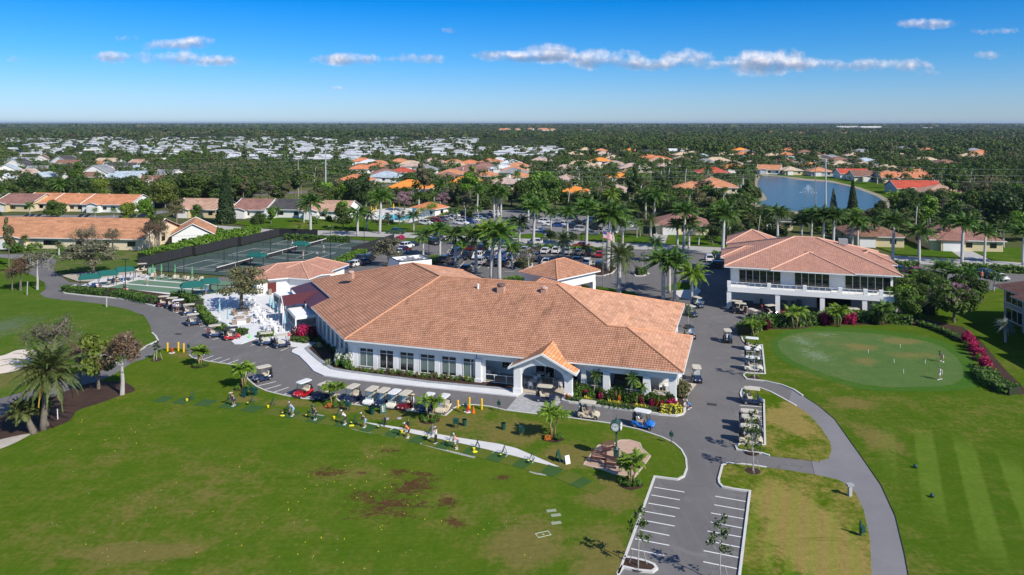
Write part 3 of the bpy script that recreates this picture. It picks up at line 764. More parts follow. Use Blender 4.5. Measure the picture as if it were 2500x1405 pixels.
poly_sheet('village_lawn',[(131,655),(132,662),(140,670),(190,665),(250,664),(330,660),(362,655),(496,628),(600,600),(713,577),(700,560),(560,570),(-200,560),(-200,612),(0,612),(60,617),(120,625),(139,636)],.04,grass('village_grass',(.055,.115,.018),(.085,.135,.028),(.17,.15,.07),.48))
poly_sheet('oak_tree_bed',[(144,672),(230,664),(330,660),(345,668),(300,690),(190,688)],.06,rough_mat('pale_dirt',(.36,.31,.24),(.50,.44,.36),.7))
poly_sheet('mulch_bed',curve([(-40,1035),(60,1000),(180,950),(240,935),(300,935),(330,955),(300,966),(250,985),(190,1005),(170,1030),(120,1050),(80,1062),(20,1078),(-40,1090)],5),LH+.02,M_mulch)
poly_sheet('sandy_margin',curve([(-40,1088),(20,1072),(75,1062),(50,1078),(20,1092),(-40,1115)],5),LH+.035,rough_mat('leaf_strewn_sand',(.34,.30,.25),(.52,.47,.41),1.2))
WALK_OUT=[(624,829),(712,848),(734,847),(714,856),(712,862),(730,870),(750,890),(766,908),(790,919),(830,925),(916,934),(1060,949),(1262,970)]
poly_sheet('white_patio',[(474,735),(500,722),(535,716),(560,700),(600,700),(700,690),(780,700),(780,800),(720,820),(768,842),(747,854),(760,866),(780,884),(810,904),(850,912),(950,925),(1050,938),(1258,956),(1276,958)]+WALK_OUT[::-1][0:11]+[(712,848),(624,829),(590,841),(572,841),(565,836),(575,828),(600,820),(560,806),(530,798),(518,786),(500,770),(488,757)],.13,M_plaza,thick=.13)
poly_sheet('portico_terrace',[(1262,956),(1150,930),(1200,880),(1700,940),(1660,990),(1404,968),(1380,974)],.13,rough_mat('warm_paving',(.42,.36,.30),(.50,.44,.37),.8),thick=.1)
def paver_mat():
 m,t,b=newmat('grey_pavers')
 P=t.node('ShaderNodeTexCoord').outputs['Object']
 br=t.node('ShaderNodeTexBrick');br.inputs['Scale'].default_value=1.0;br.inputs['Brick Width'].default_value=.45;br.inputs['Row Height'].default_value=.28;br.inputs['Mortar Size'].default_value=.008
 br.inputs['Color1'].default_value=(.34,.34,.34,1);br.inputs['Color2'].default_value=(.46,.455,.45,1);br.inputs['Mortar'].default_value=(.22,.22,.22,1)
 t.link(t.mapping(P,rot=-SITE),br.inputs['Vector']);c=t.mix(t.ramp(t.noise(P,2.2,1,.5),[(.5,0),(.62,.5)]),br.outputs[0],(.24,.24,.245))
 t.link(c,b.inputs['Base Color']);b.inputs['Roughness'].default_value=.85
 return m
poly_sheet('paver_crossing',[(1235,1003),(1264,968),(1278,957),(1377,972),(1362,990),(1331,1015)],.02,paver_mat())
struct('kerb',MB().ribbon([G2(*p)for p in[(1377,972),(1374,980),(1390,984),(1456,992),(1550,1005),(1610,1014),(1650,1017),(1666,1013),(1671,1006),(1673,988)]],.3,0,.22),M_kerb)
poly_sheet('planting_bed',[(1379,972),(1377,979),(1392,982),(1456,990),(1550,1003),(1610,1012),(1650,1015),(1664,1011),(1669,1004),(1671,985),(1662,970),(1650,975),(1590,972),(1500,960),(1410,955)],.16,M_mulch)
poly_sheet('planting_bed',[(750,850),(768,862),(786,881),(814,901),(852,908),(950,921),(1050,933),(1256,953),(1256,944),(1174,930),(856,898),(835,885),(800,850),(775,820),(755,800),(740,815),(765,838)],.17,M_mulch)
struct('rock_border',MB().ribbon([G2(*p)for p in[(709,820),(716,828),(730,834),(768,841),(748,853),(760,865),(780,882),(811,903),(850,910),(950,923),(1050,936),(1256,955)]],.55,.10,.21),M_rock)
poly_sheet('planting_bed',[(712,800),(709,820),(718,827),(768,840),(790,838),(760,800),(735,795)],.165,M_mulch)
poly_sheet('planting_bed',[(153,708),(160,714),(250,722),(300,728),(372,744),(386,745),(400,738),(480,748),(470,728),(420,722),(300,706),(200,700)],.13,M_mulch,thick=.13)
struct('kerb',MB().ribbon([G2(*p)for p in[(186,697),(160,704),(151,711),(158,717),(210,723),(290,730),(330,737),(360,744),(375,748),(388,744),(402,739)]],.3,0,.16),M_kerb)
poly_sheet('bocce_terrace',[(196,700),(240,682),(330,668),(505,690),(520,705),(500,722),(470,728),(420,722),(300,706)],.10,M_conc,thick=.1)
M_bocce=rough_mat('bocce_carpet',(.115,.20,.125),(.135,.23,.145),.3)
for a,b,c,d in(((316,685),(333,683),(500,694),(500,704)),((270,699),(300,693.5),(500,709),(500,719)),((236,706),(262,702),(450,718),(440,722.5))):
 pass
bo=G(253,703);
for i,(s0,L0)in enumerate(((0,27.5),(4.3,27.0),(8.6,26.5))):
 q=bo+SV*s0+SU*(1.0+i*.3)
 struct('bocce_lane',MB().face([tuple(q+Vector((0,0,.118))),tuple(q+SU*L0+Vector((0,0,.118))),tuple(q+SU*L0+SV*3.5+Vector((0,0,.118))),tuple(q+SV*3.5+Vector((0,0,.118)))]),M_bocce)
#north road and verges
RD=[(-200,545),(300,551),(500,556),(640,566),(850,571),(1000,575),(1240,588),(1640,606),(1900,620),(2190,634),(2500,650),(2700,660)]
struct('road',MB().ribbon([G2(*p)for p in RD],9.5,.0,.05),M_road)
struct('road',MB().ribbon([G2(*p)for p in[(-100,532),(120,528),(230,531),(325,528),(420,515),(560,500)]],7,.0,.06),M_asph2)
struct('road',MB().ribbon([G2(*p)for p in[(1110,575),(1140,560),(1200,535),(1260,515)]],9,.0,.07),M_asph2)
struct('road',MB().ribbon([G2(*p)for p in[(600,478),(700,472),(800,466),(870,459),(960,452)]],9,.0,.06),M_asph)
poly_sheet('north_lawn',[(560,545),(700,530),(830,530),(1000,548),(1200,560),(1170,568),(1050,566),(850,563),(640,558)],.07,g_lawn)
poly_sheet('north_lawn',[(600,492),(640,470),(900,447),(1000,452),(900,470),(760,480),(700,500)],.02,grass('verge_grass',(.08,.115,.03),(.11,.13,.045),(.20,.17,.09),.6))
poly_sheet('north_verge',[(840,579),(1060,586),(1060,593),(980,596),(840,584)],.09,g_lawn)
poly_sheet('north_verge',[(1420,570),(1540,575),(1610,583),(1640,570),(1690,560),(1780,580),(1790,607),(1640,598),(1420,588)],.08,g_lawn)
poly_sheet('north_verge',[(1260,573),(1310,573),(1330,580),(1300,584),(1250,580)],.08,g_lawn)
poly_sheet('driveway',[(1583,600),(1596,572),(1632,572),(1622,601)],.09,M_road)
poly_sheet('east_lawn',[(2120,597),(2250,590),(2330,598),(2365,632),(2190,622)],.08,g_lawn)
poly_sheet('driveway',[(2310,605),(2350,603),(2420,637),(2350,634)],.09,M_road)
poly_sheet('east_lawn',[(2352,605),(2520,605),(2520,645),(2425,637)],.075,g_lawn)
poly_sheet('north_car_park',[(1085,562),(1060,552),(1100,522),(1160,514),(1260,512),(1560,540),(1560,562),(1420,568),(1400,580),(1240,580)],.035,M_asph2)
poly_sheet('lawn_island',[(1272,573),(1320,570),(1335,577),(1290,583)],.1,g_lawn,thick=.08)
for i,pp in enumerate((((1060,640),(1075,618),(1095,628),(1070,640),(1050,645)),((1425,665),(1440,648),(1470,640),(1507,655),(1495,668),(1470,675),(1440,674)),((1547,668),(1560,662),(1578,665),(1584,669),(1570,675),(1552,675)),((1580,631),(1600,628),(1610,636),(1590,638)),((1250,645),(1262,635),(1296,632),(1300,650),(1280,660),(1262,657)),((1092,617),(1105,604),(1140,600),(1125,612),(1105,618)))):
 P=[G2(*q)for q in pp]
 o=struct('kerb',MB().ribbon(P,.25,0,.15,closed=True),M_kerb)
 poly_sheet('mulch_island',pp,.12,M_mulch,thick=.1)
poly_sheet('entrance_lawn',curve([(1230,700),(1330,690),(1450,700),(1520,710),(1560,722),(1500,722),(1400,712),(1300,706),(1230,708)],4),.1,g_lawn)
poly_sheet('barn_lawn',[(1620,705),(1650,690),(1690,692),(1690,712),(1650,714)],.1,g_lawn)
poly_sheet('shop_walk',[(1640,712),(1690,708),(1700,700),(1712,712),(1690,735),(1660,728)],.11,M_conc,thick=.1)
#east lawns
HED=[(1811,822),(1815,800),(1840,790),(1900,800),(1960,802),(2100,792),(2200,795)]
ISL=[(1811,824),(1816,832),(1822,842),(1850,844),(1861,844),(1868,915),(1835,913),(1820,913),(1815,918),(1822,926),(1866,931),(1907,940),(1938,952),(1962,968),(2000,993),(2038,1025),(2077,1080),(2100,1112),(2151,1186),(2186,1262),(2208,1352),(2218,1405),(2240,1500),('w',34,25),('w',120,25),('w',120,150),(2500,690),(2380,720),(2300,745),(2225,780),(2190,790),(2050,784),(1960,800),(1880,796)]
poly_sheet('east_lawn',ISL,LH,g_east,thick=.12)
poly_sheet('lawn_strip',[(1809,968),(1813,952),(1830,947),(1855,949),(1882,959),(1910,974),(1944,993),(1976,1015),(2005,1048),(2027,1082),(2030,1100),(2023,1121),(1994,1128),(1930,1120),(1879,1115),(1860,1109),(1832,1106),(1803,1101),(1797,1093),(1807,1086),(1825,1087),(1868,1089),(1865,979),(1840,978),(1820,977)],LH,g_mound,thick=.12)
poly_sheet('mound_lawn',[(1764,1138),(1780,1134),(1834,1138),(1872,1144),(1930,1152),(1994,1162),(2042,1173),(2071,1186),(2090,1208),(2109,1250),(2124,1320),(2128,1405),(2130,1500),('w',24,30),('w',12,30),(1795,1500),(1806,1405),(1830,1202),(1789,1195),(1764,1190),(1756,1180),(1756,1170)],LH,g_mound,thick=.12)
poly_sheet('asphalt_spur',[(1806,905),(1812,960),(1850,962),(1935,1000),(1945,950),(1880,925)],.012,M_asph);poly_sheet('asphalt_spur',[(1790,1100),(1758,1132),(1800,1150),(1930,1165),(1992,1172),(1978,1118),(1860,1105)],.012,M_asph)
poly_sheet('cart_path',[(1936,940),(1924,990),(1976,1040),(2010,1100),(2000,1130),(1979,1118),(1992,1170),(2050,1200),(2100,1270),(2110,1405),(2110,1520),(2260,1520),(2230,1405),(2200,1262),(2160,1186),(2100,1100),(2040,1015),(1962,955)],.025,M_asph2)
for pts in([(1811,824),(1813,832),(1822,842),(1836,846),(1861,844),(1868,915),(1835,914),(1820,913),(1815,918),(1823,927),(1866,932),(1907,941),(1938,953),(1960,968)],[(1944,993),(1910,974),(1882,959),(1855,949),(1830,946),(1813,951),(1808,962),(1811,972),(1820,977),(1840,979),(1865,979),(1868,1089),(1825,1087),(1807,1086),(1797,1092),(1800,1100),(1832,1106),(1860,1109),(1879,1115)],[(1872,1144),(1834,1138),(1780,1133),(1764,1138),(1755,1172),(1756,1182),(1764,1191),(1789,1196),(1831,1202),(1806,1405),(1798,1500)]):
 struct('kerb',MB().ribbon([G2(*p)for p in pts],.2,0,.15),M_kerb)
GR=curve([(1898,838),(1925,822),(1980,812),(2060,812),(2140,818),(2220,828),(2290,845),(2335,875),(2352,910),(2345,930),(2310,944),(2230,948),(2140,946),(2060,930),(1985,905),(1930,880),(1905,858),(1898,838)],6)[:-1]
CO=curve([(1880,838),(1915,812),(1980,803),(2060,802),(2150,808),(2230,818),(2310,838),(2365,870),(2390,915),(2385,945),(2340,956),(2230,958),(2130,956),(2050,940),(1970,912),(1915,886),(1888,862),(1880,838)],6)[:-1]
poly_sheet('green_collar',CO,LH+.012,g_collar)
poly_sheet('putting_green',GR,LH+.024,g_green)
poly_sheet('hedge_bed',[(1811,824),(1830,815),(1870,806),(1960,805),(1985,798),(2060,796),(2180,794),(2240,798),(2300,812),(2345,832),(2370,870),(2410,905),(2440,940),(2490,968),(2510,960),(2450,900),(2400,840),(2350,800),(2230,775),(2000,770),(1900,775),(1820,790)],LH+.01,M_mulch)
CP=[(1425,1138),(1446,1108),(1462,1090),(1490,1092),(1515,1078),(1538,1078),(1562,1085),(1567,1098),(1588,1117),(1572,1140),(1548,1170),(1500,1160),(1460,1147)]
poly_sheet('clock_plaza',CP,LH+.03,rough_mat('pink_gravel_paving',(.42,.28,.20),(.52,.36,.27),1.5,detail_scale=10),thick=.03)
struct('plaza_edging',MB().ribbon([G2(*p)for p in CP],.12,LH,LH+.06,closed=True),rough_mat('pale_edging',(.48,.38,.30),(.6,.5,.42),1))
poly_sheet('parking_island',[(1519,1365),(1540,1366),(1572,1374),(1592,1382),(1601,1390),(1590,1397),(1560,1394),(1518,1387)],.12,M_mulch,thick=.1)
struct('kerb',MB().ribbon([G2(*p)for p in[(1524,1363),(1545,1366),(1575,1373),(1597,1382),(1603,1391),(1592,1399),(1560,1396),(1520,1387),(1508,1405)]],.22,0,.15),M_kerb)
poly_sheet('tee_walk',[(888,1033),(1000,1050),(1110,1070),(1220,1087),(1262,1098),(1366,1143),(1315,1138),(1200,1110),(1100,1085),(1000,1065),(888,1038)],LH+.02,M_conc)
g_worn=rough_mat('worn_sand_strip',(.30,.30,.25),(.40,.40,.34),2.0)
struct('worn_strip',MB().ribbon([G2(*p)for p in[(860,1049),(900,1058),(960,1068),(1000,1078),(1050,1092),(1130,1113),(1160,1120)]],.35,LH,LH+.012),g_worn)
struct('worn_strip',MB().ribbon([G2(*p)for p in[(738,1012),(760,1014),(790,1018)]],.35,LH,LH+.012),g_worn)
struct('worn_strip',MB().ribbon([G2(*p)for p in[(1295,1153),(1310,1158),(1335,1162)]],.5,LH,LH+.012),g_worn)
def stripes(pairs,name='parking_stripe'):
 mb=MB()
 for a,b in pairs:mb.ribbon([G2(*a),G2(*b)],.11,0.0,.008)
 o=struct(name,mb,M_paint);return o
L=[]
for(x0,y0,x1,y1)in((1597,1190,1671,1202),(1590,1209,1660,1221),(1583,1229,1659,1242),(1575,1249,1648,1262),(1567,1270,1647,1285),(1559,1293,1634,1308),(1550,1316,1634,1332),(1541,1340,1622,1357),(1746,1212,1821,1225),(1744,1233,1818,1246),(1736,1253,1815,1267),(1735,1275,1813,1290),(1727,1297,1811,1312),(1727,1321,1808,1337),(1718,1345,1804,1362),(1717,1372,1800,1389)):
 L.append(((x0,y0),(x1,y1)))
stripes(L)
L=[((470+i*20.5,876.5+i*3.3),(500+i*20.5,866+i*3.3))for i in range(7)]
L+=[((624,944),(674,932)),((641,953),(686,940)),((663,960),(705,946)),((687,967),(715,954)),((740,976),(761,966)),((862,990),(880,979)),((1002,1005),(1014,996))]
stripes(L)
L=[]
for i in range(9):L.append(((446+i*10.5-(3 if i<3 else 0),774+i*6.0),(476+i*11,768+i*6.0)))
L+=[((540,824),(556,818)),((520,830),(550,820)),((612,844),(640,836)),((648,850),(668,841)),((685,857),(716,844)),((383,748),(392,745)),((394,752),(404,748))]
stripes(L)
L=[((1810,y),(1862,y+3))for y in(857,867,879,892,908)]+[((1806,y),(1860,y+4))for y in(990,1001,1013,1024,1057,1072)]
stripes(L)
L=[]
for i in range(14):L.append(((1130+i*27,617+i*.8),(1140+i*27,607+i*.8)))
for i in range(12):L.append(((1095+i*24,656-i*.2),(1110+i*24,640-i*.2)))
L+=[((2180,690),(2170,672)),((2440,690),(2425,668)),((1232,663),(1256,663))]
stripes(L)
M_drain=plain('drain_iron',(.04,.04,.04),.7)
for(x,y)in((435,816),(1738,988)):
 p=G(x,y);o=obj('storm_drain',MB().box((0,0,.01),(1.1,.7,.02)),M_drain,None,p,SITE);tag(o,'dark drain grate in the asphalt by the %s'%('yellow bollards beside the patio' if x<500 else'crouching person in blue'),'drain')
LK=curve([(1858,430),(1905,432),(1960,441),(2020,445),(2075,456),(2110,468),(2140,480),(2160,495),(2150,508),(2100,517),(1990,520),(1930,515),(1890,512),(1862,504),(1850,494),(1872,488),(1866,475),(1853,460),(1850,445),(1858,430)],6)[:-1]
poly_sheet('lake_bank',curve([(1845,426),(1910,427),(1965,436),(2025,440),(2082,451),(2118,463),(2150,476),(2185,500),(2150,516),(2100,524),(1990,526),(1930,521),(1885,517),(1830,508),(1760,500),(1790,497),(1845,490),(1855,478),(1845,462),(1843,445),(1845,426)],4)[:-1],-.02,rough_mat('lake_bank_soil',(.24,.20,.13),(.36,.31,.22),.1))
poly_sheet('lake_lawn',[(1742,500),(1756,478),(1800,470),(1840,468),(1845,480),(1838,492),(1790,498)],.02,grass('lake_grass',(.075,.13,.025),(.10,.15,.035),(.19,.17,.07),.5))
poly_sheet('lake_lawn',[(1850,425),(2010,424),(2100,440),(2190,455),(2200,500),(2160,480),(2100,458),(2030,441),(1970,436)],-.01,g_lawn)
poly_sheet('lake',LK,.03,M_water)
poly_sheet('pool_deck',[(900,515),(960,507),(1050,512),(1075,522),(1000,545),(960,542),(890,535)],.04,M_conc)
m,t,b=newmat('pool_water');b.inputs['Base Color'].default_value=(.03,.42,.50,1);b.inputs['Roughness'].default_value=.1
poly_sheet('swimming_pool',[(925,522),(985,527),(1017,528),(992,540),(960,538),(915,531)],.07,m)
T0=Vector((-83.5,168.5,0))
M_court=rough_mat('clay_court_green',(.045,.072,.062),(.058,.088,.076),.15)
def TC(u,v,z=0):return T0+SU*u+SV*v+Vector((0,0,z))
struct('tennis_court',MB().prism([tuple(TC(u,v))[:2]for u,v in((-.5,0),(36,0),(36,15),(38,15),(38,50),(1.5,50),(1.5,33),(.5,33),(.5,17),(-.5,17))],0,.06),M_court)
mb=MB()
for k in range(3):
 c0=TC(18.3+k*.4,9+k*17.6)
 def Q(a,b):return tuple(c0+SU*a+SV*b)[:2]
 for a,b in(((-11.9,-5.5),(11.9,-5.5)),((-11.9,5.5),(11.9,5.5)),((-11.9,-4.1),(11.9,-4.1)),((-11.9,4.1),(11.9,4.1)),((-11.9,-5.5),(-11.9,5.5)),((11.9,-5.5),(11.9,5.5)),((-6.4,-4.1),(-6.4,4.1)),((6.4,-4.1),(6.4,4.1)),((-6.4,0),(6.4,0))):
  mb.ribbon([Q(*a),Q(*b)],.09,.06,.07)
struct('court_line',mb,M_paint)
#the clubhouse
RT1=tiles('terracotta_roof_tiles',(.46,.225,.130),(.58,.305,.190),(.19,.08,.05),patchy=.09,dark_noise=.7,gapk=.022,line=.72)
RT1b=tiles('sunlit_roof_tiles',(.56,.285,.165),(.69,.38,.24),(.40,.19,.11),patchy=.15,dark_noise=.15,bw=.6,gapk=.02)  # lit copy of the clubhouse tiles: sunlight painted paler on east and rear slopes
RT2=tiles('pink_roof_tiles',(.46,.235,.165),(.57,.31,.225),(.22,.10,.075),patchy=.05,dark_noise=.2,bw=.3,rh=.38)
M_ridge=plain('ridge_tiles',(.56,.285,.16),.8,var=.2,scale=3)
M_ridge2=plain('pale_ridge_tiles',(.62,.37,.27),.8,var=.15,scale=2)
M_soffit=plain('white_soffit',(.78,.78,.77),.8,var=.03)
ZE,SL=4.1,1/3.0
def cz(u,v,z):return CH(u,v,z)
club=root('clubhouse','long white single-storey clubhouse under a big terracotta tiled roof','clubhouse',O0)
def cobj(name,mb,mats,parent=None):
 me=mb.mesh(name,origin=O0)if(parent is None or parent is club)else mb.mesh(name,origin=O0)
 return obj(name,me,mats,parent or club)
SE=(44.2,0,ZE);P0_=(0,0,ZE);R1_=(6.74,16.7,ZE+16.7*SL);R2_=(25.0,16.7,ZE+16.7*SL);V1_=(33.95,7.75,ZE+7.75*SL);B1_=(36.45,7.75,ZE+7.75*SL)
NE_=(44.2,15.5,ZE);EX_=(41.7,15.5,ZE);BB_=(41.7,33.4,ZE);VV_=(13.5,33.4,ZE);NN_=(-1.97,48.7,ZE);L2_=(-1.76,25.2,ZE+16.7*SL)
P1_=(-14.1,14.2,ZE);PI_=(-12.2,16.8,5.15);P3_=(-22.3,27.0,5.2)
roof=MB()
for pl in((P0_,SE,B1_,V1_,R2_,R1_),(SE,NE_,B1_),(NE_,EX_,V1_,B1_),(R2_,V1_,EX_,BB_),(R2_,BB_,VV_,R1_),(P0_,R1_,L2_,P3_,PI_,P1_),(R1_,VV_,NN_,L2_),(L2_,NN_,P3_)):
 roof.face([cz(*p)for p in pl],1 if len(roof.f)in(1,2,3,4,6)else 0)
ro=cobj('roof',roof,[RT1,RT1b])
rc=MB()
for a,b in((P0_,R1_),(R1_,R2_),(R1_,L2_),(L2_,P3_),(R2_,V1_),(V1_,B1_),(B1_,SE),(B1_,NE_),(R2_,BB_),(L2_,NN_)):
 rc.tube([cz(a[0],a[1],a[2]+.04),cz(b[0],b[1],b[2]+.03)],.12,6)
cobj('ridge_cap',rc,[M_ridge],ro)
EAVE=[P0_,SE,NE_,EX_,BB_,VV_,NN_,P3_]
fa=MB()
for a,b in((P0_,SE),(SE,NE_),(NE_,EX_),(EX_,BB_),(BB_,VV_),(VV_,NN_),(P0_,P1_),(P1_,PI_),(PI_,P3_)):
 A=cz(a[0],a[1],a[2]-.10);B=cz(b[0],b[1],b[2]-.10);d=(B-A).normalized();s=Vector((-d.y,d.x,0)).normalized()*.05
 up=Vector((0,0,.11))
 fa.hexa([A-s-up,B-s-up,B+s-up,A+s-up],[A-s+up*.6,B-s+up*.6,B+s+up*.6,A+s+up*.6])
cobj('fascia',fa,[M_whitemetal])
so=MB()
so.face([cz(u,v,ZE-.2)for u,v in((.1,.05),(44.1,.05),(44.1,15.4),(41.6,15.4),(41.6,33.3),(13.4,33.3),(-2,48.5),(-21.5,28.5),(-12.0,17.2),(-14.0,14.3))][::-1])
cobj('soffit',so,[M_soffit])
wl_=MB();WV=1.1
def wall_seg(mb,a,b,z0=0,z1=3.9,th=.25):
 A=CH(*a);B=CH(*b);mb.ribbon([A,B],th,z0,z1)
wall_seg(wl_,(.45,WV),(18.4,WV))
wall_seg(wl_,(.45,WV),(-13.2,14.8))
wall_seg(wl_,(-13.2,14.8),(-11.3,17.0));wall_seg(wl_,(-11.3,17.0),(-21.2,27.2));wall_seg(wl_,(-21.2,27.2),(-1.9,47.4));wall_seg(wl_,(-1.9,47.4),(13.0,32.4));wall_seg(wl_,(13,32.4),(40.6,32.4))
wall_seg(wl_,(40.6,32.4),(40.6,14.5));wall_seg(wl_,(40.6,14.5),(43.1,14.5));wall_seg(wl_,(43.1,14.5),(43.1,5.5));wall_seg(wl_,(43.1,5.5),(18.4,5.0));wall_seg(wl_,(18.4,5.0),(18.4,WV))
wl_.box(CH(9.3,WV-.08,.3),(18.0,.12,.6),SITE)
cobj('wall',wl_,[M_white])
fr=MB();wall_seg(fr,(18.52,.95),(24.0,.95),3.0,3.89,.3);cobj('frieze',fr,[M_white]);fr=MB();wall_seg(fr,(31.2,.95),(43.2,.95),2.95,3.89,.3);cobj('frieze',fr,[M_white]);fr=MB();wall_seg(fr,(43.2,.95),(43.2,5.6),2.95,3.89,.3)
cobj('frieze',fr,[M_white]);cobj('frieze',MB().box(CH(9.2,WV-.16,3.42),(18.3,.10,.85),SITE),[M_white])
for u in(.8,10.4,18.1,42.5):cobj('downpipe',MB().tube([CH(u,.9,.1),CH(u,.9,3.6),CH(u,.15,3.95)],.06,6),[M_whitemetal])
WX=[(878,914),(926.6,963),(976,1013),(1026,1064),(1078,1116),(1130,1170)]
ctr=[]
for a,b in WX:
 ctr.append(((wu(a,WV-.1)+wu(b,WV-.1))/2,wu(b,WV-.1)-wu(a,WV-.1)))
def window(parent,org,c,ax,w,z0,z1,nrm,blind=(0,1),transom=.45,bars=1,fname='window'):
 """framed window on an upright wall: c base point, ax along the wall, nrm outwards"""
 f=MB();g=MB();bl=MB()
 def pt(s,z,o):return c+ax*s+nrm*o+Vector((0,0,z))
 def slab(mb,s0,s1,za,zb,o0,o1):mb.hexa([pt(s0,za,o0),pt(s1,za,o0),pt(s1,za,o1),pt(s0,za,o1)],[pt(s0,zb,o0),pt(s1,zb,o0),pt(s1,zb,o1),pt(s0,zb,o1)])
 h=w/2
 slab(f,-h-.09,-h,z0-.09,z1+.09,.0,.10);slab(f,h,h+.09,z0-.09,z1+.09,.0,.10)
 slab(f,-h,h,z0-.09,z0,.0,.10);slab(f,-h,h,z1,z1+.09,.0,.10)
 for i in range(bars):
  s=-h+w*(i+1)/(bars+1);slab(f,s-.035,s+.035,z0,z1,.0,.085)
 if transom:slab(f,-h,h,z1-transom-.03,z1-transom+.03,0,.08)
 slab(g,-h,h,z0,z1,.0,.03)
 n=bars+1;top=z1-(transom or 0)
 for i in range(n):
  if i in blind or len(blind)==9:slab(bl,-h+w*i/n+.08,-h+w*(i+1)/n-.08,top-(top-z0)*(blind[2]if len(blind)==3 else .98),top-.05,.03,.036)
 fo=obj(fname,f.mesh(fname,origin=org),[M_whitemetal],parent)
 obj('glass',g.mesh('glass',origin=org),[M_glass],fo)
 if bl.v:obj('blind',bl.mesh('blind',origin=org),[M_blind],fo)
for i,(u,w)in enumerate(ctr):
 window(club,O0,CH(u,WV-.125),SU,w-.25,.55,2.9,-SV,((0,1,1.0),(),(0,1,.55),(0,1,.85),(0,1,.85),(0,1,1.0))[i]or())
LD=Vector((CH(-13.2,14.8)-CH(.45,WV)));LL=LD.length;LD.normalize();LN=Vector((LD.y,-LD.x,0));
if LN.dot(SU)>0:LN=-LN
for i in range(7):
 window(club,O0,CH(.45,WV)+LD*(1.6+i*2.55)+LN*.125,LD,1.35,.7,3.0,LN,(),.5)
for i in range(8):
 pi_=MB();p=CH(.45,WV)+LD*(.35+i*2.55)+LN*.16;pi_.box(p+Vector((0,0,1.7)),(.45,.12,3.4),math.atan2(LD.y,LD.x));cobj('pilaster',pi_,[M_white])
for i in range(7):
 u=(ctr[i][0]-ctr[i][1]/2-.55)if i<6 else ctr[5][0]+ctr[5][1]/2+.55
 cobj('pilaster',MB().box(CH(u,WV-.17,1.5),(.7,.10,3.0),SITE),[M_white])
co=MB()
for u,v,w in((18.75,.95,.75),(35.1,1.0,.8),(39.9,1.0,.85),(42.9,1.0,.8),(42.95,5.3,.5),(32.3,1.0,.6)):
 cc=MB().box(CH(u,v,1.53),(w,w,3.06),SITE).box(CH(u,v,.3),(w+.16,w+.16,.6),SITE)
 cobj('column',cc,[M_white])
def rail(parent,org,a,b,n,h=1.05,z=.13,mat=None,name='railing'):
 mb=MB();A=Vector((a.x,a.y,z));B=Vector((b.x,b.y,z))
 mb.tube([A+Vector((0,0,h)),B+Vector((0,0,h))],.045,5);mb.tube([A+Vector((0,0,.12)),B+Vector((0,0,.12))],.03,4)
 for i in range(n+1):
  q=A.lerp(B,i/n);mb.tube([q,q+Vector((0,0,h))],.05,5)
 return obj(name,mb.mesh(name,origin=org),[mat or M_whitemetal],parent)
rail(club,O0,CH(19.2,.95),CH(24.0,.95),3);rail(club,O0,CH(32.7,.95),CH(34.7,.95),2);rail(club,O0,CH(35.6,.95),CH(39.5,.95),4);rail(club,O0,CH(40.4,.95),CH(42.4,.95),2)
for u,w,z0,z1 in((21.6,2.0,.9,2.5),(26.4,2.4,.25,2.6),(30.0,1.3,.25,2.5),(33.6,2.0,.9,2.6),(38.0,3.6,.9,2.9)):
 window(club,O0,CH(u,5.0-.15-(.0 if u<34 else-.3)),SU,w,z0,z1,-SV,(),0,1 if w<3 else 3)
ok=root('outdoor_kitchen','dark built-in grill counter at the back of the covered porch','outdoor kitchen',CH(37.5,4.3,.13),SITE)
obj('counter',MB().box((0,0,.5),(4.2,.8,1.0)),plain('brown_stone',(.13,.10,.085),.7),ok)
obj('splashback',MB().box((0,.45,1.3),(4.2,.1,2.4)),plain('dark_brown_panel',(.06,.045,.038),.6),ok)
obj('grill',MB().box((0,-.02,1.15),(1.1,.6,.3)),M_chrome,ok)
po=root('portico','white gabled portico with a wide arch at the clubhouse front','portico',O0)
UC,AP,EV,VF=27.75,5.35,3.3,-1.85
HWd=4.15
def pobj(name,mb,mats,par=None):return obj(name,mb.mesh(name,origin=O0),mats,par or po)
vb=(AP-ZE)/SL
rm=MB()
ve=0.0
rm.face([CH(UC,VF,AP),CH(UC,vb+.1,AP),CH(UC-HWd+1.5,.0,EV+.75),CH(UC-HWd,-.05,EV),CH(UC-HWd,VF,EV)][::-1])
rm.face([CH(UC,VF,AP),CH(UC,vb+.1,AP),CH(UC+HWd-1.5,.0,EV+.75),CH(UC+HWd,-.05,EV),CH(UC+HWd,VF,EV)])
prf=pobj('roof',rm,[tiles('new_terracotta_tiles',(.66,.27,.11),(.80,.42,.21),(.34,.13,.06),patchy=.14,bw=.33,rh=.4)])
rk=MB()
for s in(-1,1):
 A=CH(UC,VF-.03,AP-.10);B=CH(UC+s*(HWd+.08),VF-.03,EV-.10)
 for o in(0,):
  t=Vector((0,0,.13));w=-SV*.14
  rk.hexa([A-t,B-t,B-t+w,A-t+w],[A+t,B+t,B+t+w,A+t+w])
 rk.box(CH(UC+s*(HWd+.05),(VF-.1)/2,EV-.1),(.14,abs(VF)-.1,.2),SITE)
pobj('bargeboard',rk,[M_whitemetal],prf)
VW=-1.35
aw=MB();N=16;ux0,ux1=UC-2.78,UC+2.72
def arch_z(u):
 t=(u-(ux0+ux1)/2)/((ux1-ux0)/2);t=max(-1,min(1,t))
 return 2.15+1.55*math.sqrt(max(0,1-abs(t)**2.3))
def gab(u):return EV+(AP-EV)*(1-abs(u-UC)/HWd)-.18
us=[UC-3.62]+[ux0+(ux1-ux0)*i/N for i in range(N+1)]+[UC+3.57]
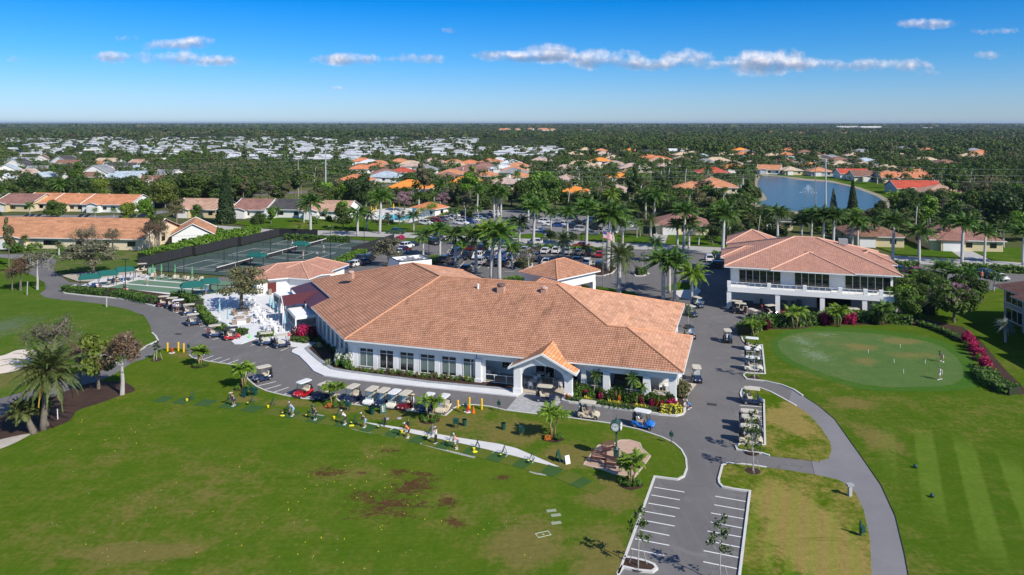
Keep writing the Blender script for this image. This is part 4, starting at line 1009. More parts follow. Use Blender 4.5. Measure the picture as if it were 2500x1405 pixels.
for a,b in zip(us[:-1],us[1:]):
 ins=a>=ux0-.01 and b<=ux1+.01
 za=arch_z(a)if ins else 0;zb=arch_z(b)if ins else 0
 aw.hexa([CH(a,VW,za),CH(b,VW,zb),CH(b,VW+.45,zb),CH(a,VW+.45,za)],[CH(a,VW,gab(a)),CH(b,VW,gab(b)),CH(b,VW+.45,gab(b)),CH(a,VW+.45,gab(a))])
pobj('arch_wall',aw,[M_white])
for s,u in((-1,(UC-3.62+ux0)/2),(1,(UC+3.57+ux1)/2)):
 pobj('column',MB().box(CH(u,VW+.22,1.6),(.9,.62,3.2),SITE).box(CH(u,VW+.22,.35),(1.02,.8,.7),SITE),[M_white])
 u2=UC+s*3.2;pobj('side_beam',MB().box(CH(u2,.0,3.05),(.4,2.4,.35),SITE),[M_white])
pcr=root('entrance_canopy','white drive-through entrance canopy with its own hipped tile roof','canopy',G(1364,700))
def hip(c,w,d,ang,ze,sl,over=0.0):
 """hip roof faces round centre c (w along ang) -> list of faces, ridge ends"""
 U=Vector((math.cos(ang),math.sin(ang),0));V=Vector((-math.sin(ang),math.cos(ang),0));c=Vector((c[0],c[1],0))
 def p(a,b,z):return c+U*a+V*b+Vector((0,0,z))
 w2,d2=w/2,d/2;m=min(w2,d2);zr=ze+m*sl
 A,B,C_,D=p(-w2,-d2,ze),p(w2,-d2,ze),p(w2,d2,ze),p(-w2,d2,ze)
 if w>=d:r0,r1=p(-w2+m,0,zr),p(w2-m,0,zr);faces=[[A,B,r1,r0],[B,C_,r1],[C_,D,r0,r1],[D,A,r0]];hips=[(A,r0),(D,r0),(B,r1),(C_,r1),(r0,r1)]
 else:r0,r1=p(0,-d2+m,zr),p(0,d2-m,zr);faces=[[A,B,r0],[B,C_,r1,r0],[C_,D,r1],[D,A,r0,r1]];hips=[(A,r0),(B,r0),(D,r1),(C_,r1),(r0,r1)]
 return faces,hips,(A,B,C_,D)
def hip_roof(parent,org,c,w,d,ang,ze,sl,mat,capmat,fascia=True,caps=.12):
 faces,hips,cor=hip(c,w,d,ang,ze,sl)
 mb=MB()
 for f in faces:mb.face([q for q in f if True])
 r=obj('roof',mb.mesh('roof',origin=org),[mat],parent)
 if caps:
  cm=MB()
  for a,b in hips:
   if(a-b).length>.3:cm.tube([a+Vector((0,0,.03)),b+Vector((0,0,.03))],caps,5)
  obj('ridge_cap',cm.mesh('ridge_cap',origin=org),[capmat],r)
 if fascia:
  fm=MB();fm.prism([(q.x,q.y)for q in cor],ze-.22,ze-.02,bottom=True)
  obj('fascia',fm.mesh('fascia',origin=org),[M_whitemetal],r)
 return r
org=G(1364,700)
PCC=(8.9,138.8);PCA=R(44)
hip_roof(pcr,org,PCC,11.9,9.6,PCA,5.5,.48,RT1,M_ridge)
Up=Vector((math.cos(PCA),math.sin(PCA),0));Vp=Vector((-Up.y,Up.x,0));cc=Vector((PCC[0],PCC[1],0))
bm_=MB()
for a,b,w,d in((0,-3.9,10.4,.5),(0,3.9,10.4,.5),(-4.95,0,.5,7.3),(4.95,0,.5,7.3)):
 bm_.box(cc+Up*a+Vp*b+Vector((0,0,4.4)),(w,d,1.7),PCA)
obj('beam',bm_.mesh('beam',origin=org),[M_white],pcr)
for a in(-4.8,4.8):
 for b in(-3.8,3.8):
  obj('column',MB().box(cc+Up*a+Vp*b+Vector((0,0,1.8)),(.8,.8,3.6),PCA).mesh('column',origin=org),[M_white],pcr)
cn=MB()
a0=CH(24.5,31.5,4.1);
for s in(-1,1):
 cn.face([CH(18.0,24.0,6.9),CH(18.0,34,6.9),CH(18.0+s*4.3,38,4.9),CH(18.0+s*4.3,28.5,4.9)][::s])
cn.face([CH(13.7,38,4.9),CH(22.3,38,4.9),CH(18,34,6.9)][::-1])
obj('link_roof',cn.mesh('link_roof',origin=O0),[RT1],club)
def vent(px,py,zz,label,kind):
 p=G(px,py,zz)
 r=root('roof_vent',label,'roof vent',p,SITE)
 if kind==0:
  obj('curb',MB().box((0,0,.3),(1.0,1.0,1.1)),plain('painted_curb',(.50,.30,.22),.8),r);obj('cap',MB().lathe([(.5,.85),(.62,.95),(.6,1.2),(.3,1.32)],n=14),plain('vent_cap',(.16,.10,.08),.6),r)
 elif kind==1:
  obj('curb',MB().box((0,0,.3),(.8,.8,1.0)),plain('painted_curb',(.50,.30,.22),.8),r);obj('cap',MB().lathe([(.35,.78),(.52,.85),(.50,1.05),(.25,1.12)],n=14),plain('vent_cap_pale',(.55,.36,.30),.6),r)
 else:obj('pipe',MB().cyl((0,0,-.2),.16,.9,9),M_whitemetal,r);obj('cap',MB().cyl((0,0,.7),.2,.12,9),M_whitemetal,r)
vent(1224,714,8.6,'large dark-capped square vent near the middle of the roof ridge',0)
vent(1329,719,8.6,'small square vent with a pale cap left of the roof hip',1)
vent(1412,716,7.0,'pale square vent on the smooth eastern roof slope',1)
vent(1167,707,8.7,'thin white vent pipe on the front roof slope',2)
vent(857,678,7.4,'pinkish box vent on the western roof slope',1)
eq=root('equipment_enclosure','white walled box with rooftop air-conditioning units behind the clubhouse','enclosure',G(976,660))
org=G(976,660);E0=Vector((-23,153.4,0));e1=Vector((math.cos(R(28)),math.sin(R(28)),0));e2=Vector((-e1.y,e1.x,0))
def EQ(a,b,z=0):return E0+e1*a+e2*b+Vector((0,0,z))
wm=MB();wm.ribbon([EQ(0,0),EQ(6.9,0),EQ(6.9,6.3),EQ(0,6.3)],.2,0,4.5,closed=True);wm.face([EQ(0,0,3.7),EQ(6.8,0,3.7),EQ(6.8,6.2,3.7),EQ(0,6.2,3.7)])
obj('wall',wm.mesh('wall',origin=org),[M_white],eq)
obj('coping',MB().ribbon([EQ(0,0),EQ(6.9,0),EQ(6.9,6.3),EQ(0,6.3)],.34,4.5,4.58,closed=True).mesh('coping',origin=org),[M_black],eq)
for a,b,w,h in((1.2,2.2,1.3,.8),(2.6,4.3,1.1,.7),(4.2,2.0,1.2,.9),(5.6,3.8,1.0,.6),(4.0,4.8,1.4,.8),(5.8,1.4,.8,.7)):
 u_=obj('air_unit',MB().box(EQ(a,b,3.7+h/2),(w,w,h),R(28)).mesh('air_unit',origin=org),[M_chrome],eq);obj('fan',MB().cyl(EQ(a,b,3.7+h),w*.36,.12,12).mesh('fan',origin=org),[M_whitemetal],u_)
M_mar=plain('maroon_metal_roof',(.105,.030,.036),.45,var=.06)
mr=root('terrace_roof','maroon sheet roof with a gabled entry over the side terrace','awning',G(709,740))
org=G(709,740)
A=Vector((-39.3,133,3.7));B=Vector((-35.2,132.9,4.95));Cc=Vector((-28.9,119.9,4.85));D=Vector((-31.6,117.9,3.75));E=Vector((-33.2,121.3,3.7))
q=MB();q.hexa([v-Vector((0,0,.12))for v in(A,E,Cc,B)],[A,E,Cc,B]);q.face([E,D,Cc])
obj('lean_to',q.mesh('lean_to',origin=org),[M_mar],mr)
ra,rb=Vector((-38.0,123.4,4.5)),Vector((-31.9,126.6,4.75));na,nb=Vector((-37.0,121.2,3.3)),Vector((-32.6,123.5,3.45));fa_,fb=Vector((-39.0,125.6,3.3)),Vector((-34.6,128,3.5))
q=MB();q.face([na,nb,rb,ra]);q.face([ra,rb,fb,fa_]);q.face([na,ra,fa_])
obj('gable',q.mesh('gable',origin=org),[M_mar],mr)
obj('gable_face',MB().tube([na,ra,fa_],.08,4).mesh('gable_face',origin=org),[M_whitemetal],mr)
for p in(na,fa_,Vector((-39.2,132.9,3.6)),Vector((-33.4,121.5,3.6))):
 obj('post',MB().box((p.x,p.y,p.z/2),(.22,.22,p.z),R(28)).mesh('post',origin=org),[M_whitemetal],mr)
M_canvas=plain('white_canvas',(.84,.84,.83),.8,var=.02)
M_screen=plain('dark_insect_screen',(.10,.11,.12),.7)
def pergola(pts,z,label):
 P=[Vector((G(x,y,z).x,G(x,y,z).y,z))for x,y in pts];c=P[3].copy();c.z=0
 r=root('terrace_pergola',label,'pergola',c)
 tp=MB();tp.hexa([v-Vector((0,0,.14))for v in P[::-1]],P[::-1]);obj('canopy',tp.mesh('canopy',origin=c),[M_canvas],r)
 for v in P:obj('post',MB().box((v.x,v.y,z/2-.07),(.2,.2,z-.14),R(28)).mesh('post',origin=c),[M_whitemetal],r)
 for a,b in((0,3),(2,3)):
  obj('beam',MB().ribbon([P[a],P[b]],.16,z-.4,z-.13).mesh('beam',origin=c),[M_whitemetal],r)
  rail(r,c,P[a],P[b],6,1.0)
 ins=(P[0]+P[1]+P[2]+P[3])/4
 obj('screen',MB().ribbon([P[0].lerp(ins,.05),P[3].lerp(ins,.05)],.02,1.2,z-.4).mesh('screen',origin=c),[M_screen],r)
 return P
pergola([(701,751),(750,745),(773,768),(722,775)],2.75,'white square pergola with lit tables beside the pink hedge')
pergola([(669,714),(707,708),(718,720),(687,726)],2.75,'white pergola on the far side of the maroon terrace roof')
#bath house by the bocce courts
bh=root('bath_house','low white service building with a pink tiled roof beside the tennis courts','building',Vector((-50,143,0)))
org=Vector((-50,143,0))
hip_roof(bh,org,(-44.5,150.2),15.5,10.5,R(27),3.05,.36,RT2,M_ridge2)
hip_roof(bh,org,(-41.2,152.4),9.5,15.5,R(-17),3.06,.42,RT2,M_ridge2)
w=MB();U1=Vector((math.cos(R(27)),math.sin(R(27)),0));V1=Vector((-U1.y,U1.x,0));c1=Vector((-44.5,150.2,0))
w.box(c1+Vector((0,0,1.42)),(14.0,9.0,2.84),R(27));w.box(Vector((-41.2,152.4,1.43)),(8.0,14.0,2.86),R(-17))
obj('wall',w.mesh('wall',origin=org),[M_white],bh)
dr=obj('serving_door',MB().box(c1+U1*-4.2+V1*-4.55+Vector((0,0,1.15)),(1.6,.12,2.1),R(27)).mesh('serving_door',origin=org),[plain('red_brown_door',(.12,.02,.015),.5)],bh)
obj('ledge',MB().box(c1+U1*-4.2+V1*-4.8+Vector((0,0,.12)),(2.6,.6,.24),R(27)).mesh('ledge',origin=org),[M_conc],bh)
for s in(2.0,4.8):obj('wall_unit',MB().box(c1+U1*s+V1*-4.75+Vector((0,0,1.5)),(.9,.5,.8),R(27)).mesh('wall_unit',origin=org),[M_whitemetal],bh)
obj('wall_light',MB().box(c1+U1*-.6+V1*-4.56+Vector((0,0,1.3)),(.2,.1,.7),R(27)).mesh('wall_light',origin=org),[M_black],bh)
#two-storey golf shop
gs=root('golf_shop','two-storey white building with balcony, cart garage and pinkish tiled hip roof','building',Vector((39.8,135.4,0)))
org=Vector((39.8,135.4,0));A0=R(-17.4);U=Vector((math.cos(A0),math.sin(A0),0));V=Vector((-U.y,U.x,0))
C0=Vector((37.8,133.7,0))
def GS(u,v,z=0):return C0+U*u+V*v+Vector((0,0,z))
def gobj(n,mb,m,par=None):return obj(n,mb.mesh(n,origin=org),m if isinstance(m,list)else[m],par or gs)
ze=7.4
c=GS(14.4,12.5);hip_roof(gs,org,(c.x,c.y),28.8,25,A0,ze,.32,RT2,M_ridge2,caps=.17)
c=GS(14.6,6.0);hip_roof(gs,org,(c.x,c.y),13.6,13.6,A0,ze-.03,.335,RT2,M_ridge2,caps=.15)
c=GS(4.3,13.4);hip_roof(gs,org,(c.x,c.y),10.4,9.0,A0,ze+.02,.35,RT2,M_ridge2,caps=.15)
c=GS(25.5,15.0);hip_roof(gs,org,(c.x,c.y),8.5,9.5,A0,ze+.02,.36,RT2,M_ridge2,caps=.15)
hip_roof(gs,org,(52.0,162.4),10.6,10.6,A0,ze,.46,RT2,M_ridge2,caps=.15)
w=MB();w.box(GS(14.4,13.4,5.3),(26.6,21.6,4.2),A0);w.box(GS(14.4,14.6,1.6),(26.6,19.2,3.2),A0);w.box(Vector((52.0,162.4,3.6)),(9,9,7.2),A0)
gobj('wall',w,M_white)
bal=MB();bal.box(GS(14.9,1.4,3.55),(28.4,5.0,.7),A0);gobj('balcony_slab',bal,M_white)
band=MB();band.box(GS(14.9,-1.16,3.62),(28.5,.12,.85),A0);gobj('balcony_edge',band,M_white)
for u in(.9,9.0,16.2,19.8+3.0,28.9):
 gobj('column',MB().box(GS(u,-.75,1.6),(.75,.75,3.2),A0),M_white)
for u in(.9,7.6,13.4,19.0,22.9,25.3,28.9):
 gobj('parapet_post',MB().box(GS(u,-.95,4.45),(.62,.5,1.15),A0),M_white)
ps=[.9,7.6,13.4,19.0,22.9,25.3,28.9]
for a,b in zip(ps[:-1],ps[1:]):
 mb=MB()
 for z in(4.15,4.85):mb.tube([GS(a+.3,-.95,z),GS(b-.3,-.95,z)],.045,5)
 n=max(2,int((b-a)/1.1))
 for i in range(1,n):
  q=GS(a+.3+(b-a-.6)*i/n,-.95,3.95);mb.tube([q,q+Vector((0,0,.92))],.04,5)
 gobj('railing',mb,M_whitemetal)
for u0,u1,n in((2.6,9.6,6),(12.0,17.6,5),(20.2,27.3,6)):
 window(gs,org,GS((u0+u1)/2,2.58),U,u1-u0,4.0,6.5,-V,(),0,n-1)
gobj('garage_opening',MB().box(GS(18.6,4.98,1.35),(5.6,.1,2.7),A0),plain('dark_interior',(.012,.011,.011),.9))  # solid panel on the wall; the garage's inner shade is painted near-black
gobj('ceiling_beam',MB().box(GS(18.6,4.8,2.85),(6.4,.5,.3),A0),M_white)
for a,b in((2.2,3.5),(4.0,5.4)):gobj('louvre',MB().box(GS((a+b)/2,4.96,2.75),(b-a,.06,.35),A0),plain('grey_louvre',(.45,.45,.45),.6))
st=MB()
for i in range(12):st.box(GS(23.3+i*.42,1.5,.3+i*.27),(.42,1.3,.08),A0)
st.tube([GS(23.0,.9,1.2),GS(28.2,.9,4.4)],.045,5);st.tube([GS(23.0,2.1,1.2),GS(28.2,2.1,4.4)],.045,5);st.box(GS(28,1.5,1.6),(.2,1.3,3.2),A0)
gobj('outside_stair',st,M_whitemetal)
gobj('roof_unit',MB().box(G(2058,590,10.6)+Vector((0,0,0)),(1.6,1.2,1.0),A0),plain('grey_metal_unit',(.33,.35,.36),.5))
for u,w_,h_ in((2.5,.9,.6),(4.2,1.6,.5),(6.4,.5,1.0),(10.2,1.2,1.0),(11.8,.6,1.0),(12.8,.8,1.3)):
 tag(obj('storage_bin',MB().box((0,0,h_/2),(w_,.6,h_)).box((0,0,h_+.03),(w_*.9,.5,.06)),plain('grey_green_bin',(.09,.13,.13),.6),None,GS(u,4.2),A0),'grey bin or trolley against the rear wall under the balcony','bin','bins under the golf shop balcony')
ab=root('apartment_block','two-storey grey apartment block with a dark brown roof stepping out of frame','apartment block',Vector((84,122,0)))
org=Vector((84,122,0));M_brownroof=tiles('brown_shingles',(.13,.065,.05),(.19,.10,.08),(.06,.03,.025),.35,.22,patchy=.1,dark_noise=.3)
M_taupe=plain('taupe_stucco',(.36,.335,.32),.8,var=.06)
AA=R(-5)
for i in range(4):
 c=Vector((87.6-i*2.55,121.2-i*8.2,0))
 w=MB();w.box(c+Vector((0,0,2.72)),(11.0,8.0,5.44),AA)
 wo=obj('wall',w.mesh('wall',origin=org),[M_taupe],ab)
 f,hps,cor=hip((c.x,c.y),13.4,10.2,AA,5.6,.42)
 mb=MB();[mb.face(q)for q in f];r_=obj('roof',mb.mesh('roof',origin=org),[M_brownroof],ab)
 fm=MB();fm.prism([(q.x,q.y)for q in cor],5.42,5.58,bottom=True);obj('fascia',fm.mesh('fascia',origin=org),[plain('pale_fascia',(.5,.47,.45),.6)],r_)
 ux=Vector((math.cos(AA),math.sin(AA),0));vx=Vector((-ux.y,ux.x,0))
 for z0,z1 in((.4,2.3),(3.2,5.0)):
  window(ab,org,c-ux*5.52,vx,6.4,z0,z1,-ux,(),0,3)
  window(ab,org,c-ux*2.2-vx*4.02,ux,5.4,z0,z1,-vx,(),0,2)
#vehicles
def paint(name,col,rough=.28,coat=.6):return plain('paint_'+name,col,rough,0.0,.03,1.0,coat)
PC={'white':paint('white',(.75,.75,.74)),'silver':paint('silver',(.42,.43,.44)),'grey':paint('grey',(.13,.135,.14)),'dark grey':paint('dark_grey',(.05,.053,.057)),'black':paint('black',(.012,.012,.014)),'navy':paint('navy',(.016,.026,.065)),'blue':paint('blue',(.02,.07,.25)),'bright blue':paint('bright_blue',(.01,.16,.56)),'red':paint('red',(.42,.012,.015)),'dark red':paint('dark_red',(.13,.010,.014)),'brown':paint('brown',(.11,.07,.055)),'beige':paint('beige',(.60,.52,.38)),'pale blue':paint('pale_blue',(.25,.36,.46)),'cream':paint('cream',(.70,.67,.57)),'green':paint('dark_green',(.02,.07,.03))}
M_seat=plain('cream_vinyl',(.60,.53,.41),.6);M_top_b=plain('beige_canopy',(.56,.51,.41),.5);M_top_w=plain('white_canopy',(.72,.72,.70),.45);M_top_k=plain('black_canopy',(.03,.03,.032),.5)
M_clear=plain('windscreen',(.20,.23,.25),.08,var=.02)
def _clear():
 m,t,b=newmat('clear_windscreen');tr=t.node('ShaderNodeBsdfTransparent');tr.inputs[0].default_value=(.86,.9,.9,1);gl=t.node('ShaderNodeBsdfGlossy');gl.inputs['Roughness'].default_value=.05
 mx=t.node('ShaderNodeMixShader');mx.inputs[0].default_value=.12;t.link(tr.outputs[0],mx.inputs[1]);t.link(gl.outputs[0],mx.inputs[2]);t.link(mx.outputs[0],t.n['Material Output'].inputs[0]);return m
M_ws=_clear()
M_light=plain('headlamp_glass',(.7,.7,.68),.15);M_tail=plain('tail_lamp',(.35,.01,.01),.25)
def extr(mb,prof,hw,hw2=None,mi=0,y0=0.0):
 """extrude a side profile (x,z) across y; hw2: half width of points above the middle"""
 n=len(prof);b=len(mb.v);zs=[p[1]for p in prof];zm=(max(zs)+min(zs))/2
 for s in(-1,1):
  for x,z in prof:mb.v.append((x,y0+s*(hw if z<=zm or hw2 is None else hw2),z))
 mb.f.append(tuple(range(b,b+n)));mb.m.append(mi);mb.f.append(tuple(range(b+2*n-1,b+n-1,-1)));mb.m.append(mi)
 for i in range(n):
  j=(i+1)%n;mb.f.append((b+j,b+i,b+n+i,b+n+j));mb.m.append(mi)
 return mb
def wheel_meshes(r,w):
 t=MB().tube([(0,-w/2,0),(0,-w/2*.8,0),(0,w/2*.8,0),(0,w/2,0)],[r*.88,r,r,r*.88],14)
 h=MB().tube([(0,-w/2-.012,0),(0,w/2+.012,0)],[r*.58,r*.58],12)
 return t.mesh('tyre',uv=False),h.mesh('rim',uv=False)
CW=wheel_meshes(.22,.17);VW_=wheel_meshes(.34,.22)
def cart_parts():
 P={}
 b=MB()
 extr(b,[(-1.12,.28),(-.2,.22),(.45,.22),(.72,.30),(.72,.62),(.52,.92),(.44,.90),(.46,.34),(-.36,.36),(-.42,.68),(-1.08,.74),(-1.18,.52)],.56,.50)
 b2=MB();extr(b2,[(.62,.24),(1.14,.26),(1.20,.42),(1.06,.60),(.74,.78),(.50,.92),(.50,.5)],.40,.36)
 b.v+=[];off=len(b.v);b.v+=b2.v;b.f+=[tuple(i+off for i in f)for f in b2.f];b.m+=b2.m
 for s in(-1,1):
  b.tube([(.52,s*.50,.38),(.60,s*.50,.56),(.83,s*.50,.60),(1.04,s*.50,.52),(1.12,s*.50,.36)],[.05,.11,.13,.11,.05],6)
  b.tube([(-1.12,s*.52,.36),(-1.02,s*.52,.58),(-.80,s*.52,.62),(-.58,s*.52,.56),(-.48,s*.52,.36)],[.05,.09,.11,.09,.05],6)
 P['body']=b.mesh('body',uv=False)
 P['seat']=MB().box((-.32,0,.76),(.52,1.0,.14)).box((-.60,0,1.03),(.13,.98,.42),tilt=('Y',-.18)).mesh('seat',uv=False)
 r=MB();hx,hy=.93,.56
 pts=[(math.copysign(abs(math.cos(a))**.35,math.cos(a))*hx,math.copysign(abs(math.sin(a))**.35,math.sin(a))*hy)for a in[(i+.5)*math.pi/10 for i in range(20)]]
 r.prism([(x-.12,y)for x,y in pts],1.76,1.80,bottom=True);r.prism([(x*.93-.12,y*.9)for x,y in pts],1.80,1.84)
 P['canopy']=r.mesh('canopy',uv=False)
 f=MB()
 for s in(-1,1):
  f.tube([(.66,s*.46,.80),(.52,s*.46,1.3),(.42,s*.48,1.77)],.022,5);f.tube([(-.74,s*.48,.75),(-.80,s*.48,1.3),(-.82,s*.48,1.77)],.022,5)
 f.tube([(.66,-.46,.82),(.66,.46,.82)],.018,4);f.tube([(-.74,-.48,1.2),(-.74,.48,1.2)],.018,4)
 P['frame']=f.mesh('frame',uv=False)
 P['windscreen']=MB().hexa([(.645,-.44,.84),(.66,-.44,.84),(.66,.44,.84),(.645,.44,.84)],[(.43,-.44,1.72),(.445,-.44,1.72),(.445,.44,1.72),(.43,.44,1.72)]).mesh('windscreen',uv=False)
 sw=MB();c=Vector((.32,.25,1.0));n=12;ring=[c+Vector((-.07*math.sin(2*math.pi*i/n),.17*math.cos(2*math.pi*i/n),.15*math.sin(2*math.pi*i/n)))for i in range(n+1)]
 sw.tube(ring,.016,4,cap=False);sw.tube([c,(.5,.25,.82)],.02,5)
 P['steering_wheel']=sw.mesh('steering_wheel',uv=False)
 l=MB()
 for s in(-1,1):l.box((1.13,s*.27,.50),(.08,.16,.08))
 P['headlight']=l.mesh('headlight',uv=False)
 bw=MB().box((-1.02,0,.84),(.28,.92,.16)).box((-.92,0,1.1),(.05,.9,.3));P['bag_well']=bw.mesh('bag_well',uv=False)
 g=MB().tube([(0,0,0),(-.03,0,.5),(-.06,0,.82)],[.12,.13,.115],9)
 P['bag']=g.mesh('golf_bag',uv=False)
 k=MB()
 for i in range(5):k.tube([(-.06,-.05+.025*i,.75),(-.07-.01*i,-.07+.035*i,1.02+.03*(i%3))],.012,4).blob((-.07-.01*i,-.07+.035*i,1.05+.03*(i%3)),.035,seg=5,ring=4)
 P['clubs']=k.mesh('clubs',uv=False)
 return P
CP_=cart_parts()
BAGC=[plain('bag_black',(.02,.02,.022),.6),plain('bag_white',(.7,.7,.7),.6),plain('bag_red',(.4,.03,.03),.6),plain('bag_blue',(.03,.15,.4),.6),plain('bag_grey',(.2,.2,.21),.6)]
def cart(px,py,ang,col,label,top='b',bags=(0,0),group='golf carts',screen=True):
 p=G(px,py)
 r=root('golf_cart',label,'golf cart',p,R(ang),group=group)
 obj('body',CP_['body'],PC[col],r);obj('seat',CP_['seat'],M_seat,r)
 obj('canopy',CP_['canopy'],{'b':M_top_b,'w':M_top_w,'k':M_top_k}[top],r);obj('frame',CP_['frame'],M_black,r)
 if screen:obj('windscreen',CP_['windscreen'],M_ws,r)
 obj('steering_wheel',CP_['steering_wheel'],M_black,r);obj('bag_well',CP_['bag_well'],M_black,r);obj('headlight',CP_['headlight'],M_light,r)
 for x,y in((.82,.50),(.82,-.50),(-.80,.50),(-.80,-.50)):
  w=obj('wheel',CW[0],M_rubber,r,(x,y,.22));obj('rim',CW[1],M_chrome,w)
 for i,k in enumerate(bags):
  if k<0:continue
  b=obj('golf_bag',CP_['bag'],BAGC[k],None,p+Matrix.Rotation(R(ang),3,'Z')@Vector((-1.02,.24-.48*i,.62)),R(ang))
  tag(b,('golf bag on the '+' '.join(label.split()[:13])),'golf bag','golf bags on the carts');obj('clubs',CP_['clubs'],M_chrome,b)
 return r
def car_parts(kind):
 P={}
 if kind=='sedan':L,W,H_,hood,belt,roof0,roof1,deck=4.7,.90,1.45,.72,.92,.35,-1.15,-1.75
 elif kind=='suv':L,W,H_,hood,belt,roof0,roof1,deck=4.6,.93,1.72,.92,1.08,.45,-1.75,-2.15
 elif kind=='van':L,W,H_,hood,belt,roof0,roof1,deck=4.9,.97,1.80,.90,1.08,.85,-2.05,-2.35
 else:L,W,H_,hood,belt,roof0,roof1,deck=5.6,.98,1.85,1.05,1.18,.75,-.55,-.95
 h=L/2;b=MB()
 prof=[(-h,.32),(-h*.98,.62),(-h*.96,belt-.02),(deck,belt+.02),(roof0+.55,belt),(h*.55,hood+.05),(h*.93,hood-.12),(h,.55),(h*.98,.28),(.0,.22)]
 n=len(prof);ws=[W*.9,W,W*.96,W*.97,W*.97,W*.93,W*.84,W*.86,W*.9,W]
 base=len(b.v)
 for s in(-1,1):
  for(x,z),w in zip(prof,ws):b.v.append((x,s*w,z))
 b.f.append(tuple(range(n)));b.m.append(0);b.f.append(tuple(range(2*n-1,n-1,-1)));b.m.append(0)
 for i in range(n):
  j=(i+1)%n;b.f.append((j,i,n+i,n+j));b.m.append(0)
 wr=W*.74
 b.hexa([(roof1,-wr,H_-.07),(roof0,-wr,H_-.07),(roof0,wr,H_-.07),(roof1,wr,H_-.07)],[(roof1+.1,-wr*.9,H_),(roof0-.1,-wr*.9,H_),(roof0-.1,wr*.9,H_),(roof1+.1,wr*.9,H_)])
 for s in(-1,1):
  for x0,x1 in(((roof0+.55),roof0),((roof0+roof1)/2,(roof0+roof1)/2),(deck,roof1)):
   b.tube([(x0,s*W*.93,belt),(x1,s*wr*1.0,H_-.05)],.045,4)
 if kind=='pickup':
  b.box((-1.75,.86,1.15),(1.9,.1,.16));b.box((-1.75,-.86,1.15),(1.9,.1,.16));b.box((-2.72,0,1.1),(.1,1.8,.2))
 P['body']=b.mesh('body',uv=False)
 g=MB();w0=W*.92
 g.hexa([(deck+.03,-w0,belt-.01),(roof0+.52,-w0,belt-.03),(roof0+.52,w0,belt-.03),(deck+.03,w0,belt-.01)],[(roof1,-wr*.98,H_-.05),(roof0,-wr*.98,H_-.05),(roof0,wr*.98,H_-.05),(roof1,wr*.98,H_-.05)])
 P['windows']=g.mesh('windows',uv=False)
 l=MB()
 for s in(-1,1):l.box((h*.955,s*W*.66,.66),(.12,.36,.12))
 P['headlight']=l.mesh('headlight',uv=False)
 l=MB()
 for s in(-1,1):l.box((-h*.975,s*W*.74,.80),(.06,.30,.16))
 P['tail_light']=l.mesh('tail_light',uv=False)
 P['bumper']=MB().box((h*.985,0,.40),(.1,W*1.6,.16)).box((-h*.985,0,.42),(.1,W*1.6,.18)).mesh('bumper',uv=False)
 P['wb']=h*.62
 return P
VP={k:car_parts(k)for k in('sedan','suv','van','pickup')}
def car(px,py,ang,kind,col,label,group='cars in the car park'):
 P=VP[kind];r=root('parked_car' if kind!='pickup' else'pickup_truck',label,'car' if kind!='pickup' else'pickup truck',G(px,py),R(ang),group=group)
 obj('body',P['body'],PC[col],r);obj('windows',P['windows'],M_glass,r);obj('headlight',P['headlight'],M_light,r);obj('tail_light',P['tail_light'],M_tail,r);obj('bumper',P['bumper'],M_black,r)
 for x in(P['wb'],-P['wb']):
  for y in(.82,-.82):
   w=obj('wheel',VW_[0],M_rubber,r,(x,y,.34));obj('rim',VW_[1],M_chrome,w)
 return r
KN={'sedan':'sedan','suv':'tall car','van':'minivan','pickup':'pickup truck'}
def car_row(where,ang,items,jitter=0.0,grp='cars in the car park'):
 """items: (px, py, kind, colour[, ang])"""
 items=sorted(items,key=lambda q:q[0]);cnt={};tot={}
 for q in items:tot[(q[2],q[3])]=tot.get((q[2],q[3]),0)+1
 for q in items:
  k=(q[2],q[3]);cnt[k]=cnt.get(k,0)+1
  lab=('%s %s %s'%(q[3],KN[q[2]],where))if tot[k]==1 else('%s %s %s, %s such from the left'%(q[3],KN[q[2]],where,ORD[cnt[k]-1]))
  car(q[0],q[1],(q[4]if len(q)>4 else ang)+random.uniform(-1.5,1.5),q[2],q[3],lab,grp)
NB=75
car_row('in the row backing onto the road hedge',NB,[(1151,611,'sedan','dark red'),(1178,612,'suv','black'),(1206,612,'sedan','white'),(1232,613,'sedan','silver'),(1257,614,'suv','brown'),(1282,615,'sedan','silver'),(1307,616,'suv','brown'),(1332,618,'sedan','white'),(1359,618,'suv','white'),(1386,620,'suv','silver'),(1412,622,'sedan','grey'),(1438,624,'suv','black'),(1464,627,'sedan','red')])
car_row('in the back line of the middle parking row',-105,[(1112,624,'van','navy'),(1138,632,'pickup','black'),(1166,632,'suv','white'),(1192,630,'suv','navy'),(1222,632,'suv','blue'),(1248,634,'sedan','navy'),(1306,636,'suv','navy')])
car_row('in the front line of the middle parking row',75,[(1086,640,'suv','dark grey'),(1115,644,'suv','grey'),(1174,645,'suv','silver'),(1202,648,'suv','dark grey'),(1229,649,'sedan','black'),(1138,662,'sedan','navy'),(1335,645,'sedan','white'),(1410,641,'sedan','grey'),(1434,648,'suv','white'),(1463,656,'suv','black')])
car_row('beside the tennis hedge',70,[(834,660,'sedan','blue'),(852,654,'sedan','black'),(868,650,'sedan','white'),(889,645,'sedan','navy'),(900,638,'suv','black'),(880,641,'pickup','dark grey')])
car_row('behind the grey bushy tree',60,[(987,614,'sedan','dark red'),(993,606,'suv','white'),(1008,602,'sedan','navy'),(978,620,'sedan','white')])
car(1060,597,-60,'suv','black','black sport utility vehicle driving in from the road');car(1072,587,-60,'suv','dark grey','dark grey sport utility vehicle waiting behind the black one')
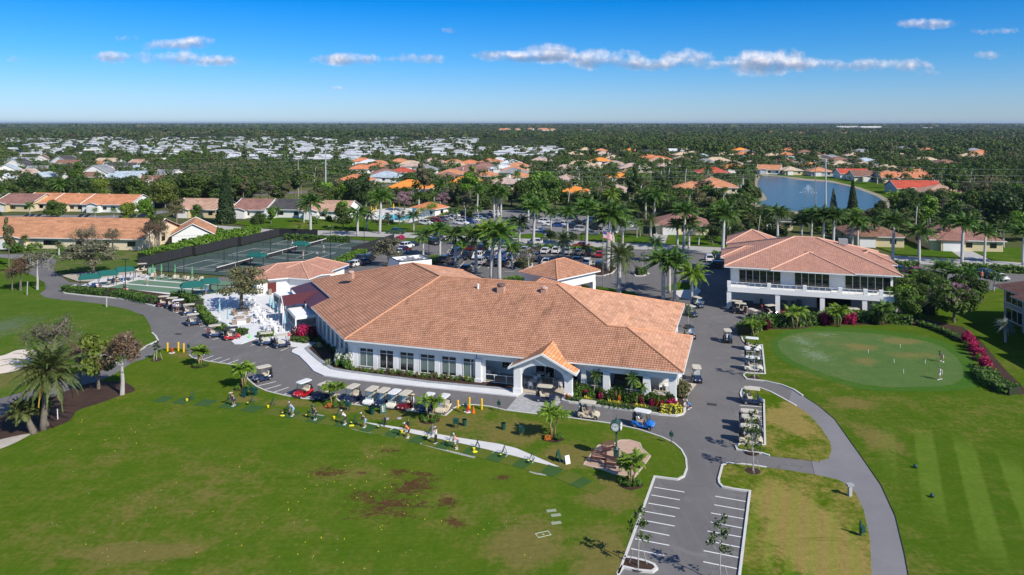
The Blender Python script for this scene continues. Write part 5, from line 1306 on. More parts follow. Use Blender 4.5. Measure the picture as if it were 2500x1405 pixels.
car_row('along the yellow hedge of the swimming pool',-25,[(1040,549,'suv','white'),(1056,547,'sedan','dark red'),(1066,544,'suv','red'),(1080,540,'suv','grey'),(1092,537,'sedan','silver'),(1100,535,'sedan','black'),(1108,530,'suv','white'),(1126,527,'pickup','black')])
car_row('in the middle of the north car park',-25,[(1128,549,'suv','white'),(1146,546,'suv','blue'),(1140,541,'suv','silver'),(1157,541,'sedan','white'),(1170,537,'sedan','pale blue'),(1182,534,'suv','navy'),(1196,531,'sedan','black'),(1208,527,'suv','white')])
car_row('in the pale north car park',-15,[(1318,566,'sedan','white'),(1332,546,'suv','white'),(1345,552,'sedan','white'),(1364,554,'sedan','blue'),(1351,538,'sedan','silver'),(1384,553,'suv','white'),(1400,558,'suv','navy'),(1420,565,'suv','silver'),(1412,548,'sedan','black'),(1396,536,'sedan','navy'),(1444,540,'sedan','white'),(1446,551,'sedan','navy'),(1444,574,'sedan','grey'),(1452,562,'suv','black'),(1310,535,'suv','dark grey'),(1490,570,'sedan','white'),(1540,555,'suv','white'),(1276,560,'sedan','black'),(1262,566,'suv','dark grey')])
car(1304,597,162,'suv','white','white sport utility vehicle driving along the road behind the date palm','cars on the road');car(1418,604,162,'sedan','red','red sedan on the road between two date palms','cars on the road')
car_row('beside the golf shop ramp',80,[(1731,638,'suv','white'),(1755,640,'pickup','black')]);car(1746,655,172,'suv','dark grey','dark grey sport utility vehicle crossing in front of the white one')
car_row('in the east car park',105,[(2192,664,'sedan','black'),(2231,668,'sedan','red'),(2240,690,'sedan','pale blue'),(2403,677,'van','black'),(2434,683,'sedan','white'),(2152,690,'sedan','silver')],grp='cars in the east car park')
car(15,512,10,'sedan','silver','silver sedan on the drive of the leftmost terracotta row house','cars at the houses');car(525,566,15,'sedan','black','black sedan beside the brown-roofed row house gable','cars at the houses');car(505,528,60,'suv','navy','dark vehicle under the norfolk pine on the brick drive','cars at the houses');car(2090,597,100,'pickup','dark grey','grey pickup on the drive of the brown-roofed house behind the golf shop','cars at the houses')
car(966,571,170,'pickup','green','dark utility vehicle parked on the road verge near the pool','cars on the road')
GC='golf carts in the front bay'
cart(641,930,222,'navy','navy golf cart alone under the cluster palms at the bay end','b',(0,),GC)
cart(740,968,236,'red','bright red golf cart with white canopy','w',(),GC)
cart(792,974,240,'navy','navy golf cart half hidden behind a small palm','b',(4,),GC)
cart(860,981,246,'navy','navy golf cart just right of the small palm island','b',(),GC)
cart(907,987,250,'white','white golf cart with a tan canopy','b',(1,),GC)
cart(935,991,250,'navy','navy golf cart between the white and the cream carts','b',(),GC)
cart(962,995,250,'cream','cream golf cart with white canopy beside the red one','w',(),GC)
cart(989,998,250,'dark red','dark red golf cart with a person standing at its side','b',(),GC)
cart(1045,1004,250,'navy','navy golf cart hidden behind the palm beside the beige cart','w',(),GC)
cart(1082,1007,250,'beige','beige golf cart at the right end of the front bay','w',(),GC)
cart(1333,980,-14,'navy','navy golf cart parked on the grey paver crossing','b',(0,4),'golf carts on the drive')
cart(1438,1021,-18,'beige','beige golf cart with two riders driving past the flower bed','b',(0,1),'golf carts on the drive')
cart(1571,1044,-28,'bright blue','bright blue golf cart with white canopy driving behind the clock','w',(0,4),'golf carts on the drive')
GP='golf carts beside the patio'
cart(402,748,12,'dark red','dark red golf cart leftmost beside the patio hedge','b',(0,),GP);cart(422,752,12,'black','black golf cart second from the patio hedge corner','b',(2,),GP)
cart(437,757,15,'black','black golf cart with a bright white canopy and people around it','w',(4,3),GP);cart(463,769,18,'navy','navy golf cart behind the lone one by the patio hedge','b',(0,),GP)
cart(473,794,32,'navy','navy golf cart alone amid empty stalls beside the patio','b',(),GP);cart(526,823,24,'navy','navy golf cart next to the red one by the patio','b',(0,2),GP)
cart(567,829,24,'red','red golf cart with a black canopy by the patio','k',(0,),GP);cart(652,842,22,'navy','navy golf cart with orange bag by the tall patio stools','b',(2,0),GP);cart(689,848,24,'navy','navy golf cart nearest the person in coral','b',(0,0),GP)
GE='golf carts in the east bays'
cart(1776,835,82,'black','black golf cart driving away up the lane','b',(1,3),'golf carts on the drive')
cart(1838,856,-17,'white','white golf cart with red seats and white canopy','w',(2,),GE);cart(1839,884,-17,'navy','dark golf cart second down in the upper east bay','w',(0,),GE);cart(1840,906,-17,'cream','pale golf cart with blue bags in the upper east bay','w',(3,3),GE)
cart(1838,986,-15,'navy','navy golf cart with a driver at the top of the lower east bay','b',(4,1),GE);cart(1832,1044,-14,'black','black golf cart with cream canopy first of three close together','b',(0,),GE)
cart(1835,1059,-14,'navy','navy golf cart in the middle of three close together','b',(4,0),GE);cart(1833,1083,-14,'beige','beige golf cart lowest in the lower east bay','b',(0,0),GE)
cart(1701,931,-98,'navy','navy golf cart beside the east steps of the clubhouse','b',(),'golf carts by the east wall');cart(1684,826,-80,'black','black canopied golf cart by the east wall','k',(0,),'golf carts by the east wall')
cart(1688,773,-66,'navy','navy golf cart with two canopies under the north-east roof corner','b',(0,),'golf carts by the east wall');cart(1703,751,-70,'navy','navy golf cart farthest along the east wall by the palms','b',(),'golf carts by the east wall')
GB='golf carts in front of the golf shop'
cart(1806,766,160,'black','black golf cart beside the left column of the golf shop','b',(0,),GB);cart(1837,782,110,'black','black golf cart with yellow bag in front of the golf shop','b',(4,),GB);cart(1882,771,20,'navy','navy golf cart beside the person in red at the golf shop','b',(),GB)
cart(2040,777,30,'navy','golf cart behind the twin palm in front of the garage','b',(),GB);cart(2086,780,0,'navy','golf cart under the outside stair','b',(),GB);cart(1797,760,160,'navy','rear golf cart behind the black one by the left column','b',(),GB)
cart(345,664,200,'beige','beige golf cart parked by the tennis fence corner','b',(0,),'golf carts by the tennis courts')
#people
def skinned(name,verts,edges,rads,root_i=0,sub=1):
 me=bpy.data.meshes.new(name+'_skel');bm=bmesh.new();lay=bm.verts.layers.skin.verify()
 vs=[]
 for p,r in zip(verts,rads):
  v=bm.verts.new(p);v[lay].radius=(r,r)if not hasattr(r,'__len__')else r;vs.append(v)
 for a,b in edges:bm.edges.new((vs[a],vs[b]))
 vs[root_i][lay].use_root=True
 bm.to_mesh(me);bm.free()
 o=bpy.data.objects.new('skel',me);C.objects.link(o)
 m=o.modifiers.new('s','SKIN');m.use_smooth_shade=True;m.branch_smoothing=.6
 if sub:s=o.modifiers.new('u','SUBSURF');s.levels=sub;s.render_levels=sub
 dg=bpy.context.evaluated_depsgraph_get()
 out=bpy.data.meshes.new_from_object(o.evaluated_get(dg));out.name=name;out.materials.clear()
 bpy.data.objects.remove(o);bpy.data.meshes.remove(me)
 return out
def body_joints(pose):
 J={}
 lean={'stand':0,'address':.62,'walk':.05,'sit':-.05,'kneel':.75,'putt':.75,'arms_up':0}[pose]
 hz={'stand':.93,'address':.86,'walk':.92,'sit':.52,'kneel':.42,'putt':.87,'arms_up':.93}[pose]
 def up(d,x=0):return Vector((math.sin(lean)*d+x,0,hz+math.cos(lean)*d))
 J['pel']=Vector((0,0,hz));J['waist']=up(.16);J['chest']=up(.36);J['neck']=up(.53)
 hd=J['neck']+Vector((math.sin(lean*.9)*.09+.02,0,.09));J['nk2']=hd;J['head']=hd+Vector((.035+.05*math.sin(lean),0,.09));J['crown']=J['head']+Vector((.01,0,.075))
 for s,n in((1,'l'),(-1,'r')):
  J['sh'+n]=up(.47)+Vector((0,s*.19,0))
  if pose in('address','putt'):
   J['el'+n]=J['sh'+n]+Vector((.08,-s*.04,-.27));J['wr'+n]=J['el'+n]+Vector((.10,-s*.10,-.23));hd_=Vector((.05,-s*.02,-.08))
  elif pose=='sit':J['el'+n]=J['sh'+n]+Vector((.10,s*.05,-.25));J['wr'+n]=J['el'+n]+Vector((.22,-s*.06,-.04));hd_=Vector((.09,0,-.01))
  elif pose=='kneel':J['el'+n]=J['sh'+n]+Vector((.12,0,-.24));J['wr'+n]=J['el'+n]+Vector((.18,-s*.06,-.10));hd_=Vector((.08,0,-.03))
  elif pose=='arms_up':J['el'+n]=J['sh'+n]+Vector((.10,s*.06,-.23));J['wr'+n]=J['el'+n]+Vector((.14,-s*.16,.16));hd_=Vector((.03,-s*.04,.08))
  else:
   sw=.10*s if pose=='walk' else 0
   J['el'+n]=J['sh'+n]+Vector((sw,s*.05,-.28));J['wr'+n]=J['el'+n]+Vector((.06+sw,s*.0,-.25));hd_=Vector((.02,0,-.09))
  J['ha'+n]=J['wr'+n]+hd_
  side=Vector((0,s,0));f=hd_.normalized()
  for k in range(4):
   b=J['ha'+n]+side*0+Vector((.0,0,0))+(Vector((1,0,0))if abs(f.z)>.6 else Vector((0,1,0)))*(.03*(k-1.5)/1.5)
   J['f%d%s'%(k,n)]=b+f*.045;J['g%d%s'%(k,n)]=b+f*(.085-.008*abs(k-1.3))+Vector((.012,-s*.01,-.006))
  J['th'+n]=J['wr'+n]+f*.04+Vector((.045,-s*.01,0));J['ti'+n]=J['th'+n]+f*.04+Vector((.012,-s*.008,0))
  J['hip'+n]=J['pel']+Vector((0,s*.095,-.05))
  if pose=='sit':J['kn'+n]=Vector((.42,s*.13,.50));J['an'+n]=Vector((.45,s*.13,.09))
  elif pose=='kneel':J['kn'+n]=Vector((.33,s*.14,.44 if s>0 else .07));J['an'+n]=Vector((.22,s*.14,.08))if s>0 else Vector((-.12,s*.14,.10))
  elif pose in('address','putt'):J['kn'+n]=Vector((.10,s*.17,.47));J['an'+n]=Vector((.02,s*.19,.08));J['hip'+n]+=Vector((-.06,0,0))
  elif pose=='walk':J['kn'+n]=Vector((.12*s+.06,s*.10,.50));J['an'+n]=Vector((.22*s-.03,s*.10,.09))
  else:J['kn'+n]=Vector((.02,s*.11,.50));J['an'+n]=Vector((0,s*.12,.08))
  J['toe'+n]=J['an'+n]+Vector((.17,s*.02,-.045));J['heel'+n]=J['an'+n]+Vector((-.05,0,-.035))
 return J
RAD={'pel':.135,'waist':.12,'chest':.14,'neck':.06,'nk2':.052,'head':.088,'crown':.07,'sh':.062,'el':.043,'wr':.028,'ha':.034,'hip':.095,'kn':.058,'an':.038,'toe':.035,'heel':.04,'f':.010,'g':.008,'th':.012,'ti':.009}
def rr(k):
 for q in(k,k[:-1]):
  if q in RAD:return RAD[q]
 return RAD[k[0]]
def sk(name,J,chain,grow=0.0,only=None,sub=1,rscale=None):
 ks=[]
 for a,b in chain:
  for q in(a,b):
   if q not in ks:ks.append(q)
 return skinned(name,[J[k]for k in ks],[(ks.index(a),ks.index(b))for a,b in chain],[(rscale or{}).get(k,rr(k)+grow)for k in ks],0,sub)
POSE={}
def make_pose(pose):
 J=body_joints(pose);E=[('pel','waist'),('waist','chest'),('chest','neck'),('neck','nk2'),('nk2','head'),('head','crown')]
 for n in'lr':
  E+=[('chest','sh'+n),('sh'+n,'el'+n),('el'+n,'wr'+n),('wr'+n,'ha'+n),('pel','hip'+n),('hip'+n,'kn'+n),('kn'+n,'an'+n),('an'+n,'toe'+n)]
  for k in range(4):E+=[('ha'+n,'f%d%s'%(k,n)),('f%d%s'%(k,n),'g%d%s'%(k,n))]
  E+=[('wr'+n,'th'+n),('th'+n,'ti'+n)]
 D={'body':sk('body',J,E)}
 J2=dict(J)
 for n in'lr':J2['sl'+n]=J['sh'+n].lerp(J['el'+n],.85);J2['st'+n]=J['hip'+n].lerp(J['kn'+n],.85)
 S=[('waist','chest'),('chest','neck'),('pel','waist')]+[q for n in'lr' for q in(('chest','sh'+n),('sh'+n,'sl'+n))]
 RAD['sl']=.056;RAD['st']=.082
 D['shirt']=sk('shirt',J2,[('pel','waist')]+S[:2]+S[3:],.018)
 D['long_shirt']=sk('long_shirt',J2,[('pel','waist')]+S[:2]+[q for n in'lr' for q in(('chest','sh'+n),('sh'+n,'el'+n),('el'+n,'wr'+n))],.018)
 P1=[('pel','waist')]+[q for n in'lr' for q in(('pel','hip'+n),('hip'+n,'st'+n))]
 D['shorts']=sk('shorts',J2,P1,.014,rscale={'waist':.118})
 D['trousers']=sk('trousers',J2,[('pel','waist')]+[q for n in'lr' for q in(('pel','hip'+n),('hip'+n,'kn'+n),('kn'+n,'an'+n))],.014,rscale={'waist':.118})
 mb=MB()
 for n in'lr':
  a,t=J['an'+n],J['toe'+n];mb.tube([a+Vector((-.07,0,-.03)),a+Vector((.03,0,-.025)),t+Vector((.03,0,-.0)),t+Vector((.07,0,-.01))],[.035,.055,.045,.02],7)
 D['shoes']=mb.mesh('shoes',uv=False,smooth=True)
 h=J['head']
 D['cap']=MB().blob(h+Vector((0,0,.045)),(.125,.115,.095),seg=10,ring=6).box(h+Vector((.15,0,.05)),(.12,.15,.015),tilt=('Y',.25)).mesh('cap',uv=False,smooth=True)
 D['hair']=MB().blob(h+Vector((-.035,0,.04)),(.115,.115,.115),seg=10,ring=6).mesh('hair',uv=False,smooth=True)
 D['sun_hat']=MB().blob(h+Vector((0,0,.06)),(.12,.115,.09),seg=10,ring=6).lathe([(.24,.045),(.25,.05),(.12,.075)],h,12).mesh('sun_hat',uv=False)
 f=MB().blob(h+Vector((.098,0,-.01)),(.022,.014,.028),seg=6,ring=4)
 for s in(-1,1):f.blob(h+Vector((0,s*.092,0)),(.018,.012,.03),seg=6,ring=4)
 D['face']=f.mesh('face',uv=False)
 e=MB()
 for s in(-1,1):e.blob(h+Vector((.088,s*.034,.022)),(.01,.014,.009),seg=6,ring=4)
 e.box(h+Vector((.09,0,-.045)),(.012,.04,.008));D['eyes_and_mouth']=e.mesh('eyes_and_mouth',uv=False)
 D['J']=J;POSE[pose]=D
SKIN=plain('skin',(.42,.23,.16),.55,var=.05);SKIN2=plain('dark_hair',(.05,.035,.025),.7);M_greyhair=plain('grey_hair',(.5,.48,.45),.8)
CL={}
def cloth(col):
 T={'white':(.78,.78,.78),'navy':(.02,.035,.085),'light blue':(.20,.42,.66),'blue':(.05,.20,.52),'black':(.02,.02,.022),'orange':(.85,.16,.02),'pink':(.80,.34,.30),'coral':(.70,.10,.10),'grey':(.14,.14,.15),'red':(.62,.04,.04),'khaki':(.46,.40,.30),'pale':(.66,.68,.72),'teal':(.05,.35,.38),'lilac':(.42,.34,.55),'straw':(.60,.50,.30),'yellow':(.8,.5,.04)}
 if col not in CL:CL[col]=plain('cloth_'+col.replace(' ','_'),T[col],.85,var=.06,scale=8)
 return CL[col]
def person(px,py,ang,pose,top,bottom,label,long_sl=False,legs='shorts',hat='cap',hatcol='white',z=0.0,h=1.0,shoe='white',pos=None,group=None):
 if pose not in POSE:make_pose(pose)
 D=POSE[pose];p=pos if pos is not None else G(px,py,z)
 r=root('person',label,'person',p,R(ang),h,group)
 b=obj('body',D['body'],SKIN,r);obj('face',D['face'],SKIN,b);obj('eyes_and_mouth',D['eyes_and_mouth'],SKIN2,b)
 obj('long_sleeved_shirt' if long_sl else'shirt',D['long_shirt' if long_sl else'shirt'],cloth(top),r)
 obj(legs,D[legs],cloth(bottom),r);obj('shoes',D['shoes'],cloth(shoe),r)
 if hat:obj('cap' if hat=='cap' else'sun_hat',D[hat],cloth(hatcol),r)
 obj('hair',D['hair'],M_greyhair if hat is None else SKIN2,r,sc=1.0 if hat is None else .985)
 return r
def golf_club(px,py,ang,label,z=0.0,L=.95):
 p=G(px,py,z);rot=Matrix.Rotation(R(ang),3,'Z')
 mb=MB().tube([(.40,.0,.80 if L>.9 else .78),(.72,0,.03)],.009,4).box((.74,.03,.025),(.04,.12,.05)).tube([(.40,0,.80),(.44,0,.70)],.016,5)
 return tag(obj('golf_club',mb,M_chrome,None,p,R(ang)),label,'golf club','golf clubs in hand')
ZG=.12
GD=150
person(572,992,170,'address','navy','navy','person in navy shirt and straw sun hat on the leftmost occupied mat',hat='sun_hat',hatcol='straw',z=ZG)
person(716,1016,175,'address','light blue','light blue','person in light blue shirt and blue shorts bent over the ball',z=ZG,hatcol='pale')
person(772,1025,185,'address','navy','navy','person all in navy with long trousers on the range mats',long_sl=True,legs='trousers',z=ZG,hatcol='black')
person(844,1037,178,'address','white','navy','person in white shirt and navy shorts at the range',z=ZG)
person(892,1044,172,'address','navy','light blue','person in navy top and light blue shorts leaning over the ball',long_sl=True,z=ZG)
person(998,1069,180,'address','orange','black','person in orange shirt and black shorts at the range',z=ZG)
person(1064,1084,150,'arms_up','white','black','person in white hoodie and black trousers with arms raised',long_sl=True,legs='trousers',z=ZG)
person(1117,1096,185,'address','pink','grey','person in pink shirt and grey shorts, last on the range',z=ZG,hat=None)
for x,y,l in((716,1016,'light blue shirt'),(844,1037,'white shirt'),(998,1069,'orange shirt'),(1117,1096,'pink shirt'),(772,1025,'navy trousers'),(892,1044,'navy top')):golf_club(x,y,178,'golf club held by the person in %s'%l,ZG)
person(1009,999,200,'stand','white','grey','person in white jacket leaning at the dark red cart',long_sl=True,hat='sun_hat',hatcol='straw',z=0)
person(1686,999,190,'kneel','blue','navy','person in blue shirt crouching at the planter corner',hat=None,shoe='white')
person(705,837,-100,'stand','coral','pale','person in coral shirt and pale shorts by the patio cart stalls')
person(2301,884,200,'putt','grey','khaki','person in grey shirt putting at the far side of the green',z=.14,hatcol='black')
person(2295,928,180,'walk','white','white','person in white walking on the putting green',z=.14,hatcol='grey');golf_club(2301,884,200,'putter held by the person in grey shirt',.14)
person(1821,768,60,'stand','white','red','person in white top and red shorts by the golf shop carts');person(1861,770,200,'stand','red','navy','person in red shirt and red cap beside the navy cart',hatcol='red')
person(2398,682,250,'stand','orange','khaki','person in orange at the back of the black minivan',hat=None)
def rider(px,py,ang,off,top,label):
 p=G(px,py)+Matrix.Rotation(R(ang),3,'Z')@Vector((-.42,off,.30))
 person(0,0,ang,'sit',top,'navy',label,pos=p,hatcol='white',h=.95)
rider(1438,1021,-18,.25,'navy','driver in navy shirt in the moving beige cart');rider(1438,1021,-18,-.25,'grey','passenger in grey in the moving beige cart')
rider(1571,1044,-28,.25,'pale','driver in pale shirt in the bright blue cart');rider(1571,1044,-28,-.25,'white','passenger in white in the bright blue cart')
rider(1838,986,-15,.25,'white','driver in white sitting in the lower east bay cart')
for x,y,t_,b_,a in((425,763,'lilac','navy',100),(430,764,'white','navy',60),(436,763,'white','black',200),(420,760,'grey','black',30)):person(x,y,a,'stand',t_,b_,'person in %s top with %s shorts beside the white-canopied cart'%(t_,b_),group='people unloading at the carts')
TN=.06
for x,y,a,t_,b_,l in((714,601,160,'black','white','tennis player in black top left of the far shelter'),(727,587,200,'white','pink','tennis player in white behind the far green shelter'),(791,616,200,'white','black','tennis player in white right of the far net'),(774,631,120,'light blue','black','tennis player in light blue near the court edge'),(740,631,80,'pink','white','tennis player in pink above the bath house roof')):
 person(x,y,a,'walk',t_,b_,l,z=TN)
for x,y,a,ps,t_,b_,l in((379,684,250,'stand','pink','khaki','person in pink shirt by the row of loungers'),(360,697,250,'stand','pale','khaki','person with a pale shirt on the far bocce lane'),(303,711,80,'stand','grey','black','person in grey by the near bocce lane'),(310,723,90,'stand','pink','light blue','person in pink top and light blue trousers by the lamp post'),(301,689,0,'stand','light blue','light blue','person in light blue under the third green shelter'),(307,687,30,'stand','coral','khaki','person in coral beside the third green shelter'),(318,686,10,'stand','white','white','person all in white near the third shelter'),(330,681,200,'stand','navy','navy','person in navy by the small table'),(214,706,-30,'sit','blue','khaki','seated person in blue under the first green shelter'),(237,706,-30,'sit','pale','white','seated person in pale clothes between two shelters'),(264,694,-30,'sit','pale','khaki','seated person with white cap under the second shelter'),(277,691,-30,'sit','yellow','khaki','seated person in yellow under the second shelter'),(243,704,-30,'sit','navy','navy','seated person in dark clothes next to the pale one'),(436,726,160,'sit','pale','khaki','seated person with white hat at the lane end, outermost'),(443,726,160,'sit','lilac','grey','seated person in lilac at the lane end'),(450,725,160,'sit','blue','khaki','seated person in blue at the lane end'),(503,720,90,'stand','blue','blue','person in blue by the patio rail'),(513,714,60,'stand','light blue','red','person in light blue and red by the patio rail'),(470,722,120,'sit','coral','black','seated person in coral under the near shelter')):
 person(x,y,a,ps,t_,b_,l,z=.1,legs='trousers' if b_ in('light blue','navy')else'shorts')
#things on the grass
M_clockg=plain('clock_green_iron',(.035,.085,.065),.45,var=.15);M_face=plain('clock_face',(.82,.82,.78),.5,var=.02)
M_dgreen=plain('dark_green_plastic',(.010,.065,.045),.5);M_yel=plain('yellow_plastic',(.85,.62,.01),.45);M_wood=plain('brown_bench_wood',(.085,.030,.020),.5,var=.2)
M_bolly=plain('bollard_yellow',(.85,.50,.01),.5);M_redp=plain('hydrant_red',(.65,.02,.015),.45);M_orangep=plain('cone_orange',(.90,.14,.01),.5);M_lime=plain('lime_plastic',(.10,.85,.12),.5)
ck=root('street_clock','green four-faced post clock on the small gravel plaza','clock',G(1505,1124,.12),R(-23))
obj('pedestal',MB().box((0,0,.12),(.62,.62,.24)).box((0,0,.62),(.46,.46,.8)).box((0,0,1.06),(.54,.54,.10)).box((0,0,.6),(.30,.50,.6)).box((0,0,.6),(.50,.30,.6)).lathe([(.22,1.1),(.15,1.2),(.17,1.25),(.10,1.35)]),M_clockg,ck)
obj('post',MB().lathe([(.10,1.3),(.085,1.9),(.11,1.95),(.08,2.0),(.075,2.55),(.13,2.65),(.10,2.75),(.22,2.9)]),M_clockg,ck)
hd=MB().lathe([(.20,2.88),(.42,3.0)],n=12)
for a in(0,90):
 M_=Matrix.Rotation(R(a),3,'Z');hd.tube([M_@Vector((-.46,0,3.38)),M_@Vector((.46,0,3.38))],.47,20)
hd.blob((0,0,3.45),(.50,.50,.48),seg=14,ring=8).lathe([(.16,3.86),(.10,3.95),(.15,4.02),(.05,4.1),(.07,4.16),(.02,4.22),(.012,4.5)],n=10)
hdo=obj('clock_head',hd,M_clockg,ck)
for a in range(4):
 rot=Matrix.Rotation(R(a*90-90),3,'Z')
 def fp(x,z,o):return rot@Vector((o,x,3.38+z))
 fo=obj('clock_face',MB().tube([fp(0,0,.44),fp(0,0,.485)],.39,24),M_face,hdo)
 hn=MB()
 for ang,L_,w_ in((62,.21,.022),(-72,.32,.016)):
  sx,cx_=math.sin(R(ang)),math.cos(R(ang));hn.hexa([fp(-cx_*w_,sx*w_,.488),fp(cx_*w_,-sx*w_,.488),fp(sx*L_+cx_*w_*.4,cx_*L_-sx*w_*.4,.488),fp(sx*L_-cx_*w_*.4,cx_*L_+sx*w_*.4,.488)],[fp(-cx_*w_,sx*w_,.494),fp(cx_*w_,-sx*w_,.494),fp(sx*L_+cx_*w_*.4,cx_*L_-sx*w_*.4,.494),fp(sx*L_-cx_*w_*.4,cx_*L_+sx*w_*.4,.494)])
 obj('clock_hand',hn,M_black,fo)
 fc=bpy.data.curves.new('numerals','FONT')
 num=MB()
 obj('dial_ring',MB().tube([fp(0,0,.485),fp(0,0,.497)],[.395,.385],24,cap=False),M_clockg,fo)
 bpy.data.curves.remove(fc)
 for k in range(12):
  an=R(k*30);n_=12 if k==0 else k
  cu=bpy.data.curves.new('numeral','FONT');cu.body=str(n_);cu.size=.115;cu.align_x='CENTER';cu.align_y='CENTER';cu.extrude=.002;cu.resolution_u=2
  to=bpy.data.objects.new('numeral',cu);C.objects.link(to)
  dg_=bpy.context.evaluated_depsgraph_get();me_=bpy.data.meshes.new_from_object(to.evaluated_get(dg_));bpy.data.objects.remove(to);bpy.data.curves.remove(cu)
  for v in me_.vertices:v.co=fp(v.co.x+math.sin(an)*.30,v.co.y+math.cos(an)*.30,.489+v.co.z)
  if k==0:allm=[]
  allm.append(me_)
 bmx=bmesh.new()
 for me_ in allm:bmx.from_mesh(me_)
 mm=bpy.data.meshes.new('numerals');bmx.to_mesh(mm);bmx.free();obj('numerals',mm,M_black,fo)
def bench(px,py,ang,label):
 r=root('park_bench',label,'bench',G(px,py,.12),R(ang),group='brown benches on the clock plaza')
 s=MB();[s.box((.06+.095*i,0,.45),(.075,1.55,.035))for i in range(5)];obj('seat',s,M_wood,r)
 b=MB();[b.box((-.02-.035*i,0,.56+.10*i),(.03,1.55,.075),tilt=('Y',-.3))for i in range(5)];obj('backrest',b,M_wood,r)
 for y in(-.68,.68):
  obj('leg',MB().tube([(.48,y,0),(.44,y,.25),(.46,y,.43),(.0,y,.43),(-.04,y,.0)],.035,5).tube([(0,y,.43),(-.18,y,1.0)],.03,5).tube([(-.08,y,.68),(.42,y,.66),(.46,y,.43)],.028,5),M_black,r)
bench(1462,1128,250,'brown slatted bench at the lower left of the clock');bench(1497,1142,250,'brown slatted bench at the foot of the clock');bench(1484,1103,300,'brown bench seen from behind at the upper plaza edge')
def areca(px,py,h,n,label,leaf='palmy',shr=True,z=.1,leaf2=None,seed=1,w=1.0,group='clustered palms in the grass'):
 key='areca%d'%seed
 rs=np.random.RandomState(seed+90);Q=[];tr=[]
 for i in range(n):
  a=6.28*i/n+rs.uniform(-.5,.5);lx,ly=math.cos(a)*.55*w,math.sin(a)*.35;th=h*rs.uniform(.50,.66)
  t=MB().tube([(lx*.25,ly*.25,-.1),(lx*.6,ly*.6,th*.5),(lx,ly,th)],[.09,.075,.06],7);tr.append((t,(lx,ly,th)))
  for k in range(14):
   Q+=frond(rs,h*.44*rs.uniform(.85,1.15),k*2.4+rs.uniform(-.3,.3),rs.uniform(.0,1.25),1.5,15,.085,.48,.55,th+.25,(-.12,.05),.25,(lx,ly,0))
 r=root('cluster_palm',label,'palm tree',G(px,py,z),group=group)
 for t,p in tr:obj('trunk',t.mesh('trunk',smooth=True),plain('golden_cane',(.36,.26,.12),.5,var=.25,scale=6),r)
 obj('fronds',np_mesh('fronds',np.array(Q).reshape(-1,3),4),LF[leaf],r)
 if shr:
  p=G(px,py,z)
  struct('mulch_ring',MB().prism([(p.x+math.cos(a)*1.15*w*random.uniform(.9,1.1),p.y+math.sin(a)*1.1*random.uniform(.9,1.1))for a in[i*math.pi/8 for i in range(16)]],.09,.135),M_mulch)
  for i in range(5):
   a=i*1.256+.3;q=p+Vector((math.cos(a)*.75*w,math.sin(a)*.65,0));shrub(q,.48,.45,['hedge','bright','hedge','orange' if seed in(3,5)else'hedge','hedge'][i],'low round shrub at the foot of a cluster palm','shrubs round the cluster palms')
 return r
areca(487,894,3.0,3,'cluster palm by the empty stalls at the yellow bollards',seed=1);areca(594,948,3.4,4,'cluster palm left of the lone navy cart',seed=2);areca(814,990,3.0,2,'small cluster palm on the island in the cart bay',seed=3)
areca(1050,1026,3.1,2,'cluster palm at the right end of the cart bay',seed=4);areca(1349,1070,4.1,3,'cluster palm below the paver crossing',seed=5);areca(1540,1182,3.0,3,'cluster palm at the lower edge of the clock plaza',seed=6)
def sapling(px,py,h,label,z=.12,seed=0,leaf='green',stakes=3):
 rs=np.random.RandomState(seed+300);mb=MB();tips=[]
 mb.tube([(0,0,0),(.04,0,h*.45),(0,.03,h*.98)],[.055,.04,.015],6)
 for i in range(9):
  t=.42+.58*i/9;a=i*2.4;e=Vector((math.cos(a)*h*.2*(1.3-t),math.sin(a)*h*.2*(1.3-t),h*(t+.10)));mb.tube([(0,0,h*t),e],[.018,.006],4,cap=False);tips.append(e)
 T=np.array([tuple(t)for t in tips]);k=rs.randint(0,len(T),230);P=T[k]+rs.normal(0,h*.035,(230,3))
 r=root('sapling',label,'young tree',G(px,py,z),group='staked saplings');obj('trunk',mb,M_bark_w,r);obj('crown',np_mesh('crown',leaf_quads(P,np.tile([0,0,1.],(230,1)),.17,rs),4),LF[leaf],r)
 for i in range(stakes):
  a=i*2.1+.4;obj('stake',MB().tube([(math.cos(a)*.75,math.sin(a)*.6,0),(math.cos(a)*.45,math.sin(a)*.36,1.0)],.03,4),M_bark_w,r)
 p=G(px,py,z);struct('mulch_ring',MB().prism([(p.x+math.cos(a)*.7,p.y+math.sin(a)*.7)for a in[i*math.pi/6 for i in range(12)]],.09,.14),M_mulch)
sapling(1558,1382,4.0,'staked sapling on the mulch island of the lower lot',seed=1);sapling(1757,1420,4.3,'staked sapling at the bottom edge between the parking stripes',seed=2);sapling(1838,1150,4.0,'staked sapling at the corner of the side path',seed=3)
sapling(1841,922,4.0,'sapling at the end of the upper east bay',seed=4);sapling(1836,1104,3.9,'sapling below the three close carts',seed=5);sapling(382,879,2.4,'small round-headed sapling left of the yellow bollards',seed=6);sapling(1680,800,3.4,'sapling by the east wall of the clubhouse',seed=7);sapling(1600,640,4.0,'thin sapling on the car park island',seed=8);sapling(1568,668,4.4,'thin sapling over the clipped yellow bush',seed=9)
st_=root('tree_stake','short staked post in the grass beside the curving path','stake',G(260,750,.1));obj('post',MB().tube([(0,0,0),(0,0,1.7)],.13,6),M_bark_w,st_)
st_=root('tree_stake','bare trunk wrapped in white by the left path bend','stake',G(66,721,.1));obj('post',MB().tube([(0,0,0),(.1,0,2.6)],.09,6),M_bark_w,st_)
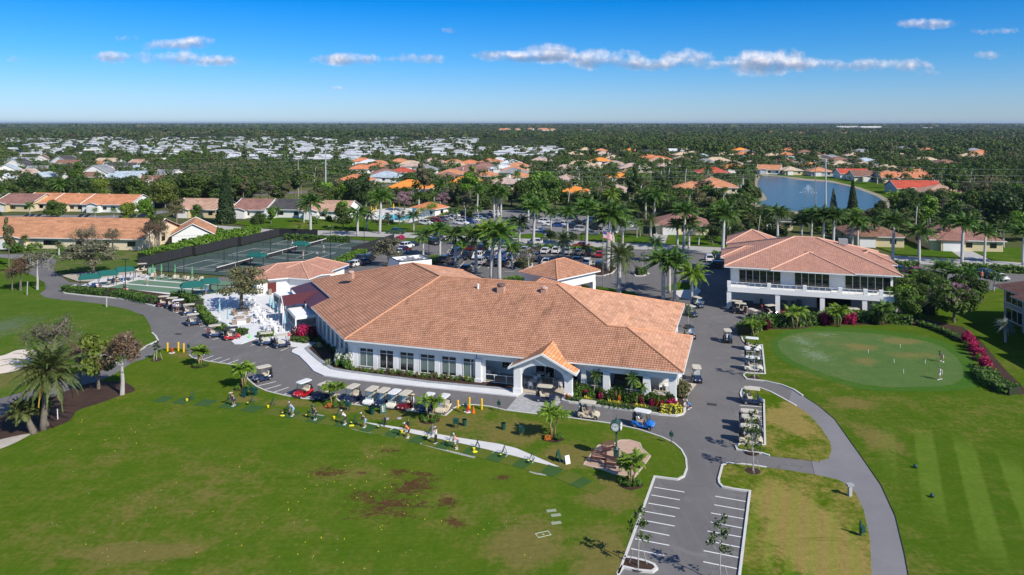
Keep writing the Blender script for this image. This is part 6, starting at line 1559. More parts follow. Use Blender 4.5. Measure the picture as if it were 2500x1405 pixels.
def bollard(px,py,label,grp):tag(obj('yellow_bollard',MB().lathe([(.12,0),(.12,1.15),(.10,1.22),(.03,1.25)],n=14),M_bolly,None,G(px,py,.1)),label,'bollard',grp)
for(x,y,l)in((409,858,'leftmost'),(435.5,857,'middle'),(448.5,860,'rightmost')):bollard(x,y,'%s of three yellow bollards by the staked sapling'%l,'yellow bollards on the west verge')
for(x,y,l)in((1118,1004,'leftmost'),(1146,997,'middle'),(1176,1000,'rightmost')):bollard(x,y,'%s of three yellow bollards beside the orange cone'%l,'yellow bollards by the crossing')
def hydrant(px,py,label):
 r=root('fire_hydrant',label,'hydrant',G(px,py,.11));obj('barrel',MB().lathe([(.15,0),(.11,.08),(.11,.5),(.15,.54),(.12,.68),(.04,.76)],n=12),M_redp,r);obj('nozzle',MB().tube([(-.2,0,.42),(.2,0,.42)],.05,8),M_redp,r);obj('concrete_pad',MB().cyl((0,0,-.02),.42,.05,12),M_conc,r)
hydrant(420,862,'red standpipe between the western yellow bollards');hydrant(1142,1006,'red standpipe beside the orange cone')
c_=root('traffic_cone','orange traffic cone with white bands on the grass','cone',G(1156,1008,.1));obj('cone',MB().box((0,0,.02),(.38,.38,.04)).lathe([(.16,.04),(.03,.75)],n=12),M_orangep,c_);obj('band',MB().lathe([(.105,.32),(.083,.42)],n=12).lathe([(.072,.50),(.055,.58)],n=12),M_white,c_)
c_=root('traffic_cone','lime green cone on the patio edge','cone',G(609,825,.13));obj('cone',MB().box((0,0,.02),(.38,.38,.04)).lathe([(.15,.04),(.03,.75)],n=12),M_lime,c_)
def signpost(px,py,label,h=1.25):
 r=root('ball_sign',label,'sign',G(px,py,.1),R(-15),group='small green post signs');obj('post',MB().tube([(0,0,0),(0,0,h)],.03,5),M_dgreen,r);obj('plate',MB().prism([(-.2,-.03),(.2,-.03),(.2,.03),(-.2,.03)],h-.45,h-.02,bottom=True).tube([(0,0,h-.05),(0,0,h+.25)],[.13,.01],8),M_dgreen,r)
signpost(1218,1006,'small dark green post sign right of the yellow bollards',1.2);signpost(1639,1084,'small dark green post sign at the curve of the drive',1.2);signpost(460,857,'small dark green post sign near the western bollards',.9);signpost(1137,1012,'green and white notice on a post by the cone',1.2)
def stand_box(px,py,label):
 r=root('ball_washer',label,'ball stand',G(px,py,.1),R(-12),group='green stands on the range grass');obj('box',MB().box((0,0,.72),(.55,.45,.42)).box((0,0,.95),(.6,.5,.05)),M_dgreen,r)
 for x in(-.22,.22):
  for y in(-.17,.17):obj('leg',MB().box((x,y,.26),(.05,.05,.52)),M_dgreen,r)
def binn(px,py,label):tag(obj('litter_bin',MB().lathe([(.21,0),(.25,.62),(.28,.64),(.28,.70),(.22,.70),(.2,.45)],n=14),M_dgreen,None,G(px,py,.1)),label,'bin','green bins on the range grass')
stand_box(617,966,'green ball stand left of the pair of bins under the cluster palm');stand_box(849,1003,'green ball stand below the small palm island');stand_box(1113,1045,'green ball stand below the yellow bollards');stand_box(1274,1064,'green ball stand left of the big cluster palm')
binn(624,965,'green bin beside the westernmost ball stand');binn(905,1008,'left one of two green bins behind the navy-shirted golfer');binn(909,1012,'right one of two green bins behind the navy-shirted golfer');binn(1134,1040,'green bin right of the ball stand');binn(1229,1049,'lone green bin on the grass');binn(600,962,'green bin left of the westernmost ball stand')
def aframe(px,py,ang,col,label,txt=False):
 r=root('a_frame_sign',label,'sign',G(px,py,.1),R(ang),.75 if col=='w' else 1.0);m={'g':M_dgreen,'w':M_whitemetal}[col]
 for s in(-1,1):obj('panel',MB().hexa([(s*.30-.02,-.36,0),(s*.30+.02,-.36,0),(s*.30+.02,.36,0),(s*.30-.02,.36,0)],[(-.02,-.33,1.0),(.02,-.33,1.0),(.02,.33,1.0),(-.02,.33,1.0)]),m,r)
 if txt:
  rs=np.random.RandomState(4);mb=MB();
  for i in range(9):
   z=.22+i*.075;x=.30-.28*z
   mb.box((x+.022,-.06+rs.uniform(-.02,.02),z),(.008,rs.uniform(.10,.20),.045),tilt=('Y',-.27));mb.box((x+.022,.16,z),(.008,rs.uniform(.02,.06),.05),tilt=('Y',-.27))
  obj('white_marking',mb,M_white,r)
aframe(935,1008,-70,'g','green A-frame board with white lettering below the carts',True);aframe(598,969,-120,'g','green A-frame board by the western cluster palm');aframe(1362,1125,160,'g','green A-frame board left of the clock plaza');aframe(1384,1131,-60,'w','white A-frame board left of the clock plaza')
d_=root('cooler_post','grey square post with a white top beside the path','post',G(2075,1211,.1),R(10));obj('post',MB().box((0,0,.45),(.3,.25,.9)),plain('grey_post',(.40,.39,.37),.8),d_);obj('top',MB().box((0,0,.98),(.62,.4,.16)),plain('post_top',(.34,.35,.35),.6),d_)
d_=root('range_post','tall dark green ball washer post beside the right path','post',G(2101,1308,.1),R(10));obj('post',MB().box((0,0,.5),(.14,.14,1.0)).box((0,0,.95),(.10,.10,.5)),M_dgreen,d_);obj('box',MB().box((.1,-.1,.55),(.35,.3,.45)),M_dgreen,d_)
for(x,y,l)in((2235,1143,'upper'),(2276,1215,'lower')):tag(obj('tee_marker',MB().blob((0,0,.18),(.2,.2,.2),seg=10,ring=7).cyl((0,0,0),.05,.1),M_dgreen,None,G(x,y,.1)),'green ball-shaped tee marker, the %s of two'%l,'tee marker')
for k,(x,y)in enumerate(((1346,1247),(1357,1258),(1358,1277))):
 p=G(x,y,LH+.015);tag(obj('turf_plate',MB().box((0,0,0),(.85,.42,.02)).box((0,0,.012),(.7,.08,.02)).box((0,.12,.012),(.7,.05,.02)),plain('pale_plate',(.28,.31,.22),.8),None,p,R(12)),['upper','middle','lower'][k]+' of three pale distance plates in the range grass','plate','pale plates in the range grass')
p=G(1326,1305,LH+.015);tag(obj('turf_plate',MB().ribbon([(-.55,-.3),(.55,-.3),(.55,.3),(-.55,.3)],.05,0,.02,closed=True).box((0,0,.01),(.2,.05,.02)),plain('pale_plate2',(.5,.6,.45),.8),None,p,R(22)),'thin outlined rectangle lying in the range grass','plate')
for(x,y,l)in((944,1023,'left'),(975,1022,'right')):tag(obj('ground_plate',MB().cyl((0,0,0),.28,.03,10),plain('lilac_cover',(.42,.38,.44),.8),None,G(x,y,LH)),'pale round cover in the grass below the carts, the %s one'%l,'cover')
M_mat=rough_mat('hitting_mat_green',(.034,.088,.016),(.046,.102,.022),1.0,detail_scale=40);M_mat2=rough_mat('olive_mat',(.085,.115,.008),(.105,.13,.012),.8,detail_scale=40)
mats=[(400,975),(447,979),(502,984),(563,990),(617,998),(676,1007),(712,1013),(740,1018),(772,1024),(804,1029),(842,1035),(874,1040),(900,1046),(930,1052),(963,1058),(992,1067),(1020,1073),(1056,1080),(1085,1087),(1122,1094),(1150,1101),(1180,1108),(1212,1116),(1245,1124),(1275,1132),(1310,1142),(1345,1150),(1390,1166),(1415,1178),(1452,1192)]
for i,(x,y)in enumerate(mats):
 a,b=mats[max(i-1,0)],mats[min(i+1,len(mats)-1)];d=G(*b)-G(*a);an=math.atan2(d.y,d.x);L_=d.length/(2 if 0<i<len(mats)-1 else 1)*(.98 if i>4 else .62)
 green=i%2==(0 if i>4 else i%2)
 tag(obj('hitting_mat',MB().box((0,0,.012),(L_,1.95,.024)),M_mat if green else M_mat2,None,G(x,y,LH+.004*(i%2)),an),'%s turf hitting mat in the tee line, %s such from the left'%('dark green' if green else'olive',ORD[min(19,i//(2 if i>4 else 1))]if i<38 else'last'),'mat','hitting mats of the tee line')
M_basket=plain('yellow_balls',(.85,.70,.02),.5,var=.35,scale=25)
pb=[(457,979),(549,984),(605,988),(655,995),(690,1012),(748,1018),(816,1022),(858,1036),(924,1046),(981,1056),(1040,1069),(1093,1082),(1157,1099),(1222,1115),(1290,1130)]
STD=MB()
for y in(-.22,.22):STD.tube([(-.25,y,0),(.05,y,.85)],.028,4).tube([(.25,y,0),(-.02,y,.62)],.028,4)
for x,z in((.05,.85),(-.1,.42),(.2,.15),(-.18,.22)):STD.tube([(x,-.22,z),(x,.22,z)],.028,4)
STDm=STD.mesh('bag_stand',uv=False)
BK=MB().lathe([(.11,0),(.145,.23),(.155,.24),(.14,.22)],n=12).mesh('bucket',uv=False);BT=MB().blob((0,0,.21),(.13,.13,.08),seg=10,ring=5,jit=.15).mesh('balls',uv=False)
BAGS=[1,4,5,8,9,10]
for i,(x,y)in enumerate(pb):
 g=G(x,y,LH);w_=('%s such from the left'%ORD[i])
 tag(obj('bag_stand',STDm,M_dgreen,None,g+Vector((.35,.55,0)),R(-20+i*7%30)),'green folding bag stand in the tee line, %s'%w_,'bag stand','green bag stands of the tee line')
 if i not in(1,):
  bk=root('ball_bucket','bucket heaped with yellow balls in the tee line, %s'%w_,'bucket',g+Vector((0,-.1,.02)),group='ball buckets of the tee line');obj('pail',BK,M_dgreen if i%3 else M_yel,bk);obj('balls',BT,M_basket,bk)
 if i in BAGS:
  b=obj('golf_bag',CP_['bag'],BAGC[[0,4,0,0,0,4][BAGS.index(i)]],None,g+Vector((.55,.75,.05)),R(160));tag(b,'dark golf bag leaning on a stand in the tee line, %s such from the left'%ORD[BAGS.index(i)],'golf bag','golf bags of the tee line');obj('clubs',CP_['clubs'],M_chrome,b)
 if i in(4,7,9,12):tag(obj('ball_tray',MB().blob((0,0,.05),(.28,.2,.07),seg=12,ring=5,jit=.2),M_basket,None,g+Vector((.12,-.55,.02))),'heap of yellow range balls beside the %s bucket'%ORD[i],'ball heap','spilled ball heaps')
M_ball=plain('yellow_ball',(.88,.74,.02),.4);M_ballw=plain('white_ball',(.8,.8,.8),.4);BM=MB().blob((0,0,.03),.034,seg=7,ring=5).mesh('golf_ball',uv=False)
BL=[(199,1032),(201,1027),(193,1061),(257,1075),(320,1048),(331,1056),(364,1038),(333,1083),(291,1071),(173,1098),(281,1102),(934,1092),(918,1104),(908,1114),(897,1117),(930,1132),(843,1138),(1006,1151),(753,1165),(940,1160),(816,1177),(895,1176),(774,1186),(856,1186),(866,1194),(745,1194),(956,1190),(940,1192),(926,1199),(871,1216),(906,1214),(1018,1211),(728,1226),(703,1228),(704,1247),(705,1244),(996,1234),(987,1255),(1037,1269),(1078,1273),(750,1271),(933,1284),(928,1288),(931,1294),(784,1313),(785,1315),(841,1317),(745,1325),(924,1348),(727,1354),(765,1359),(838,1375),(890,1389),(1181,1294),(1167,1306),(1281,1356),(1120,1126),(590,1333),(641,1277),(300,1280),(480,1350),(520,1250),(577,1304),(210,1330),(430,1180),(585,1141),(380,1240)]
for x,y in BL:tag(obj('golf_ball',BM,M_ball,None,G(x,y,LH)),'yellow range ball lying on the driving range grass','golf ball','yellow balls on the range')
for i in range(70):
 x,y=random.uniform(120,1400),random.uniform(1110,1400);tag(obj('golf_ball',BM,M_ballw,None,G(x,y,LH),0,.6),'small white ball lying on the driving range grass','golf ball','white balls on the range')
for x,y,l in((2120,863,'leftmost'),(2198,850,'rearmost'),(2183,887,'middle'),(2206,912,'lowest'),(2259,888,'one by the bending golfer'),(2301,914,'one beside the walking golfer')):
 r=root('putting_pin','short white practice pin on the green, the '+l,'pin',G(x,y,.13),group='practice pins on the putting green');obj('rod',MB().tube([(0,0,0),(0,0,.62)],.028,6),M_white,r);obj('knob',MB().blob((0,0,.66),.06,seg=6,ring=4),plain('dark_knob',(.10,.02,.015),.5),r)
#patio furniture
M_wick=plain('brown_wicker',(.28,.22,.17),.8,var=.25,scale=12)
ch=MB().box((0,0,.45),(.46,.46,.04));chl=MB();
for x in(-.2,.2):
 for y in(-.2,.2):chl.box((x,y,.22),(.045,.045,.44))
CHS,CHB=ch.mesh('seat',uv=False),MB().box((-.22,0,.70),(.04,.46,.42)).tube([(-.2,-.23,.66),(.2,-.23,.66),(.2,-.23,.42)],.022,4).tube([(-.2,.23,.66),(.2,.23,.66),(.2,.23,.42)],.022,4).mesh('backrest',uv=False)
CHL=chl.mesh('leg_frame',uv=False)
TBT,TBL=MB().cyl((0,0,.72),.52,.035,18).mesh('table_top',uv=False),MB().cyl((0,0,0),.26,.03,12).cyl((0,0,.03),.04,.69,8).mesh('pedestal',uv=False)
TQT=MB().box((0,0,.73),(1.0,1.0,.04)).mesh('table_top',uv=False)
def wchair(p,ang,label,grp,s=1.0,m=None):
 m=m or M_whitemetal;r=root('patio_chair',label,'chair',p,ang,s,grp);obj('seat',CHS,m,r);obj('backrest',CHB,m,r);obj('legs',CHL,m,r)
def table_set(px,py,n,where,z=.13,sq=False,tall=1.0,a0=.4):
 p=G(px,py,z);r=root('patio_table','white patio table '+where,'table',p,SITE if sq else 0,(1,1,tall),'white patio tables');obj('table_top',TQT if sq else TBT,M_whitemetal,r);obj('pedestal',TBL,M_whitemetal,r)
 for i in range(n):
  a=a0+6.283*i/n+(SITE if sq else 0);q=p+Vector((math.cos(a),math.sin(a),0))*.88;wchair(q,a+math.pi,'white patio chair drawn up to the table '+where,'white chairs at the table '+where,(1,1,tall))
for x,y,n,w in((626,902-128,4,'at the near end of the patio row'),(632,764,4,'second in the patio row'),(645,778,4,'under the maroon roof front'),(638,789,4,'beside the closed umbrellas'),(608,735,4,'right of the big patio tree'),(596,747,4,'behind the big patio tree trunk'),(620,748,4,'farthest right of the patio tree'),(570,738,3,'in the dappled shade'),(545,745,3,'leftmost in the dappled shade')):table_set(x,y,n,w)
for x,y,n,w in((663,800,4,'tall, behind the parked navy carts'),(672,812,4,'tall, nearest the person in coral'),(655,808,3,'tall, left of the pair')):table_set(x,y,n,w,tall=1.35)
for x,y,w in((728,798,'inside the white pergola'),(748,790,'at the back of the white pergola')):table_set(x,y,4,w,z=.14)
for x,y,w in((1301,944,'under the portico arch, left'),(1320,925,'under the portico arch, rear'),(1372,944,'under the portico arch, right'),(1200,914,'on the left porch'),(1422,952,'on the right porch behind the rail'),(1632,955,'at the corner porch'),(1618,944,'behind the corner porch table')):table_set(x,y,4,w,z=.14,sq=True,a0=0.0)
def lounge(px,py,ang,label,m=None):
 r=root('wicker_armchair',label,'armchair',G(px,py,.13),R(ang),group='brown wicker armchairs');obj('seat',MB().box((0,0,.22),(.75,.78,.40)).box((.02,0,.45),(.6,.6,.08)),M_wick,r);obj('backrest',MB().box((-.33,0,.62),(.12,.78,.45)).box((0,-.35,.5),(.72,.1,.26)).box((0,.35,.5),(.72,.1,.26)),M_wick,r)
for x,y,a,l in((572,770,-30,'upper left of the fire table'),(600,769,200,'upper right of the fire table'),(572,792,20,'lower left of the low table'),(604,788,180,'lower right of the low table')):lounge(x,y,a,'brown wicker armchair at the '+l)
for x,y,l,w_ in((586,778,'brown wicker fire table with pale stone top',M_wick),(590,790,'white low table beside the wicker armchairs',M_white)):
 r=root('low_table',l,'table',G(x,y,.13),R(20));obj('base',MB().box((0,0,.26),(1.35,.75,.52)),w_,r);obj('table_top',MB().box((0,0,.55),(1.5,.9,.05)),M_conc,r)
M_umb=plain('pale_blue_canvas',(.30,.50,.56),.8,var=.1)
def umbrella(px,py,h,label,m=None,z=.13,grp='closed pale blue umbrellas'):
 r=root('closed_umbrella',label,'umbrella',G(px,py,z),group=grp);obj('pole',MB().cyl((0,0,0),.035,h,7).cyl((0,0,0),.28,.06,12),M_whitemetal,r);obj('canopy',MB().tube([(0,0,h*.38),(0,0,h*.42),(0,0,h*.7),(0,0,h*.96),(0,0,h+.05)],[.20,.24,.17,.09,.02],8),m or M_umb,r)
for x,y,l in((536,779,'closed pale blue umbrella leftmost on the open patio'),(557,794,'closed pale blue umbrella nearest the cart stalls'),(660,760,'closed pale blue umbrella at the far end of the terrace rail'),(667,767,'closed pale blue umbrella second along the terrace rail'),(673,778,'closed pale blue umbrella third along the terrace rail'),(695,806,'closed pale blue umbrella by the white pergola post')):umbrella(x,y,2.7,l)
tag(obj('tree_grate',MB().box((0,0,0),(2.6,2.6,.02)),plain('dark_gravel',(.10,.10,.10),.9),None,G(590,757,.145),R(28)),'dark square planting bed round the patio tree trunk','tree bed')
tag(obj('waste_box',MB().box((0,0,.5),(.55,.55,1.0)).box((0,0,1.03),(.62,.62,.06)),M_wick,None,G(659,720,.13),R(28)),'brown square waste box by the bath house wall','bin')
#bocce loungers and shelters
M_tan=plain('tan_sling',(.50,.44,.34),.8);
LS=MB().box((0,0,.36),(.62,.58,.05)).mesh('seat',uv=False);LB=MB().box((-.42,0,.66),(.05,.58,.66),tilt=('Y',-.35)).mesh('backrest',uv=False);LL_=MB().tube([(.3,-.28,0),(.25,-.3,.55),(-.35,-.3,.5),(-.3,-.28,0)],.022,4).tube([(.3,.28,0),(.25,.3,.55),(-.35,.3,.5),(-.3,.28,0)],.022,4).mesh('frame',uv=False)
for i,(x,y)in enumerate(((371,680),(394,682),(404,680),(427,684),(432,684),(440,685),(458,687),(466,689),(478,686),(493,688),(487,690),(350,679),(265,697),(272,694),(289,690),(285,689),(340,677),(416,685),(449,686))):
 r=root('sling_chair','tan sling chair by the bocce lanes, %s from the left'%ORD[i],'chair',G(x,y,.1),R([-80,-110,200,-70,-100,190][i%6]),group='tan chairs by the bocce lanes');obj('seat',LS,M_tan,r);obj('backrest',LB,M_tan,r);obj('frame',LL_,M_chrome,r)
for x,y,l in((373,676,'by the pale green bins'),(394,674,'second'),(427,676,'third'),(469,681,'fourth')):umbrella(x,y,2.6,'slim closed green umbrella beside the tennis fence, the one %s'%l,plain('green_canvas',(.10,.30,.13),.8),.1,'slim green umbrellas')
M_shel=plain('teal_canvas',(.004,.105,.090),.75,var=.08)
def shelter(px,py,ang,w,d,h,label):
 r=root('green_shelter',label,'shelter',G(px,py,.1),R(ang),group='green canvas shelters');t=h+.75;x,y=w/2,d/2;m=MB()
 m.face([(-x,-y,h),(x,-y,h),(x*.72,0,t),(-x*.72,0,t)]).face([(x,y,h),(-x,y,h),(-x*.72,0,t),(x*.72,0,t)]).face([(-x,y,h),(-x,-y,h),(-x*.72,0,t)]).face([(x,-y,h),(x,y,h),(x*.72,0,t)]);m.ribbon([(-x,-y),(x,-y),(x,y),(-x,y)],.03,h-.18,h+.005,closed=True)
 obj('canopy',m,M_shel,r)
 for a in(-x+.3,x-.3):obj('post',MB().box((a,0,t/2),(.1,.1,t)),M_black,r)
 obj('bench',MB().box((0,0,.45),(w*.7,.45,.06)).box((-w*.3,0,.22),(.06,.4,.44)).box((w*.3,0,.22),(.06,.4,.44)),M_dgreen,r)
shelter(219,706,28,3.9,2.6,2.3,'leftmost green shelter beside the bocce lanes');shelter(262,697,28,3.9,2.6,2.3,'second green shelter beside the bocce lanes');shelter(304,687,28,3.9,2.6,2.3,'third green shelter beside the bocce lanes');shelter(469,727,28,4.1,2.6,2.3,'green shelter at the near end of the bocce lanes');shelter(511,718,28,3.6,2.6,2.3,'green shelter half hidden by the patio tree')
shelter(627,650,-17,4.0,2.6,2.4,'green shelter between the two nearer tennis courts');shelter(735,620,-17,3.9,2.6,2.4,'green shelter between the two farther tennis courts')
#tennis fittings
def _mesh():
 m,t,b=newmat('black_windscreen_mesh');b.inputs['Base Color'].default_value=(.022,.023,.027,1);b.inputs['Roughness'].default_value=.9;b.inputs['Alpha'].default_value=.93;return m
M_scr=_mesh()
def fence(pts,h,label,z0=.35,group='black tennis fences',solid=True):
 P=[Vector((p[0],p[1],0))for p in pts];r=root('tennis_fence',label,'fence',P[0],group=group);o0=P[0];po_=MB();sc_=MB()
 for a,b in zip(P[:-1],P[1:]):
  n=max(1,int((b-a).length/3.0))
  for i in range(n+1):q=a.lerp(b,i/n);po_.tube([q,q+Vector((0,0,h+.05))],.045,5)
  po_.tube([a+Vector((0,0,h)),b+Vector((0,0,h))],.035,4)
 if solid:sc_.ribbon(P,.02,z0,h-.05);obj('windscreen',sc_.mesh('windscreen',origin=o0),M_scr,r)
 obj('frame',po_.mesh('frame',origin=o0),M_black,r)
def T2(u,v):q=TC(u,v);return(q.x,q.y)
fence([T2(-.5,-.2),T2(-.5,17),T2(.5,17)],2.6,'black screened fence along the nearest tennis court');fence([T2(.5,17.2),T2(.5,33),T2(1.5,33)],2.6,'black screened fence along the middle tennis court');fence([T2(1.5,33.2),T2(1.5,50.2),T2(14,50.2)],2.6,'black screened fence round the far tennis court corner')
fence([T2(38,50),T2(38,40),T2(38,27)],2.6,'black screened fence right of the tennis courts');fence([T2(15,50.3),T2(38,50.3)],1.2,'low black fence along the road end of the courts',solid=False)
fence([T2(0,-.2),T2(10,-.2)],1.1,'low black fence by the bocce loungers',solid=False)
for k,(u0,u1)in enumerate((((2,12),(2,8)),)):pass
for k in range(3):
 c0=TC(18.3+k*.4,9+k*17.6,.06);a,b=c0-SV*6.4,c0+SV*6.4
 r=root('tennis_net','tennis net with white band on the %s court'%['nearest','middle','farthest'][k],'net',c0,group='tennis nets');nm=MB().ribbon([a,b],.02,.06,.95)
 obj('netting',nm.mesh('netting',origin=c0),M_scr,r);obj('band',MB().ribbon([a,b],.05,.92,1.06).mesh('band',origin=c0),M_white,r);obj('centre_strap',MB().box(c0+Vector((0,0,.5)),(.06,.06,1.0),SITE).mesh('centre_strap',origin=c0),M_white,r)
 for q in(a,b):obj('post',MB().tube([q,q+Vector((0,0,1.1))],.06,6).mesh('post',origin=c0),M_black,r)
for j,(u0,v0,u1)in enumerate(((3,17.4,11),(3,35,11),(26,17.6,34),(26,35,34))):
 fence([T2(u0,v0),T2(u1,v0)],1.1,'low black divider rail between tennis courts, the %s one'%['near left','far left','near right','far right'][j],solid=False)
def lamp(px,py,h,label,twin=True):
 r=root('court_lamp',label,'lamp post',G(px,py,.06),SITE,group='black court lamp posts');obj('pole',MB().tube([(0,0,0),(0,0,h)],[.09,.06],7),M_black,r);hm=MB().box((.45,0,h),(.7,.32,.1)).box((-.45,0,h),(.7,.32,.1))if twin else MB().box((.4,0,h),(.7,.3,.1));obj('lamp_head',hm,M_black,r)
for x,y,t_,l in((411,674,593,'at the near court corner'),(449,687,603,'beside the bocce loungers'),(547,641,566,'between the near and middle court, left'),(579,652,602,'in front of the middle court'),(660,612,554,'at the back of the far court, left'),(703,642,574,'behind the bath house roof'),(807,640,556,'right of the far court'),(306,725,634,'beside the near bocce lane'),(728,583,548,'in the road hedge'),(889,600,526,'at the road behind the grey bushy tree'),(1047,627,590,'at the car park entrance'),(1271,634,592,'in the car park by the bare tree'),(702,0,0,'')):
 if y:lamp(x,y,(y-t_)*H/(y-300),'slim black lamp post '+l)
bins_=[(367,668),(375,668)]
for i,(x,y)in enumerate(bins_):tag(obj('green_cart_bin',MB().box((0,0,.55),(.6,.6,1.1)).box((0,0,1.13),(.66,.66,.08)),plain('pale_green_bin',(.24,.42,.32),.6),None,G(x,y,.1)),'pale green bin at the court corner, %s'%['left one','right one'][i],'bin')
fp_=root('flagpole','tall white flagpole with a US flag on the car park island','flagpole',G(1472,700,.1));
FH=(700-560)*H/400
obj('pole',MB().tube([(0,0,0),(0,0,FH)],[.10,.06],8).blob((0,0,FH+.08),.1),M_chrome,fp_)
def flag_mat():
 m,t,b=newmat('stars_and_stripes');uv=t.node('ShaderNodeUVMap');x,y,z=t.xyz(uv.outputs[0]);s=t.math('FRACT',t.math('MULTIPLY',y,6.5));st=t.math('LESS_THAN',s,.5)
 c=t.mix(st,(.75,.75,.75),(.55,.02,.03));can=t.math('MULTIPLY',t.math('LESS_THAN',x,.4),t.math('GREATER_THAN',y,.46));c=t.mix(can,c,(.02,.04,.22))
 v=t.node('ShaderNodeTexVoronoi');v.inputs['Scale'].default_value=16;t.link(uv.outputs[0],v.inputs[0]);c=t.mix(t.math('MULTIPLY',can,t.math('LESS_THAN',v.outputs[0],.2)),c,(.8,.8,.8));t.link(c,b.inputs['Base Color']);b.inputs['Roughness'].default_value=.8;return m
nx,ny=14,6;me=bpy.data.meshes.new('flag');vs=[];uvs=[]
for i in range(nx+1):
 for j in range(ny+1):
  u,v=i/nx,j/ny;vs.append((u*1.9,.18*math.sin(u*7)*u,FH-.3-1.5*(1-v)-u*u*.9));uvs.append((u,v))
fs=[(i*(ny+1)+j,(i+1)*(ny+1)+j,(i+1)*(ny+1)+j+1,i*(ny+1)+j+1)for i in range(nx)for j in range(ny)]
me.from_pydata(vs,[],fs);lay=me.uv_layers.new(name='UVMap')
for lp in me.loops:lay.data[lp.index].uv=uvs[lp.vertex_index]
fl=obj('flag',me,flag_mat(),fp_);
#planting near the club
NT_USED={}
def near_thing(desc,x,y):
 c=[(o.location.x,o.location.y,o['label'])for o in bpy.data.objects if o.parent is None and o.get('category')in('car','pickup truck','building','lamp post')]
 p=G(x,y);q=min(c,key=lambda q:(q[0]-p.x)**2+(q[1]-p.y)**2);s='%s beside the %s'%(desc,' '.join(q[2].split()[:12]));NT_USED[s]=NT_USED.get(s,0)+1
 return s if NT_USED[s]==1 else'another '+s
def T(key,x,y,top,leaf,label,group=None,wide=1.0,bark=None,z=0.0,cat=None):
 h=(y-top)*(H)/(y-300.0)
 return tree(key,G(x,y,z),h,leaf,label,group,wide=wide,bark=bark,cat=cat)
RG='tall royal palms round the car park'
for a in(('royal_a',758,576,470,'palm','tall royal palm in front of the tan-roofed house by the road'),('royal_c',927,571,458,'palm','tall white-trunked royal palm on the road verge near the pool'),('royal_d',873,576,500,'palm','dark royal palm left of the one near the pool'),('royal_d',1033,627,556,'palm','royal palm at the car park entrance bend'),('royal_b',1074,627,538,'palm','thick-trunked royal palm right of the car park entrance'),('royal_b',1112,656,548,'palm','royal palm rising among dark cars behind the clubhouse'),('royal_b',1162,668,545,'palm','shaded royal palm between the white and silver cars'),('royal_c',1199,684,532,'palmy','large royal palm with yellowing fronds just behind the roof'),('royal_a',1219,687,538,'palm','royal palm right beside the one with yellowing fronds'),('royal_c',1302,599,482,'palm','tall royal palm beside the white car on the road'),('royal_d',1268,596,522,'palm','royal palm left of the tall one by the road'),('royal_a',1206,534,446,'palm','leftmost of three royal palms beyond the north car park'),('royal_a',1215,532,452,'palm','middle one of three royal palms beyond the north car park'),('royal_a',1223,535,455,'palm','rightmost of three royal palms beyond the north car park'),('royal_c',1431,606,482,'palm','tall royal palm behind the red car on the road'),('royal_c',1483,662,488,'palm','left one of twin royal palms on the flagpole island'),('royal_a',1496,650,500,'palm','right one of twin royal palms on the flagpole island'),('royal_b',1619,736,605,'palm','royal palm leftmost of the cluster behind the roof corner'),('royal_c',1646,740,612,'palm','largest royal palm of the cluster behind the roof corner'),('royal_d',1689,747,640,'palmy','yellow-green palm rightmost behind the roof corner'),('royal_b',1634,716,598,'palm','rear royal palm of the cluster behind the roof corner'),('royal_c',1764,628,494,'palm','tall lone royal palm left of the golf shop'),('royal_c',1669,610,490,'palm','royal palm by the driveway, left one of two'),('royal_b',1682,608,524,'palm','royal palm by the driveway, right one of two'),('royal_b',1654,606,530,'palm','shorter royal palm at the driveway mouth'),('royal_a',1898,600,498,'palm','royal palm behind the left end of the golf shop roof'),('royal_b',1957,598,520,'palm','shaded royal palm between two others behind the golf shop'),('royal_c',2009,610,502,'palm','royal palm behind the golf shop ridge'),('royal_c',2034,612,505,'palm','royal palm right of the golf shop ridge'),('royal_b',2080,606,512,'palm','royal palm behind the golf shop roof unit'),('royal_b',2094,606,528,'palm','royal palm in front of the brown-roofed house'),('royal_c',2179,640,515,'palm','slender royal palm on the lawn right of the golf shop'),('royal_b',2244,646,540,'palm','royal palm left of the maroon metal roof'),('royal_c',2348,646,520,'palm','royal palm in front of the maroon metal roof'),('royal_c',2403,646,545,'palm','royal palm right of the maroon metal roof'),('royal_c',2497,648,545,'palm','royal palm cut by the right edge of the view')):T(*a,RG,wide=1.28)
T('date_a',1375,640,552,'date','date palm with arching fronds in front of the white parked cars',wide=1.0);T('date_a',1511,722,568,'date','date palm with orange fruit right of the flagpole',wide=.85);T('date_a',1588,578,512,'date','date palm left of the brown-roofed house with white garage');T('date_a',2455,838,772,'silver','silvery palm in the shade of the apartment block')
